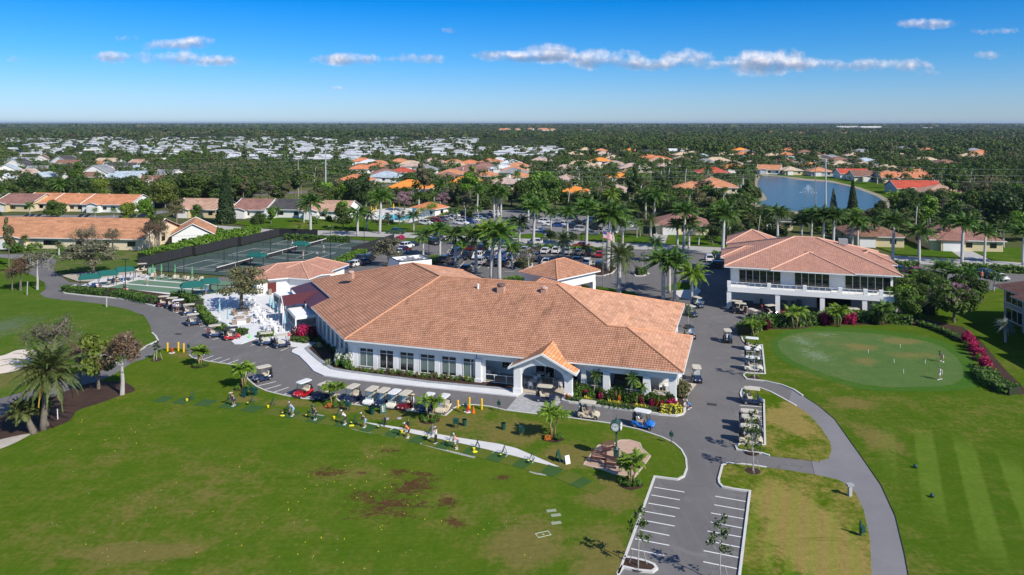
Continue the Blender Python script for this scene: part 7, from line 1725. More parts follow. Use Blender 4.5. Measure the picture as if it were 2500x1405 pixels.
for a in(('small_b',1555,582,532,'palm','left one of two small palms by the house with the white garage'),('small_b',1563,578,538,'palm','right one of two small palms by the house with the white garage'),('small_a',1107,548,500,'palm','palm over the dark pickup in the north car park'),('small_b',1168,545,495,'palm','palm with dead skirt in the north car park'),('small_b',1031,536,502,'palmy','palm at the left end of the pool house'),('small_b',1048,532,495,'palmy','palm at the middle of the pool house'),('small_b',1060,530,490,'palmy','palm at the right end of the pool house'),('small_a',742,545,490,'palm','palm beside the tan-roofed house porch'),('small_b',795,540,505,'palm','small palm right of the tan-roofed house door'),('small_a',676,533,500,'palm','windblown palm before the dark grey house'),('small_a',730,577,545,'palmy','small palm at the road by the tennis hedge'),('small_a',808,573,546,'palmy','small yellowish palm on the verge lawn'),('small_b',232,535,504,'palm','left one of two palms behind the brown row roof'),('small_b',278,537,504,'palm','right one of two palms behind the brown row roof'),('small_b',73,536,486,'palm','palm at the street corner before the terracotta row'),('small_b',35,505,476,'palm','palm before the leftmost terracotta house'),('sabal',60,612,570,'date','squat fan palm by the clipped bushes at the far left'),('sabal',144,624,586,'date','squat fan palm left of the grey oak'),('fan_thin',1559,533,432,'date','tall thin leaning fan palm behind the car park'),('fan_thin',1385,523,447,'date','thin fan palm by the bright orange roof'),('fan_thin',1419,518,450,'date','strongly leaning thin fan palm behind the car park'),('fan_thin',1495,488,442,'date','thin fan palm before the pale pink roof'),('fan_thin',1783,486,436,'date','thin fan palm on the lake lawn')):T(*a)
T('coco',1450,968,898,'palm','left one of two green palms before the right-hand porch',wide=.72,z=.15);T('coco',1538,979,902,'palm','right one of two green palms before the right-hand porch',wide=.72,z=.15);T('small_a',1567,978,926,'palmy','small yellow palm beside the porch column',z=.15)
for a in(('norfolk',551,545,414,'pine','tall dark norfolk pine by the maroon-roofed house'),('norfolk',2082,524,443,'pine','norfolk pine in front of the lake'),('slim_pine',2035,520,462,'grey','slim brownish conifer left of the lake pine'),('sparse_c',228,672,583,'grey','broad grey-green oak behind the green shelters',None,1.42),('sparse_a',590,757,646,'olive','spreading thin oak growing out of the white patio',None,1.4),('sparse_a',948,652,574,'grey','grey-green bushy tree beside the white walled enclosure',None,1.3),('oak_c',1325,520,436,'green','huge dense dark green tree beyond the north car park'),('sparse_c',988,514,464,'mauve','tree with mauve seed heads behind the pool'),('sparse_c',1085,508,468,'mauve','tree with mauve seed heads right of the pool house'),('sparse_a',1137,516,474,'grey','pale grey-leaved tree above the pool hedge'),('sparse_b',975,550,506,'grey','pair of silvery trees at the pool corner'),('sparse_b',948,552,512,'olive','olive tree at the left pool corner'),('oak_d',480,549,500,'green','round dark tree before the tan row house'),('oak_c',130,533,498,'green','broad green tree before the terracotta row houses'),('oak_b',268,500,478,'dark','dark green tree against the terracotta row'),('oak_b',628,562,520,'green','green tree with pale trunk by the dark grey house'),('oak_e',838,560,505,'green','green tree on the lawn near the pool'),('tall_a',835,545,486,'bright','light green tree right of the tan-roofed house'),('tall_a',905,520,470,'green','tall green tree before the orange pool-cage house'),('tall_b',384,604,503,'green','tall pine with a bare trunk at the row house gable'),('tall_a',355,560,480,'bright','light green feathery tree behind the brown row roof'),('oak_c',2329,790,690,'green','round tree with pink blossom on top beside the apartment lawn'),('oak_d',2215,790,705,'green','dark olive green tree at the right end of the planting bed'),('tall_a',2185,775,690,'bright','bright green leafy tree right of the golf shop'),('oak_b',2150,795,752,'green','low green tree by the outside stair planting'),('oak_e',2440,575,470,'dark','very dark tree mass at the right edge'),('oak_c',2500,560,462,'dark','dark tree cut by the right edge'),('oak_e',2380,545,465,'green','green tree left of the dark mass at the right'),('sparse_c',2300,530,455,'olive','large thin olive tree right of the lake'),('oak_e',2225,520,462,'green','green tree at the right shore of the lake'),('oak_b',2150,530,490,'dark','dark low tree at the lake shore'),('sparse_c',2390,520,440,'olive','wide olive tree before the far houses at right'),('sparse_c',1625,515,448,'grey','wide bare grey tree before the orange roofs'),('sparse_c',1585,512,452,'grey','grey twiggy tree left of the wide bare one'),('sparse_a',1720,490,434,'grey','bare tree before the large orange roof'),('oak_b',1680,530,490,'bright','yellow-green clump behind the brown-roofed house'),('oak_d',1730,528,488,'olive','olive clump behind the brown-roofed house'),('oak_b',1790,545,500,'green','green tree left of the lake end'),('oak_c',1850,570,505,'green','green tree mass behind the golf shop wing'),('oak_b',1925,545,512,'green','leafy tree at the near lake shore'),('oak_d',1965,552,514,'dark','dark tree at the near lake shore'),('oak_a',1820,600,545,'dark','shaded tree beside the golf shop wing'),('oak_a',1790,598,548,'dark','shaded bushy tree left of the golf shop wing')):T(*a)
pkt=[o for o in bpy.data.objects if o.get('label','').startswith('round tree with pink')][0]
rs=np.random.RandomState(8);a_=rs.uniform(0,6.28,500);q_=np.sqrt(rs.uniform(0,1,500));P_=np.stack([np.cos(a_)*q_*4.6,np.sin(a_)*q_*4.6,7.6-2.6*q_**2+rs.normal(0,.25,500)],1)
obj('blossom',np_mesh('blossom',leaf_quads(P_,np.tile([0,0,.6],(500,1)),.3,rs),4),LF['pink'],pkt)
T('bare_a',1290,662,602,'grey','small bare pale tree on the car park island',bark=M_bark_w)
def_bare('cyp_a',2.2,2.1,3000,.115,31,depth=4,w=.16,droop=.15,hang=.35,n0=14,zs=1.35,first=.5);HT['cyp_a']=5.6
def_bare('cyp_b',2.0,3.0,1500,.12,32,depth=4,w=.2,droop=.0,hang=.1,n0=13,zs=1.0,first=.5);HT['cyp_b']=6.0
def_bare('cyp_c',3.2,2.6,1500,.13,33,depth=4,w=.16,droop=.25,hang=.3,n0=12,zs=1.2,first=.5);HT['cyp_c']=6.6
for k in('cyp',):KIND[k]=('cypress','tree')
T('cyp_a',298,966,802,'brown','brown winter cypress with weeping twigs and a straight pale trunk',bark=M_bark_w,wide=1.0);T('cyp_b',130,905,765,'grey','bare grey-brown cypress before the left fairway bunker',wide=1.1)
T('oak_b',241,952,812,'yellow','yellow-olive leafy tree in the mulch bed',wide=.82);T('cyp_b',195,930,820,'brown','brown-leaved cypress behind the large date palm',wide=.9)
T('cyp_c',30,711,650,'brown','brown cypress left one of two by the left path',wide=1.0);T('cyp_a',50,711,622,'brown','brown cypress right one of two by the left path');T('bare_a',91,709,606,'grey','bare pale-trunked tree at the path junction',bark=M_bark_w);T('tall_b',22,655,522,'olive','tall leaning pine at the left edge',wide=.55)
T('cyp_c',388,615,535,'brown','rusty brown cypress beside the white row house gable');T('cyp_c',365,618,540,'brown','second rusty cypress left of the white gable');T('cyp_b',212,625,545,'grey','bare brown tree before the long row roof');T('cyp_c',275,622,556,'grey','thin bare tree before the row roof vents')
def leanpalm(x,y,cx,cyy,rf,leaf,label,key,seed,nf=66,L=5.0,z=.1):
 h=(y-cyy)*H/(y-300.0);lx=(cx-x)*H/(y-300.0)
 def_palm(key,h,L,nf,seed,30,.085,.66,.35,(-.7,1.4),1.1,(.34,.28,.27),0,(-.05,0),(lx,0),plumose=.3,dead=11)
 HT[key]=h;KIND[key.split('_')[0]]=('date_palm','palm tree');T_=TREE[key];r=root('date_palm',label,'palm tree',G(x,y,z),0)
 obj('trunk',T_[1],M_bark,r);obj('fronds',T_[0],LF[leaf],r);obj('dead_fronds',T_[3],LF['deadf'],r)
leanpalm(105,1050,117,905,1,'date','large date palm with a rough trunk in the mulch bed','lean_a',41);
leanpalm(82,1058,52,1002,1,'date','lower fan palm leaning left beside the large date palm','lean_b',42,26,1.9);leanpalm(112,1040,98,985,1,'date','third small palm behind the large date palm','lean_c',43,22,1.7)
for(x,y,l)in((141,1024,'upright'),):tag(obj('white_stake',MB().tube([(0,0,0),(-.05,0,1.15)],.05,6),M_white,None,G(x,y,.12)),'short white stake in the mulch below the date palm','stake')
for i in range(15):
 x=405+i*21;T(['tall_b','tall_a','sparse_b','oak_e','tall_b'][i%5],x,492+(i*7)%11,424+(i*13)%19,['green','dark','grey','green','olive'][i%5],'tall %s tree of the pine wood behind the row houses, %s from the left'%(['green','dark','thin','broad','olive'][i%5],ORD[i]),'pine wood behind the row houses',wide=1.15)
for i,(k,x,y,top,lf)in enumerate((('oak_b',1345,590,560,'green'),('oak_b',1400,592,566,'dark'),('royal_d',1345,560,505,'palm'),('royal_b',1385,575,500,'palm'),('coco',1240,585,530,'palm'),('royal_d',1180,600,545,'palm'),('royal_d',1140,600,548,'palm'),('oak_b',1120,612,588,'bright'),('royal_d',1250,655,585,'palm'),('small_b',1430,640,590,'palm'),('royal_b',1520,598,520,'palm'),('oak_b',1530,640,600,'green'),('oak_d',1545,545,495,'green'),('oak_c',1480,545,500,'dark'),('royal_b',1458,560,488,'palm'),('royal_d',1600,640,575,'palm'),('coco',1705,600,545,'palm'),('oak_d',1740,600,550,'dark'),('royal_b',1835,560,500,'palm'),('royal_c',1980,600,505,'palm'),('royal_b',2130,600,525,'palm'),('royal_b',2300,606,525,'palm'),('royal_b',2450,606,540,'palm'),('coco',895,562,508,'palm'),('royal_d',1010,565,512,'palm'),('oak_b',1145,540,512,'green'),('oak_c',1090,505,470,'dark'),('oak_c',1190,512,468,'green'),('oak_c',1040,500,470,'green'),('royal_c',1165,520,450,'palm'),('royal_b',1290,540,470,'palm'),('oak_c',1405,530,490,'dark'),('royal_b',1600,545,478,'palm'),('royal_c',1640,548,480,'palm'))):T(k,x,y,top,lf,near_thing({'palm':'tall palm','green':'green tree','dark':'dark green tree','bright':'bright green tree'}[lf],x,y),'trees scattered round the car parks',wide=1.2)
def px_hedge(pp,w,h,label,leaf='hedge',size=.2,dens=26,seed=1,z0=0.0,**k):return hedge([G2(*p)for p in pp],w,h,label,leaf,size,dens,k.get('group','hedges'),seed,z0)
px_hedge([(158,711),(180,716),(235,720),(262,723)],1.7,1.0,'low hedge at the rounded end of the bocce courts',seed=2,z0=.12);px_hedge([(278,724),(310,729),(350,738),(372,742),(385,740)],2.0,1.1,'low hedge beside the near bocce lane',seed=3,z0=.12)
px_hedge([(425,728),(450,733),(475,742),(484,750)],2.0,1.1,'low hedge behind the three close golf carts',seed=4,z0=.12);px_hedge([(488,760),(494,768),(505,782),(516,794),(524,800)],1.3,.9,'bright hedge along the patio by the empty stalls','bright',seed=5,z0=.12)
px_hedge([(534,804),(552,812)],1.2,.8,'short bright hedge between the navy and red carts','bright',seed=6,z0=.12);px_hedge([(580,814),(600,819)],1.1,.8,'short bright hedge right of the red cart','bright',seed=7,z0=.12);px_hedge([(627,826),(668,822)],1.0,.7,'low green bushes below the tall patio tables','bright',seed=8,z0=.12)
px_hedge([(698,588-2),(760,589),(820,591),(852,593)],1.8,1.6,'dark clipped hedge along the road behind the courts','hedge',.26,16,seed=9)
px_hedge([(385,640),(420,628),(470,614),(520,600),(570,588),(625,578)],4.0,2.8,'tall bright green hedge behind the tennis fence','bright',.42,12,seed=10);px_hedge([(345,643),(385,636)],3.2,2.6,'bright green bushes at the tennis fence corner','bright',.4,12,seed=11)
px_hedge([(820,655),(870,632),(885,626)],2.4,1.7,'green bushes between the bath house and the parked cars','bright',.3,14,seed=12)
px_hedge([(1130,606),(1200,606),(1280,608),(1380,611),(1470,616)],2.0,1.1,'leafy hedge between the car park and the road','hedge',.35,12,seed=13);px_hedge([(1740,630),(1765,632)],2,1.6,'green hedge left of the golf shop cars','hedge',.35,12,seed=14)
px_hedge([(2190,654),(2240,654)],1.8,1.4,'hedge behind the red car of the east car park','hedge',.35,10,seed=15);px_hedge([(2350,660),(2500,668)],2.2,1.5,'hedge along the road above the east car park','hedge',.35,10,seed=16)
px_hedge([(1045,545),(1070,538),(1100,526),(1130,520)],2.5,1.2,'yellow-green hedge between pool and north car park','yellow',.35,10,seed=17);px_hedge([(910,545),(960,546)],1.5,1.1,'yellow-green hedge in front of the pool','yellow',.3,10,seed=18)
px_hedge([(1818,820),(1845,802),(1880,796),(1930,797),(1985,792)],2.6,1.6,'dense green hedge at the left of the putting green','hedge',.30,16,seed=19,z0=.1);px_hedge([(1990,790),(2050,785),(2110,786),(2170,788),(2225,792)],2.4,1.5,'dense green hedge in front of the golf shop garage','hedge',.30,16,seed=20,z0=.1)
px_hedge([(2240,795),(2270,803),(2320,822),(2345,836)],1.2,.7,'thin trailing hedge behind the putting green','hedge',.22,16,seed=21,z0=.1);px_hedge([(2398,915),(2420,940),(2445,955),(2478,966)],2.6,1.0,'low green hedge at the lower right of the green','hedge',.26,18,seed=22,z0=.1)
px_hedge([(2225,780),(2215,740),(2212,710)],2.5,3.2,'tall green shrub screen right of the golf shop','bright',.34,10,seed=23);px_hedge([(2265,770),(2245,720),(2250,695),(2300,690)],3.0,2.4,'dark shrub screen by the east car park','hedge',.34,10,seed=24)
px_hedge([(1385,979),(1440,986),(1500,996),(1560,1004),(1605,1008)],.9,.35,'low dark green border along the flower bed kerb','hedge',.16,30,seed=25,z0=.16);px_hedge([(1612,1009),(1640,1012),(1662,1008)],1.3,.7,'yellow-flowering low hedge at the bed corner','yel',.16,40,seed=26,z0=.16)
px_hedge([(714,832),(735,836),(756,838)],1.6,.5,'green ground cover below the pink shrubs','hedge',.2,20,seed=27,z0=.16)
px_hedge([(8,606),(100,600)],2,1.3,'clipped hedge below the long row house','hedge',.3,8,seed=28);px_hedge([(520,585),(560,572)],3,1.2,'pale clipped hedge right of the white gable','bright',.3,8,seed=29);px_hedge([(1240,698),(1258,692),(1272,690)],3.2,1.3,'clipped box hedge left of the entrance canopy','hedge',.26,14,seed=30)
px_hedge([(1050,646),(1066,632)],2.6,.9,'low bright hedge on the car park island','bright',.25,14,seed=31);px_hedge([(1108,617),(1125,608)],2.2,1.0,'rounded green hedge at the entrance island','bright',.28,12,seed=32);px_hedge([(1268,655),(1290,640)],2.6,1.4,'brownish hedge round the bare island tree','olive',.28,12,seed=33)
px_hedge([(1554,671),(1577,670)],2.0,1.4,'clipped yellow-green box on the round island','bright',.2,22,seed=34,z0=.1);px_hedge([(1588,636),(1604,636)],2,1.2,'clipped yellow-green box on the far small island','bright',.2,16,seed=35)
px_hedge([(1435,668),(1455,656),(1480,655)],2.5,.6,'dry low planting under the twin palms','olive',.25,14,seed=36)
def S_(x,y,r,h,leaf,label,group,spiky=False,z=.12,name='shrub',cat='shrub'):shrub(G(x,y,z),r,h,leaf,label,group,spiky,name,cat)
for i,(x,y)in enumerate(((731,826),(739,825),(747,824),(756,824),(765,826),(724,828))):S_(x,y,.8,1.7,'red' if i<3 else'maroon','pink-leaved shrub below the white pergola, %s from the left'%ORD[[1,2,3,4,5,0][i]],'pink shrubs by the pergola')
for i,(x,y)in enumerate(((2360,838),(2368,832),(2376,858),(2384,868),(2392,878),(2380,850),(2402,896),(2412,906),(2406,902))):S_(x,y,.75,1.4,'red','crimson shrub curving along the right of the putting green','crimson shrubs by the green')
for x,y in((2366,850),(2395,882)):S_(x,y,.8,.9,'yellow','olive shrub between the crimson ones','olive shrubs by the green')
for x,y,l in((1911,796,'maroon'),(1873,806,'maroon'),(2010,793,'red'),(2025,794,'maroon'),(2068,792,'red'),(2082,792,'red'),(1912,788,'red'),(1832,816,'maroon')):S_(x,y,.7,1.7,l,('crimson' if l=='red' else'dark red')+' shrub in the hedge before the golf shop','red shrubs before the golf shop')
for i,(x,y)in enumerate(((1440,984),(1432,982),(1502,992),(1490,991),(1512,994),(1566,1001),(1556,1000),(1578,1003))):S_(x,y,.75,.85,'yel','spiky yellow croton in the flower bed','yellow crotons',True)
for i,(x,y)in enumerate(((1384,975),(1388,977),(1382,972))):S_(x,y,.55,.9,'orange','orange spiky plant at the portico corner','orange plants',True)
for i,(x,y)in enumerate(((1432,968),(1462,972),(1500,975),(1510,978),(1470,975),(1566,985),(1590,990),(1604,992),(1620,996),(1630,998),(1640,992),(1650,994))):S_(x,y,.42,.8,['red','maroon','red','orange'][i%4]if i<8 else'red','red flowering plant in the flower bed before the porch','red flowers in the bed')
for i in range(34):
 t=i/34;x=1400+235*t+random.uniform(-5,5);y=962+24*t+random.uniform(-3,7);S_(x,y,random.uniform(.5,.8),random.uniform(.7,1.3),['dark','hedge','green'][i%3],'dark green leafy plant in the bed before the porch','green plants in the porch bed')
for i,(x,y,r)in enumerate(((1668,972,.9),(1670,962,.85),(1669,952,.8))):S_(x,y,r,r*1.5,'olive',['lowest','middle','highest'][i]+' of three clipped round bushes by the east steps','clipped round bushes')
for i in range(26):
 t=i/25;x=862+300*t;y=905.5+26*t+random.uniform(-1,3);S_(x,y,.36,.62,['hedge','olive','yellow'][i%3],'small sparse plant in the bed below the front windows','small plants below the windows')
for i,(x,y)in enumerate(((800,893),(778,850),(752,826),(1420,860))[:3]):S_(x,y,.9,1.1,'agave','pale variegated agave in the west bed, the %s'%['lowest','middle','highest'][i],'agaves',True)
for x,y,l in((828,893,'left'),(850,898,'right')):S_(x,y,.8,2.0,'whitefl','white-flowering bush at the clubhouse corner, the %s one'%l,'white flowering bushes');S_(x,y+1,.9,1.3,'hedge','green base growth of the white-flowering bush, the %s one'%l,'bushes at the corner')
for i in range(9):S_(840-i*12+6,886-i*8.5,.6,.7,'dark','dark low plant in the shaded bed along the west wall','shaded plants by the west wall')
for x,y,l in((1941,803,'left of the garage'),(2047,799,'in front of the garage'),(2153,794,'before the outside stair'),(1844,822,'at the hedge corner')):areca(x,y,4.3 if y<810 else 3.0,2 if x<2000 else 4,'slender cluster palm '+l,'palm' if x==2153 else'palmy',False,.1,seed=int(x),w=1.3,group='cluster palms before the golf shop')
for i,(x,y,t_,k)in enumerate(((2205,735,672,'oak_b'),(2250,750,690,'tall_a'),(2270,725,668,'oak_e'),(2385,735,672,'oak_b'),(2425,712,655,'coco'),(2365,715,650,'royal_d'),(2240,715,650,'coco'))):T(k,x,y,t_,'palm' if k in('coco','royal_d')else'green','green %s in the thicket by the east car park, %s one'%('palm' if k in('coco','royal_d')else'tree',['lower left','lower middle','central','lower right','rightmost','upper right','upper left'][i]),'thicket by the east car park',wide=1.2)
areca(2300,700,6.0,6,'dense palm clump between golf shop and east car park','palm',False,0,seed=77,w=3,group='palm clumps by the east car park');areca(2345,705,5.0,6,'dense palm clump left of the apartment roof','palm',False,0,seed=78,w=3,group='palm clumps by the east car park');areca(2172,712,4.8,5,'palm clump touching the golf shop right corner','palm',False,0,seed=79,w=2,group='palm clumps by the east car park')
for i in range(10):S_(2215+i*16,700+(i*37%21),1.6,2.2,['hedge','green','dark'][i%3],'green shrub in the thicket beside the east car park','thicket shrubs by the east car park',z=0)
for i,(x,y,r)in enumerate(((25,612,1.8),(45,616,2.0),(82,612,1.6),(100,606,1.5),(150,612,1.2),(430,600,1.5),(535,572,1.8),(590,530,1.6),(640,536,1.6),(770,548,2),(800,540,1.5))):S_(x,y,r,r*1.1,'hedge','clipped round bush beside the row houses','clipped bushes by the row houses',z=0)
S_(990,546,1.8,1.4,'whitefl','white-leaved shrub at the pool corner','pool shrubs',z=0);S_(970,592,1.2,1.5,'red','crimson shrub on the road verge','verge shrubs',z=0);S_(978,590,1.2,1.6,'red','second crimson shrub on the road verge','verge shrubs',z=0)
M_galv=plain('galvanised_steel',(.46,.50,.52),.5,.2,var=.05);M_woodpole=plain('weathered_pole',(.30,.25,.20),.8)
PL=[]
def pole(x,y,top,mat,label,r=.3,arms=0):
 h=(y-top)*H/(y-300);g=G(x,y);r_=root('power_pole',label,'power pole',g,0,group='power poles');obj('pole',MB().tube([(0,0,0),(0,0,h)],[r,r*.55],8),mat,r_)
 am=MB()
 for k in range(arms):am.tube([(-.1,0,h-.8-k*2.2),(-1.4,0,h-.5-k*2.2)],.07,5);am.tube([(-1.4,0,h-.5-k*2.2),(-1.4,0,h-1.3-k*2.2)],.09,6)
 if arms:obj('arm',am,mat,r_)
 return(g,h)
pl=[pole(795,481,370,M_galv,'tall grey steel power pole left of the orange pool-cage house',.42,3),pole(2016,516,387,M_galv,'tall grey steel power pole in front of the lake',.42,3),pole(728,489,386,M_woodpole,'tall pale concrete power pole left of the steel one',.3,4),pole(1991,516,404,M_woodpole,'slimmer pale pole beside the steel one at the lake',.22,1),pole(361,465,416,M_woodpole,'wooden pole among the gabled houses',.16),pole(184,458,424,M_woodpole,'wooden pole left of the brown gabled roof',.16),pole(530,470,416,M_woodpole,'wooden pole left of the pine wood',.16),pole(1422,497,436,M_woodpole,'wooden pole beside the bright orange roof',.16),pole(1525,480,446,M_woodpole,'short wooden pole at the pale pink roof',.14),pole(735,478,419,M_woodpole,'short wooden pole right behind the concrete one',.14),pole(1707,475,441,M_woodpole,'wooden pole before the large orange roof',.14),pole(676,527,488,M_galv,'grey street light pole by the dark grey house',.1),pole(1136,550,508,M_galv,'grey street light pole in the north car park',.14)]
def wire(a,b,sag,label,r=.02):
 a,b=Vector(a),Vector(b);P=[a.lerp(b,i/24)-Vector((0,0,sag*4*(i/24)*(1-i/24)))for i in range(25)]
 tag(obj('power_line',MB().tube(P,r,4),M_galv),label,'wire','power lines north of the club')
g0,h0=pl[0];g1,h1=pl[1];d=(g1-g0);
for k in range(3):
 a=g0+Vector((-1.4,0,h0-1.3-k*2.2));b=g1+Vector((-1.4,0,h1-1.3-k*2.2));wire(a,b,3.5,'power line between the two grey steel poles, %s'%['upper','middle','lower'][k]);wire(a-d*.9,a,3.0,'power line running left from the steel pole, %s'%['upper','middle','lower'][k]);wire(b,b+d*.5,2.0,'power line running right from the lake pole, %s'%['upper','middle','lower'][k])
g0,h0=pl[2];g1,h1=pl[3];d=(g1-g0)
for k in range(3):
 a=g0+Vector((-1.4,0,h0-1.3-k*2.2));b=g1+Vector((0,0,h1-.8-k*1.6));wire(a,b,3.0,'power line between the pale poles, %s'%['upper','middle','lower'][k],.018);wire(a-d*.8,a,3.0,'power line running left from the pale pole, %s'%['upper','middle','lower'][k],.018)
fr_=root('fountain','white spray fountain in the middle of the lake','fountain',G(1973,471));m,t,b=newmat('spray');b.inputs['Base Color'].default_value=(.85,.9,.95,1);b.inputs['Roughness'].default_value=.5;b.inputs['Alpha'].default_value=.5
mb=MB()
for i in range(16):
 a=i*.3927;[mb.tube([(math.cos(a)*q*s,math.sin(a)*q*s,hh*(1-(2*q/1-1)**2)if s>0 else 0)for q in(0,.2,.4,.6,.8,1.0)],.025,3,cap=False)for s,hh in((2.6,2.6),(1.3,3.8))]
for i in range(16):a=i*.3927;mb.blob((math.cos(a)*3.6,math.sin(a)*3.6,.05),(.35,.35,.08),seg=6,ring=4)
obj('spray',mb,m,fr_)
#the neighbourhood
RC={}
def roofm(name,c,k=.16):
 if name not in RC:RC[name]=tiles('roof_'+name.replace(' ','_'),c,tuple(min(1,v*1.25)for v in c),tuple(v*.45 for v in c),.35,.5,patchy=k)
 return RC[name]
ROOF={'terracotta':(.60,.22,.10),'bright orange':(.80,.28,.05),'orange':(.57,.25,.125),'red':(.50,.09,.05),'maroon':(.29,.15,.12),'beige':(.58,.44,.30),'pale pink':(.50,.37,.31),'brown':(.24,.13,.09),'grey':(.27,.28,.29),'dark grey':(.075,.07,.07),'tan':(.48,.30,.21),'white':(.62,.64,.66),'pale blue':(.42,.50,.56),'burnt orange':(.50,.245,.13)}
WALL={'white':plain('house_white',(.76,.76,.73),.8,obj_rand=.06),'cream':plain('house_cream',(.68,.58,.42),.8,obj_rand=.08),'yellow':plain('house_yellow',(.60,.50,.30),.8),'grey':plain('house_grey',(.42,.45,.45),.8),'pink':plain('house_pink',(.62,.47,.38),.8)}
M_trim=plain('house_trim',(.72,.72,.70),.7)
HM={}
def house_meshes(w,d,typ,sl=.38,hw=2.9):
 key=(round(w),round(d),typ,hw)
 if key in HM:return HM[key]
 w,d=key[0],key[1];wl=MB();rf=MB();fs=MB();ov=.7
 wl.prism([(-w/2,-d/2),(w/2,-d/2),(w/2,d/2),(-w/2,d/2)],0,hw)
 if typ=='hip':
  f,hp,cor=hip((0,0),w+2*ov,d+2*ov,0,hw,sl);[rf.face(q)for q in f]
  f,hp,c2=hip((-w*.22,-d*.30),w*.42,d*.62,0,hw+.02,sl);[rf.face(q)for q in f];wl.prism([(-w*.38,-d*.57),(-w*.06,-d*.57),(-w*.06,0),(-w*.38,0)],0,hw)
  fs.prism([(q.x,q.y)for q in cor],hw-.22,hw-.02,bottom=True)
  yf=-d*.57
 elif typ=='gable':
  z=hw+(d/2+ov)*sl;a,b_=w/2+.4,d/2+ov
  rf.face([(-a,-b_,hw),(a,-b_,hw),(a,0,z),(-a,0,z)]);rf.face([(a,b_,hw),(-a,b_,hw),(-a,0,z),(a,0,z)])
  for s in(-1,1):
   wl.face([(s*w/2,-d/2,hw-.1),(s*w/2,d/2,hw-.1),(s*w/2,0,hw+d/2*sl)][::s]);fs.tube([(s*a,-b_,hw),(s*a,0,z),(s*a,b_,hw)],.12,4)
  fs.box((0,-b_,hw-.05),(2*a,.1,.2));c0=-w*.2;gz=hw+1.9*sl*1.1
  rf.face([(c0-2.6,-b_-2,hw),(c0,-b_-2,gz),(c0,-b_+3.4,gz),(c0-2.6,-b_+.6,hw)][::-1]);rf.face([(c0+2.6,-b_-2,hw),(c0,-b_-2,gz),(c0,-b_+3.4,gz),(c0+2.6,-b_+.6,hw)]);wl.prism([(c0-2.2,-b_-1.6),(c0+2.2,-b_-1.6),(c0+2.2,-b_+1.2),(c0-2.2,-b_+1.2)],0,hw-.05);wl.face([(c0-2.2,-b_-1.6,hw-.1),(c0+2.2,-b_-1.6,hw-.1),(c0,-b_-1.6,gz-.1)])
  fs.tube([(c0-2.7,-b_-2,hw),(c0,-b_-2,gz),(c0+2.7,-b_-2,hw)],.1,4);yf=-d/2
 elif typ=='gfront':
  z=hw+(w/2+ov)*.55;a,b_=w/2+ov,d/2+.4
  rf.face([(-a,b_,hw),(-a,-b_,hw),(0,-b_,z),(0,b_,z)]);rf.face([(a,-b_,hw),(a,b_,hw),(0,b_,z),(0,-b_,z)])
  for s in(-1,1):wl.face([(-w/2,s*d/2,hw-.1),(w/2,s*d/2,hw-.1),(0,s*d/2,hw+w/2*.55)][::-s]);fs.tube([(-a,s*b_,hw),(0,s*b_,z),(a,s*b_,hw)],.12,4)
  yf=-d/2
 else:
  z=hw+.7;a,b_=w/2+.5,d/2+.5
  rf.face([(-a,-b_,hw),(a,-b_,hw),(a,0,z),(-a,0,z)]);rf.face([(a,b_,hw),(-a,b_,hw),(-a,0,z),(a,0,z)]);wl.face([(w/2,-d/2,hw-.1),(w/2,d/2,hw-.1),(w/2,0,z-.1)]);wl.face([(-w/2,d/2,hw-.1),(-w/2,-d/2,hw-.1),(-w/2,0,z-.1)]);rf.prism([(w/2+.2,-d/2-.2),(w/2+4,-d/2-.2),(w/2+4,d*.2),(w/2+.2,d*.2)],hw-.5,hw-.35,bottom=True)
  fs.box((0,-b_,hw),(2*a,.08,.16));yf=-d/2
 wn=MB();n=max(2,int(w/4.5))
 for i in range(n):
  x=-w/2+w*(i+.5)/n+.6
  wn.box((x if typ!='gable' else max(x,-w*.02),-d/2-.03,1.6),(1.5,.06,1.2))
 wn.box((w/2+.03,0,1.6),(.06,1.6,1.2));wn.box((-w/2-.03,d*.1,1.6),(.06,1.6,1.2))
 gd=MB().box((-w*(.22 if typ=='hip' else .2 if typ=='gable' else .0),(yf-.04 if typ!='gable' else-(d/2+ov)-1.64),1.15),(min(4.6,w*.3),.06,2.3)if typ!='gable' else(3.4,.06,2.2))
 HM[key]=(wl.mesh('wall',uv=False),rf.mesh('roof'),fs.mesh('fascia',uv=False),wn.mesh('window',uv=False),gd.mesh('garage_door',uv=False))
 return HM[key]
HOUSES=[]
def house(x,y,wpx,typ,rc,wc,ang,d=13,label=None,grp=None,name='house',parts=2,hw=2.9,off=None,place=''):
 w=wpx*H/(y-300)*.92;w=max(7,min(w,34))
 p=G(x,y);a=R(ang);p=p+Vector((-math.sin(a),math.cos(a),0))*(d/2)
 m=house_meshes(w,d,typ,hw=hw);r=root(name,label or'house','house' if name!='mobile_home' else'mobile home',p,a,group=grp)
 obj('wall',m[0],WALL[wc],r);ro_=obj('roof',m[1],roofm(rc,ROOF[rc]),r)
 if parts:obj('fascia',m[2],M_trim,ro_)
 if parts>1:obj('window',m[3],M_glass,r);obj('garage_door',m[4],M_trim,r)
 HOUSES.append((p.x,p.y,max(w,d)/2+1,w,d,a))
 return r
house(150,606,340,'gable','burnt orange','cream',-9,20,'long single-storey row with a wide brown-orange roof and skylights',None,'row_house');HOUSES.pop()
p=G(150,606);
rr_=HM[[k for k in HM][0]]
rowlen=34
p0=G(-90,604);p1=G(345,612)
r=bpy.data.objects['row_house'];L_=(p1-p0).length;an=math.atan2((p1-p0).y,(p1-p0).x);r.rotation_euler.z=an;r.scale=(L_/34,1,1);c=(p0+p1)/2+Vector((-math.sin(an),math.cos(an),0))*10;r.location=c;HOUSES.append((c.x,c.y,26,L_,20,an))
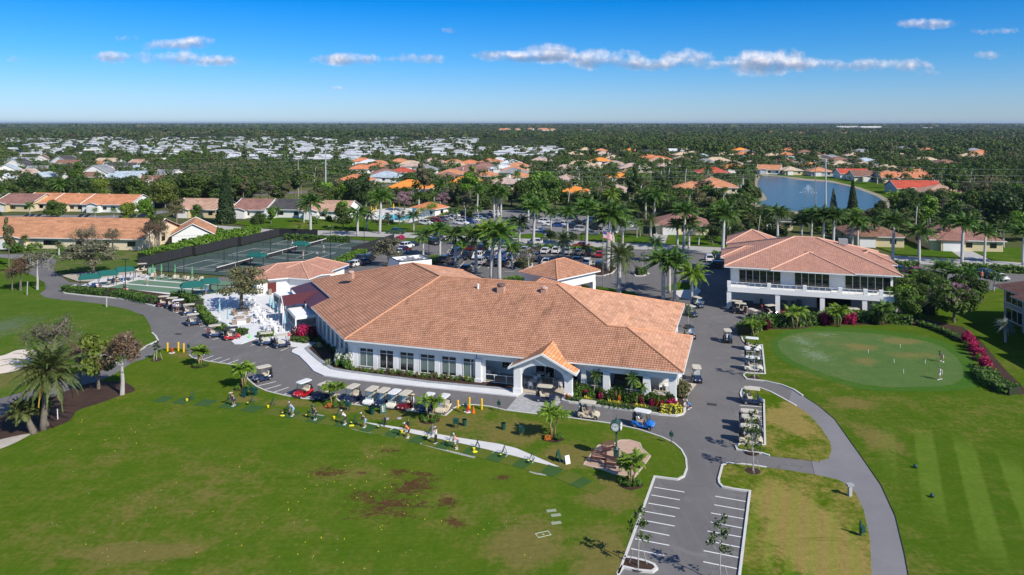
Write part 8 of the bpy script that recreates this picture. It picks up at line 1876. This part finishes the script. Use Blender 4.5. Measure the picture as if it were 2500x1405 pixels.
for i,px_ in enumerate((65,78,95,198,214,326,343,352)):
 q=G(px_,545,4.6);o=obj('skylight',MB().box((0,0,.12),(1.0,1.7,.18)),M_glass);o.location=(0,0,0);sk_t=q
 dd=(Vector((q.x,q.y,0))-p0);v=dd.dot(Vector((-math.sin(an),math.cos(an),0)));zz=2.9+(v+.7)*.38
 o.location=(q.x,q.y,min(zz,6.6));o.rotation_euler=(math.atan(.38),0,an)
 o.parent=r;o.matrix_parent_inverse=(Matrix.LocRotScale(r.location,r.rotation_euler,Vector(r.scale))).inverted()
house(470,602,95,'gfront','burnt orange','white',20,15,'white gabled end house with brown-orange roof beside the tennis hedge',None,'row_house')
TG='terracotta row houses at the left'
for x,y,w,t_,c,wc,a,l in((30,517,110,'gable','maroon','yellow',-8,'leftmost row house with a dull maroon roof'),(103,515,125,'gable','orange','cream',-8,'orange-roofed row house second from the left'),(178,517,128,'gable','orange','cream',-8,'orange-roofed row house third from the left'),(258,519,140,'gable','orange','white',-8,'orange-roofed row house with a white end gable')):house(x,y,w,t_,c,wc,a,15,l,TG,'row_house')
MG='houses just north of the road'
for x,y,w,t_,c,wc,a,d_,l in((475,532,125,'gable','tan','yellow',-8,15,'tan-roofed house with yellow end gable left of the norfolk pine'),(606,533,90,'gable','maroon','white',-8,15,'maroon-roofed house right of the norfolk pine'),(683,532,125,'gable','dark grey','white',-8,14,'dark grey-roofed house beside the road'),(788,536,130,'gable','tan','white',-8,14,'tan-roofed house behind the tall royal palm'),(1034,529,76,'hip','terracotta','white',-30,8,'white pool house with a terracotta roof'),(992,476,118,'hip','bright orange','cream',-5,17,'bright orange-roofed house with a dark pool cage'),(860,455,88,'hip','terracotta','cream',-5,14,'light terracotta house beside the curved street'),(934,446,80,'hip','pale blue','white',-8,15,'grey-blue-roofed house left of the red-roofed one'),(975,433,64,'hip','red','white',-8,13,'brick-red-roofed house above the grey-blue one'),(1093,447,75,'hip','maroon','cream',5,14,'dark red-roofed house among palms'),(1129,461,92,'hip','bright orange','cream',-5,14,'bright orange-roofed house behind dense hedges'),(1160,434,66,'gable','maroon','pink',-5,14,'long dull pink-roofed house above the orange ones'),(1176,443,80,'hip','orange','yellow',-5,14,'orange-roofed yellow house in the middle distance'),(1230,463,70,'hip','pale pink','cream',-8,15,'grey-brown-roofed house left of the big dark tree'),(1275,446,54,'hip','orange','cream',0,14,'orange-roofed house above the big dark tree'),(1387,453,66,'hip','pale pink','cream',0,13,'pale pink-roofed house right of the big dark tree'),(1388,487,60,'hip','bright orange','cream',-25,14,'vivid orange-roofed house beside the big dark tree'),(1322,403,60,'hip','pale pink','white',0,13,'pale-roofed house with glazed porch far behind'),(1421,413,78,'hip','beige','white',5,14,'beige-roofed house with a white glazed porch'),(1516,447,62,'hip','bright orange','cream',0,14,'orange-roofed house in the centre distance'),(1513,487,84,'hip','pale pink','cream',0,16,'pale pink-roofed house with bay windows'),(1556,422,92,'hip','pale pink','cream',0,15,'wide pinkish-roofed house before the solar roof'),(1546,433,44,'hip','orange','cream',0,12,'burnt orange roof behind the centre orange house'),(1690,477,90,'hip','orange','cream',-10,14,'orange-roofed house half behind a bare tree'),(1745,473,118,'hip','orange','cream',-8,18,'largest orange-roofed house left of the lake'),(1743,434,86,'hip','red','pink',-5,15,'salmon-red-roofed house above the largest orange one'),(1755,403,70,'hip','beige','white',0,14,'beige-roofed house far behind the salmon roof'),(1648,376,28,'gable','white','white',0,12,'small white-roofed house in the far trees'),(1615,399,62,'hip','terracotta','white',0,14,'terracotta house left of the beige one, far back'),(1669,397,38,'hip','beige','cream',0,13,'small beige-roofed house far back'),(1876,426,58,'gable','orange','white',-25,14,'orange-roofed white house at the left lake corner'),(1665,574,135,'hip','maroon','cream',-10,15,'pink-brown-roofed house with white double garage'),(1938,428,48,'hip','beige','yellow',0,13,'yellow house on the far lake shore'),(2008,431,58,'hip','orange','grey',-5,12,'two-storey grey house with an orange roof at the lake'),(1981,413,36,'hip','bright orange','cream',0,12,'small orange roof above the lake houses'),(2061,413,56,'hip','beige','cream',0,14,'left one of two beige roofs above the lake'),(2120,417,60,'hip','beige','cream',0,14,'right one of two beige roofs above the lake'),(2088,437,76,'gable','red','white',-5,13,'bright red-roofed house on the lake shore'),(2180,425,64,'hip','beige','white',0,14,'cream roof with solar panels right of the lake'),(2132,444,94,'gable','brown','cream',-8,14,'brown-roofed house right of the red one'),(2217,448,130,'gable','terracotta','cream',-6,15,'long terracotta roof right of the lake'),(2247,477,118,'gable','red','grey',-8,16,'salmon-roofed house with white screens by the lake'),(2312,490,104,'hip','tan','cream',-8,16,'tan-roofed house with a pool cage by the olive trees'),(2243,429,46,'hip','orange','cream',0,13,'orange-roofed house behind tall palms'),(2027,399,42,'hip','dark grey','grey',0,14,'dark grey-roofed house far above the lake'),(2111,379,54,'hip','grey','white',0,15,'pale grey-roofed house far back at right'),(1971,380,42,'hip','brown','cream',0,13,'brown-roofed house far above the lake'),(2143,604,132,'hip','brown','yellow',-10,16,'brown-roofed house with arched entry behind the golf shop'),(2360,614,180,'hip','maroon','yellow',-10,17,'maroon metal-roofed house at the right'),(1898,563,76,'hip','dark grey','yellow',-10,14,'dark grey-roofed house hidden behind palms'),(1800,412,50,'hip','pale pink','cream',5,13,'pale brown roof above the salmon one'),(1345,390,46,'hip','grey','white',0,13,'grey-roofed house behind the glazed porch'),(1500,395,40,'hip','beige','white',0,13,'beige roof among far palms'),(1470,376,36,'hip','orange','cream',0,13,'small orange roof among far palms'),(1720,390,34,'hip','pale blue','white',0,12,'pale blue roof far back'),(1585,378,34,'hip','dark grey','white',0,12,'dark roof far back left of the terracotta one')):house(x,y,w,t_,c,wc,a,d_,l,MG)
for x,y,w,t_,c,l in((18,402,44,'gable','pale blue','leftmost blue-grey roof of the gabled street'),(62,402,42,'gable','grey','grey roof second in the gabled street'),(98,400,40,'gfront','brown','tan gable third in the gabled street'),(12,428,50,'gfront','pale blue','white gable at the far left edge'),(88,427,48,'gable','grey','grey roof with blue tarpaulins'),(42,440,46,'gfront','pale pink','beige gabled house behind the terracotta row'),(88,446,40,'gfront','pale blue','small blue-grey gable behind the terracotta row'),(200,446,66,'gable','brown','brown-roofed gabled house among bare trees'),(256,404,60,'gable','beige','beige roof with black solar panels'),(292,418,76,'gable','dark grey','charcoal roofed house left of the pale blue one'),(310,428,40,'gfront','pale blue','pale blue gable among trees'),(318,443,76,'gable','pale blue','long pale roof behind green trees'),(372,456,58,'gable','brown','brown-roofed yellow house behind the pine'),(398,438,56,'gable','grey','grey-roofed house before the pine wood'),(230,412,40,'gable','burnt orange','orange-brown roof left of the solar roof'),(402,396,22,'gfront','dark grey','small blue-black gable before the mobile homes'),(5,450,30,'gfront','white','white gable cut by the left edge'),(330,408,40,'gable','tan','tan roof right of the solar roof'),(160,446,30,'gfront','tan','tan gable left of the brown one')):
 house(x,y,w,t_,c,'white',random.choice([-8,-8,-14,20]),12,l,'gabled houses at the left')
for o in bpy.data.objects:
 if o.parent is None and o.name.startswith('house'):o['named']=1
rs=np.random.RandomState(5);MH=[]
zones=[((0,1370),(338,352),95),((0,1370),(352,372),100),((60,1360),(372,388),62),((560,880),(386,398),14)]
for(xa,xb),(ya,yb),n in zones:
 k=0;tries=0
 while k<n and tries<n*40:
  tries+=1;x=rs.uniform(xa,xb);y=rs.uniform(ya,yb)
  if x>1180 and y<360:continue
  if(x<470 and y>385):continue
  p=G(x,y)
  if any((p.x-q[0])**2+(p.y-q[1])**2<(q[2]+11)**2 for q in HOUSES):continue
  house(x,y,rs.uniform(20,30)*(y-300)/42.0*.9,'mobile','white','white',rs.choice([-6,-10,4]),9+rs.uniform(0,5),'white flat-roofed mobile home in the park beyond the trees','mobile homes in the white park','mobile_home',parts=1,hw=3.0);k+=1
FG='distant houses in the woods'
for i in range(64):
 x=[rs.uniform(20,300),rs.uniform(980,1150),rs.uniform(1220,1360),rs.uniform(1380,2000),rs.uniform(1880,2160),rs.uniform(2100,2500)][i%6];y=[rs.uniform(320,332),rs.uniform(316,323),rs.uniform(320,325),rs.uniform(317,345),rs.uniform(318,330),rs.uniform(314,345)][i%6]
 c=['terracotta','orange','orange','orange','terracotta','brown'][i%6]
 house(x,y,15*rs.uniform(.9,1.6),'hip',c,'cream',rs.uniform(-20,20),16,'small distant %s-roofed building in the woods'%c,FG,parts=0,hw=[3,3,9,3,4,3][i%6])
HC={}
k=0;tries=0
while k<72 and tries<6000:
 tries+=1;z=k%4 if k<20 else k%3
 x,y=[(rs.uniform(1260,1850),rs.uniform(372,425)),(rs.uniform(1880,2420),rs.uniform(366,412)),(rs.uniform(880,1260),rs.uniform(402,440)),(rs.uniform(10,430),rs.uniform(395,452))][z]
 p=G(x,y)
 if any((p.x-q[0])**2+(p.y-q[1])**2<(q[2]+11)**2 for q in HOUSES):continue
 c=([['orange','terracotta','beige','pale pink','bright orange','beige','grey','terracotta'],['beige','orange','terracotta','grey','beige','pale blue','orange','brown'],['orange','beige','terracotta','grey','maroon','white','orange','pale pink'],['grey','brown','pale blue','beige','tan','dark grey','grey','pale blue']][z])[rs.randint(0,8)]
 hx,hy,l=min([(o.location.x,o.location.y,o['label'])for o in bpy.data.objects if o.name.startswith('house')and o.parent is None and o.get('named')],key=lambda q:(q[0]-p.x)**2+(q[1]-p.y)**2)
 s_='%s roof %s %s the %s'%(c,'farther back' if p.y>hy else'nearer','left of' if p.x<hx else'right of',' '.join(l.split()[:8]));HC[s_]=HC.get(s_,0)+1
 if HC[s_]>1:s_=['second','third','fourth','fifth'][min(3,HC[s_]-2)]+' '+s_
 house(x,y,17.5*(y-300)/33.0,'gfront' if(z==3 and k%8==3)else('gable' if z==3 else'hip'),c,['cream','white','white','white'][z],rs.uniform(-18,12),13,s_,'houses of the neighbourhood beyond');k+=1
for i,(x,y,w,h_)in enumerate(((2066,316,50,16),(2124,316,50,15),(2190,315,55,9),(2262,316,26,9),(2240,314,30,7),(1290,306,30,8),(1200,305,26,8))):
 p=G(x,y);W_=w*H/(y-300);r=root('white_block','long white distant building on the horizon, %s from the right'%ORD[[3,2,1,0,4,5,6][i]]if i<5 else'low pale industrial roof on the centre horizon, the %s one'%['right','left'][i-5],'building',p,0,group='white buildings on the horizon')
 obj('wall',MB().box((0,0,h_/2),(W_,25,h_)),M_white,r)
 wn=MB();n=12
 for j in range(n):
  for z in range(max(1,int(h_/4))):wn.box((-W_/2+W_*(j+.5)/n,-12.6,2.2+z*4),(W_/n*.5,.2,2.0))
 obj('window',wn,M_glass,r)
def on_roof(x,y,z,w,d_,a,m,label,name='solar_panel',tilt=.38):tag(obj(name,MB().box((0,0,.1),(w,d_,.08)),m,None,G(x,y,z),0,rot=(math.atan(tilt),0,R(a))),label,'roof panel')
M_solar=plain('solar_panel',(.015,.02,.05),.2);M_tarp=plain('blue_tarpaulin',(.03,.22,.70),.6)
M_cage=plain('dark_pool_screen',(.035,.037,.042),.8)
cg=root('pool_cage','dark screened pool cage in front of the bright orange roof','pool cage',G(1000,480));obj('screen',MB().prism([(-9,-3),(9,-3),(9,4),(-9,4)],0,2.6),M_cage,cg);fm=MB();[fm.tube([(-9+i*2.25,-3.02,0),(-9+i*2.25,-3.02,2.62),(-9+i*2.25,4,2.66)],.06,4)for i in range(9)];obj('frame',fm,M_whitemetal,cg)
for i,(x,y,a,l)in enumerate(((2310,486,-8,'white-framed pool cage before the tan roof'),(1428,420,5,'white-framed glazed porch beside the beige roof'))):
 cg=root('pool_cage',l,'pool cage',G(x,y),R(a));obj('screen',MB().prism([(-5,-3),(5,-3),(5,4),(-5,4)],0,2.7),M_cage,cg);fm=MB();[fm.tube([(-5+j*2,-3.02,0),(-5+j*2,-3.02,2.72),(-5+j*2,4,2.75)],.09,4)for j in range(6)];fm.tube([(-5,-3,2.7),(5,-3,2.7)],.1,4);obj('frame',fm,M_whitemetal,cg)
for i,(x,y)in enumerate(((907,525),(918,522),(912,530),(961,517),(975,511),(1018,530),(1023,529),(1041,523),(1049,520))):umbrella(x,y,3.0,'closed yellow umbrella by the pool, %s from the left'%ORD[i],M_bolly,.05,'yellow pool umbrellas')
for i in range(14):tag(obj('pool_lounger',MB().box((0,0,.35),(.65,1.5,.08)).box((0,.85,.62),(.65,.08,.6),tilt=('X',.5)).box((-.28,-.5,.17),(.06,.06,.34)).box((.28,-.5,.17),(.06,.06,.34)),M_whitemetal,None,G(900+i*3.6,531-(i%3)*3,.05),R(10)),'white sun lounger beside the swimming pool','lounger','pool loungers')
r=root('road_sign','yellow-green diamond road sign on the verge by the pool','sign',G(985,562),R(10));obj('post',MB().tube([(0,0,0),(0,0,2.9)],.05,5),M_galv,r);obj('plate',MB().box((0,0,2.4),(.8,.05,.8),tilt=('Y',.785)).box((0,0,1.6),(.55,.05,.35)),plain('sign_yellow',(.75,.85,.02),.5),r)
#trees among the houses
def pip(x,y,P):
 c=False;j=len(P)-1
 for i in range(len(P)):
  if(P[i][1]>y)!=(P[j][1]>y)and x<(P[j][0]-P[i][0])*(y-P[i][1])/(P[j][1]-P[i][1]+1e-9)+P[i][0]:c=not c
  j=i
 return c
NOT=[[(1840,424),(2030,424),(2120,447),(2200,470),(2200,505),(2140,524),(1900,524),(1740,502),(1756,478),(1840,466)],[(560,548),(870,545),(880,512),(960,503),(1050,508),(1160,512),(1260,510),(1560,538),(1590,545),(1605,572),(1720,588),(1800,596),(1900,600),(2060,602),(2600,640),(2600,800),(-300,800),(-300,545)],[(590,496),(700,465),(900,440),(1000,450),(930,478),(800,492)],[(-200,540),(-200,522),(330,520),(430,506),(600,498),(760,500),(560,545)]]
def clear(X,Y,m=1.0):
 px_,py_=PX(X,Y)
 for P in NOT:
  if pip(px_,py_,P):return False
 for hx,hy,hr,w,d,a in HOUSES:
  dx,dy=X-hx,Y-hy
  if dx*dx+dy*dy>(hr+30)**2:continue
  u=dx*math.cos(a)+dy*math.sin(a);v=-dx*math.sin(a)+dy*math.cos(a)
  if abs(u)<w/2+2.5 and-d/2-13*m<v<d/2+2.5:return False
 return True
def low_enough(X,Y,h,p=.85):
 """yard trees in front of a house stay low enough to leave its roof in view; None where nothing would fit"""
 px_,py_=PX(X,Y)
 if 1850<px_<2175 and py_>505:h=min(h,max(0,(py_-510)*Y/F))
 if rs.uniform()>p:return h if h>2 else None
 for hx,hy,hr,w,d,a in HOUSES:
  if hy>Y+4 and abs(X/Y-hx/hy)*hy<w/2+3.0 and hy-Y<.45*hy:h=min(h,33-30.2*Y/hy)
 return h if h>2.4 else None
pts=[]
HL=[(o.location.x,o.location.y,o['label'])for o in bpy.data.objects if o.parent is None and o.name.split('.')[0]in('house','row_house','golf_shop')and not o['label'].startswith('small distant')]
USED={}
def by_house(desc,X,Y):
 hx,hy,l=min(HL,key=lambda q:(q[0]-X)**2+(q[1]-Y)**2)
 rel='before' if Y<hy-5 else'behind' if Y>hy+5 else('left of' if X<hx else'right of')
 l=' '.join(l.split()[:8]);l=re.sub(r' (with|behind|before|in|of|among|the|a|at|left|right|beside|above|white|far|and|its|from)$','',l);l=re.sub(r' (with|behind|before|in|of|among|the|a|at|left|right|beside|above|from)$','',l)
 s='%s %s the %s'%(desc,rel,l);USED[s]=USED.get(s,0)+1
 return s if USED[s]==1 else'%s %s %s the %s'%(ORD[min(19,USED[s]-1)],desc,rel,l)
rs=np.random.RandomState(21)
def sample(y0,y1,n,halton=False):
 out=[]
 for _ in range(n):
  Y=math.sqrt(rs.uniform(y0**2,y1**2));X=rs.uniform(-.74,.74)*Y;out.append((X,Y))
 return out
cand=[p for p in sample(205,640,7000)if clear(*p)]
keep=[];grid={}
for X,Y in cand:
 mind=4.0 if Y<330 else 4.7 if Y<420 else 5.6;g=(int(X/8),int(Y/8));ok_=True
 for i in(-1,0,1):
  for j in(-1,0,1):
   for q in grid.get((g[0]+i,g[1]+j),[]):
    if(q[0]-X)**2+(q[1]-Y)**2<mind**2:ok_=False
 if ok_:grid.setdefault(g,[]).append((X,Y));keep.append((X,Y))
keep.sort(key=lambda p:p[1])
def zone(px_,py_):
 if px_<700:return'among the houses at the left' if py_>400 else'behind the gabled street'
 if px_<1260:return'beyond the swimming pool'
 if px_<1840:return'among the orange roofs north of the car park'
 return'round the lake and the houses at the right'
nb=0;npalm=0;rest=[]
for X,Y in keep:
 px_,py_=PX(X,Y)
 u=rs.uniform()
 pal=.30 if px_>900 else .12
 if px_<700 and py_>425 and px_>400:pal=0
 if u<pal:
  if npalm<200:
   k=['royal_d','coco','small_b','royal_b','fan_thin','sabal'][rs.randint(0,6)];h={'royal_d':9,'coco':8,'small_b':6.5,'royal_b':11,'fan_thin':12,'sabal':6}[k]*rs.uniform(.8,1.15)
   h=low_enough(X,Y,h,.6)
   if h is None:continue
   tree(k,(X,Y,-.1),h,['palm','palm','date','palmy'][rs.choice(4,p=[.5,.25,.15,.10])],by_house(['slim','leaning','small','royal','thin','squat'][['royal_d','coco','small_b','royal_b','fan_thin','sabal'].index(k)]+' palm',X,Y),'palms '+zone(px_,py_),wide=1.1);npalm+=1
  else:rest.append((X,Y,7,1))
 elif nb<245:
  k=['oak_a','oak_b','oak_c','oak_d','oak_e','tall_a','tall_b','sparse_a','sparse_b','sparse_c','bush_a'][rs.choice(11,p=[.12,.12,.09,.12,.1,.1,.08,.07,.06,.06,.08])]
  if px_<700 and px_>400 and 425<py_<480:k=['tall_b','tall_a','sparse_b'][rs.randint(0,3)]
  lf=('grey' if rs.uniform()<.6 else'olive')if k.startswith('sparse')else['green','dark','olive','bright','green','yellow'][rs.choice(6,p=[.38,.22,.14,.06,.15,.05])]
  h=low_enough(X,Y,HT[k]*rs.uniform(.8,1.25)*(1.15 if Y<340 else 1),.7)
  if h is None:continue
  adj={'green':'green','dark':'dark green','olive':'olive','bright':'bright green','yellow':'yellow-green','grey':'grey-brown'}[lf]
  tree(k,(X,Y,-.1),h,lf,by_house('%s %s'%(adj,{'oak':'broad tree','tall':'tall tree','sparse':'twiggy tree','bush':'bush'}[k.split('_')[0]]),X,Y),'trees '+zone(px_,py_));nb+=1
 else:
  h=low_enough(X,Y,rs.uniform(6,12),.8)
  if h:rest.append((X,Y,h,0))
def forest(name,spots,nq,leaf,mats,lab,cat,seed,palms=False):
 """spots (n,4): x, y, height, crown radius; each tree nq leaf masses over lobed boughs"""
 rs=np.random.RandomState(seed);S_=np.array(spots);n=len(S_)
 nb_=5;bx=rs.normal(0,.42,(n,nb_,3))*np.array([1,1,.5]);k=rs.randint(0,nb_,(n,nq))
 c=np.take_along_axis(bx,k[:,:,None].repeat(3,2),1)
 d=rs.normal(0,1,(n,nq,3));d/=np.linalg.norm(d,axis=2,keepdims=True);d[:,:,2]=np.abs(d[:,:,2])*np.sign(rs.uniform(-.25,1,(n,nq)))
 r=rs.uniform(.30,.55,(n,nq,1))
 rad=S_[:,3][:,None,None];hh=S_[:,2][:,None]
 P=c*rad+d*r*rad
 P[:,:,2]=hh*.62+P[:,:,2]*(hh*.42/rad[:,:,0])
 P[:,:,2]=np.maximum(P[:,:,2],.3)
 P[:,:,0]+=S_[:,0][:,None];P[:,:,1]+=S_[:,1][:,None]
 P=P.reshape(-1,3);N=d.reshape(-1,3)+[0,0,.3]
 sz=np.repeat(leaf*S_[:,3]/4.0,nq)
 q=leaf_quads(P,N,1.0,rs,aspect=1.3,spread=.28);q=(q.reshape(-1,4,3)-P[:,None,:])*sz[:,None,None]+P[:,None,:]
 me=np_mesh(name,q.reshape(-1,3),4);o=obj(name,me,mats);tag(o,lab,cat,None,'stuff');return o
def woods(name,a,b,c2,scale):
 m,t,bb=newmat(name);geo=t.node('ShaderNodeNewGeometry');P=geo.outputs['Position'];n=t.noise(P,scale,2,.6);n2=t.noise(P,scale*.12,3,.6);c=t.mix(t.ramp(t.math('ADD',t.math('MULTIPLY',n,.7),t.math('MULTIPLY',geo.outputs['Random Per Island'],.3)),[(.3,0),(.7,1)]),a,b)
 c=t.mix(t.ramp(t.math('ADD',t.math('MULTIPLY',n2,.5),t.math('MULTIPLY',t.noise(P,scale*1.7,1),.5)),[(.50,0),(.60,.8)]),c,c2);t.link(c,bb.inputs['Base Color']);bb.inputs['Roughness'].default_value=.7;bb.inputs['Specular IOR Level'].default_value=.15;return m
W1=woods('woodland_near',(.022,.052,.009),(.080,.130,.022),(.13,.115,.06),.07);W2=woods('woodland_far',(.018,.042,.009),(.066,.104,.022),(.115,.10,.055),.018)
sp=[(x,y,h,min(rs.uniform(2.6,4.6),h*.62))for x,y,h,k in rest]
if sp:forest('woodland_trees',sp,200,.85,W1,'many smaller trees between the houses, too many to count','woodland',3)
def inwin(px_,py_):
 return 0<px_<1370 and 341<py_<392
sp=[]
def gap(X,Y,s=1.0):return math.sin(X*.011*s+math.sin(Y*.007*s)*2)+math.sin(Y*.006*s+X*.004*s)+.6*math.sin(X*.031*s+Y*.023*s)
for X,Y in sample(560,1500,15500):
 px_,py_=PX(X,Y)
 if Y<640 and py_>352:continue
 if not clear(X,Y,.6 if px_<1400 else .9):continue
 if inwin(px_,py_)and rs.uniform()<.80:continue
 if gap(X,Y)>1.35 and rs.uniform()<.8:continue
 h=rs.uniform(4,8)if inwin(px_,py_)else low_enough(X,Y,rs.uniform(7.5,14),.92)
 if h:sp.append((X,Y,h,min(rs.uniform(3.2,6.5),h*.6)))
forest('woodland_belt',sp,60,1.5,W1,'belt of mixed woodland behind the neighbourhood, too many trees to count','woodland',4)
sp=[]
for X,Y in sample(1450,4200,9500):
 if not clear(X,Y,2.2)or(gap(X,Y,.45)>1.25 and rs.uniform()<.85):continue
 hh=rs.uniform(7,12)+5*max(0,math.sin(X*.003+Y*.002));sp.append((X,Y,hh,rs.uniform(7,17)))
forest('woodland_plain',sp,46,1.35,W2,'flat wooded plain stretching toward the horizon','woodland',5)
sp=[(X,Y,rs.uniform(8,20),rs.uniform(35,80))for X,Y in sample(4000,16000,6500)]
forest('woodland_horizon',sp,26,1.3,W2,'far wooded horizon line','woodland',6)
hz=MB().hexa([(-30000,-60,-1.2),(30000,-60,-1.2),(30000,44000,-1.2),(-30000,44000,-1.2)],[(-30000,-60,60),(30000,-60,60),(30000,44000,60),(-30000,44000,60)])
m=bpy.data.materials.new('haze_air');m.use_nodes=True;t=NT(m.node_tree);t.n.clear();v=t.n.new('ShaderNodeVolumePrincipled');v.inputs['Density'].default_value=HAZE;v.inputs['Color'].default_value=(.62,.78,.95,1);v.inputs['Anisotropy'].default_value=.1;ou=t.n.new('ShaderNodeOutputMaterial');t.link(v.outputs[0],ou.inputs['Volume'])
if HAZE>0:tag(obj('haze',hz,m),'thin blue haze over the distant plain','haze',None,'stuff')
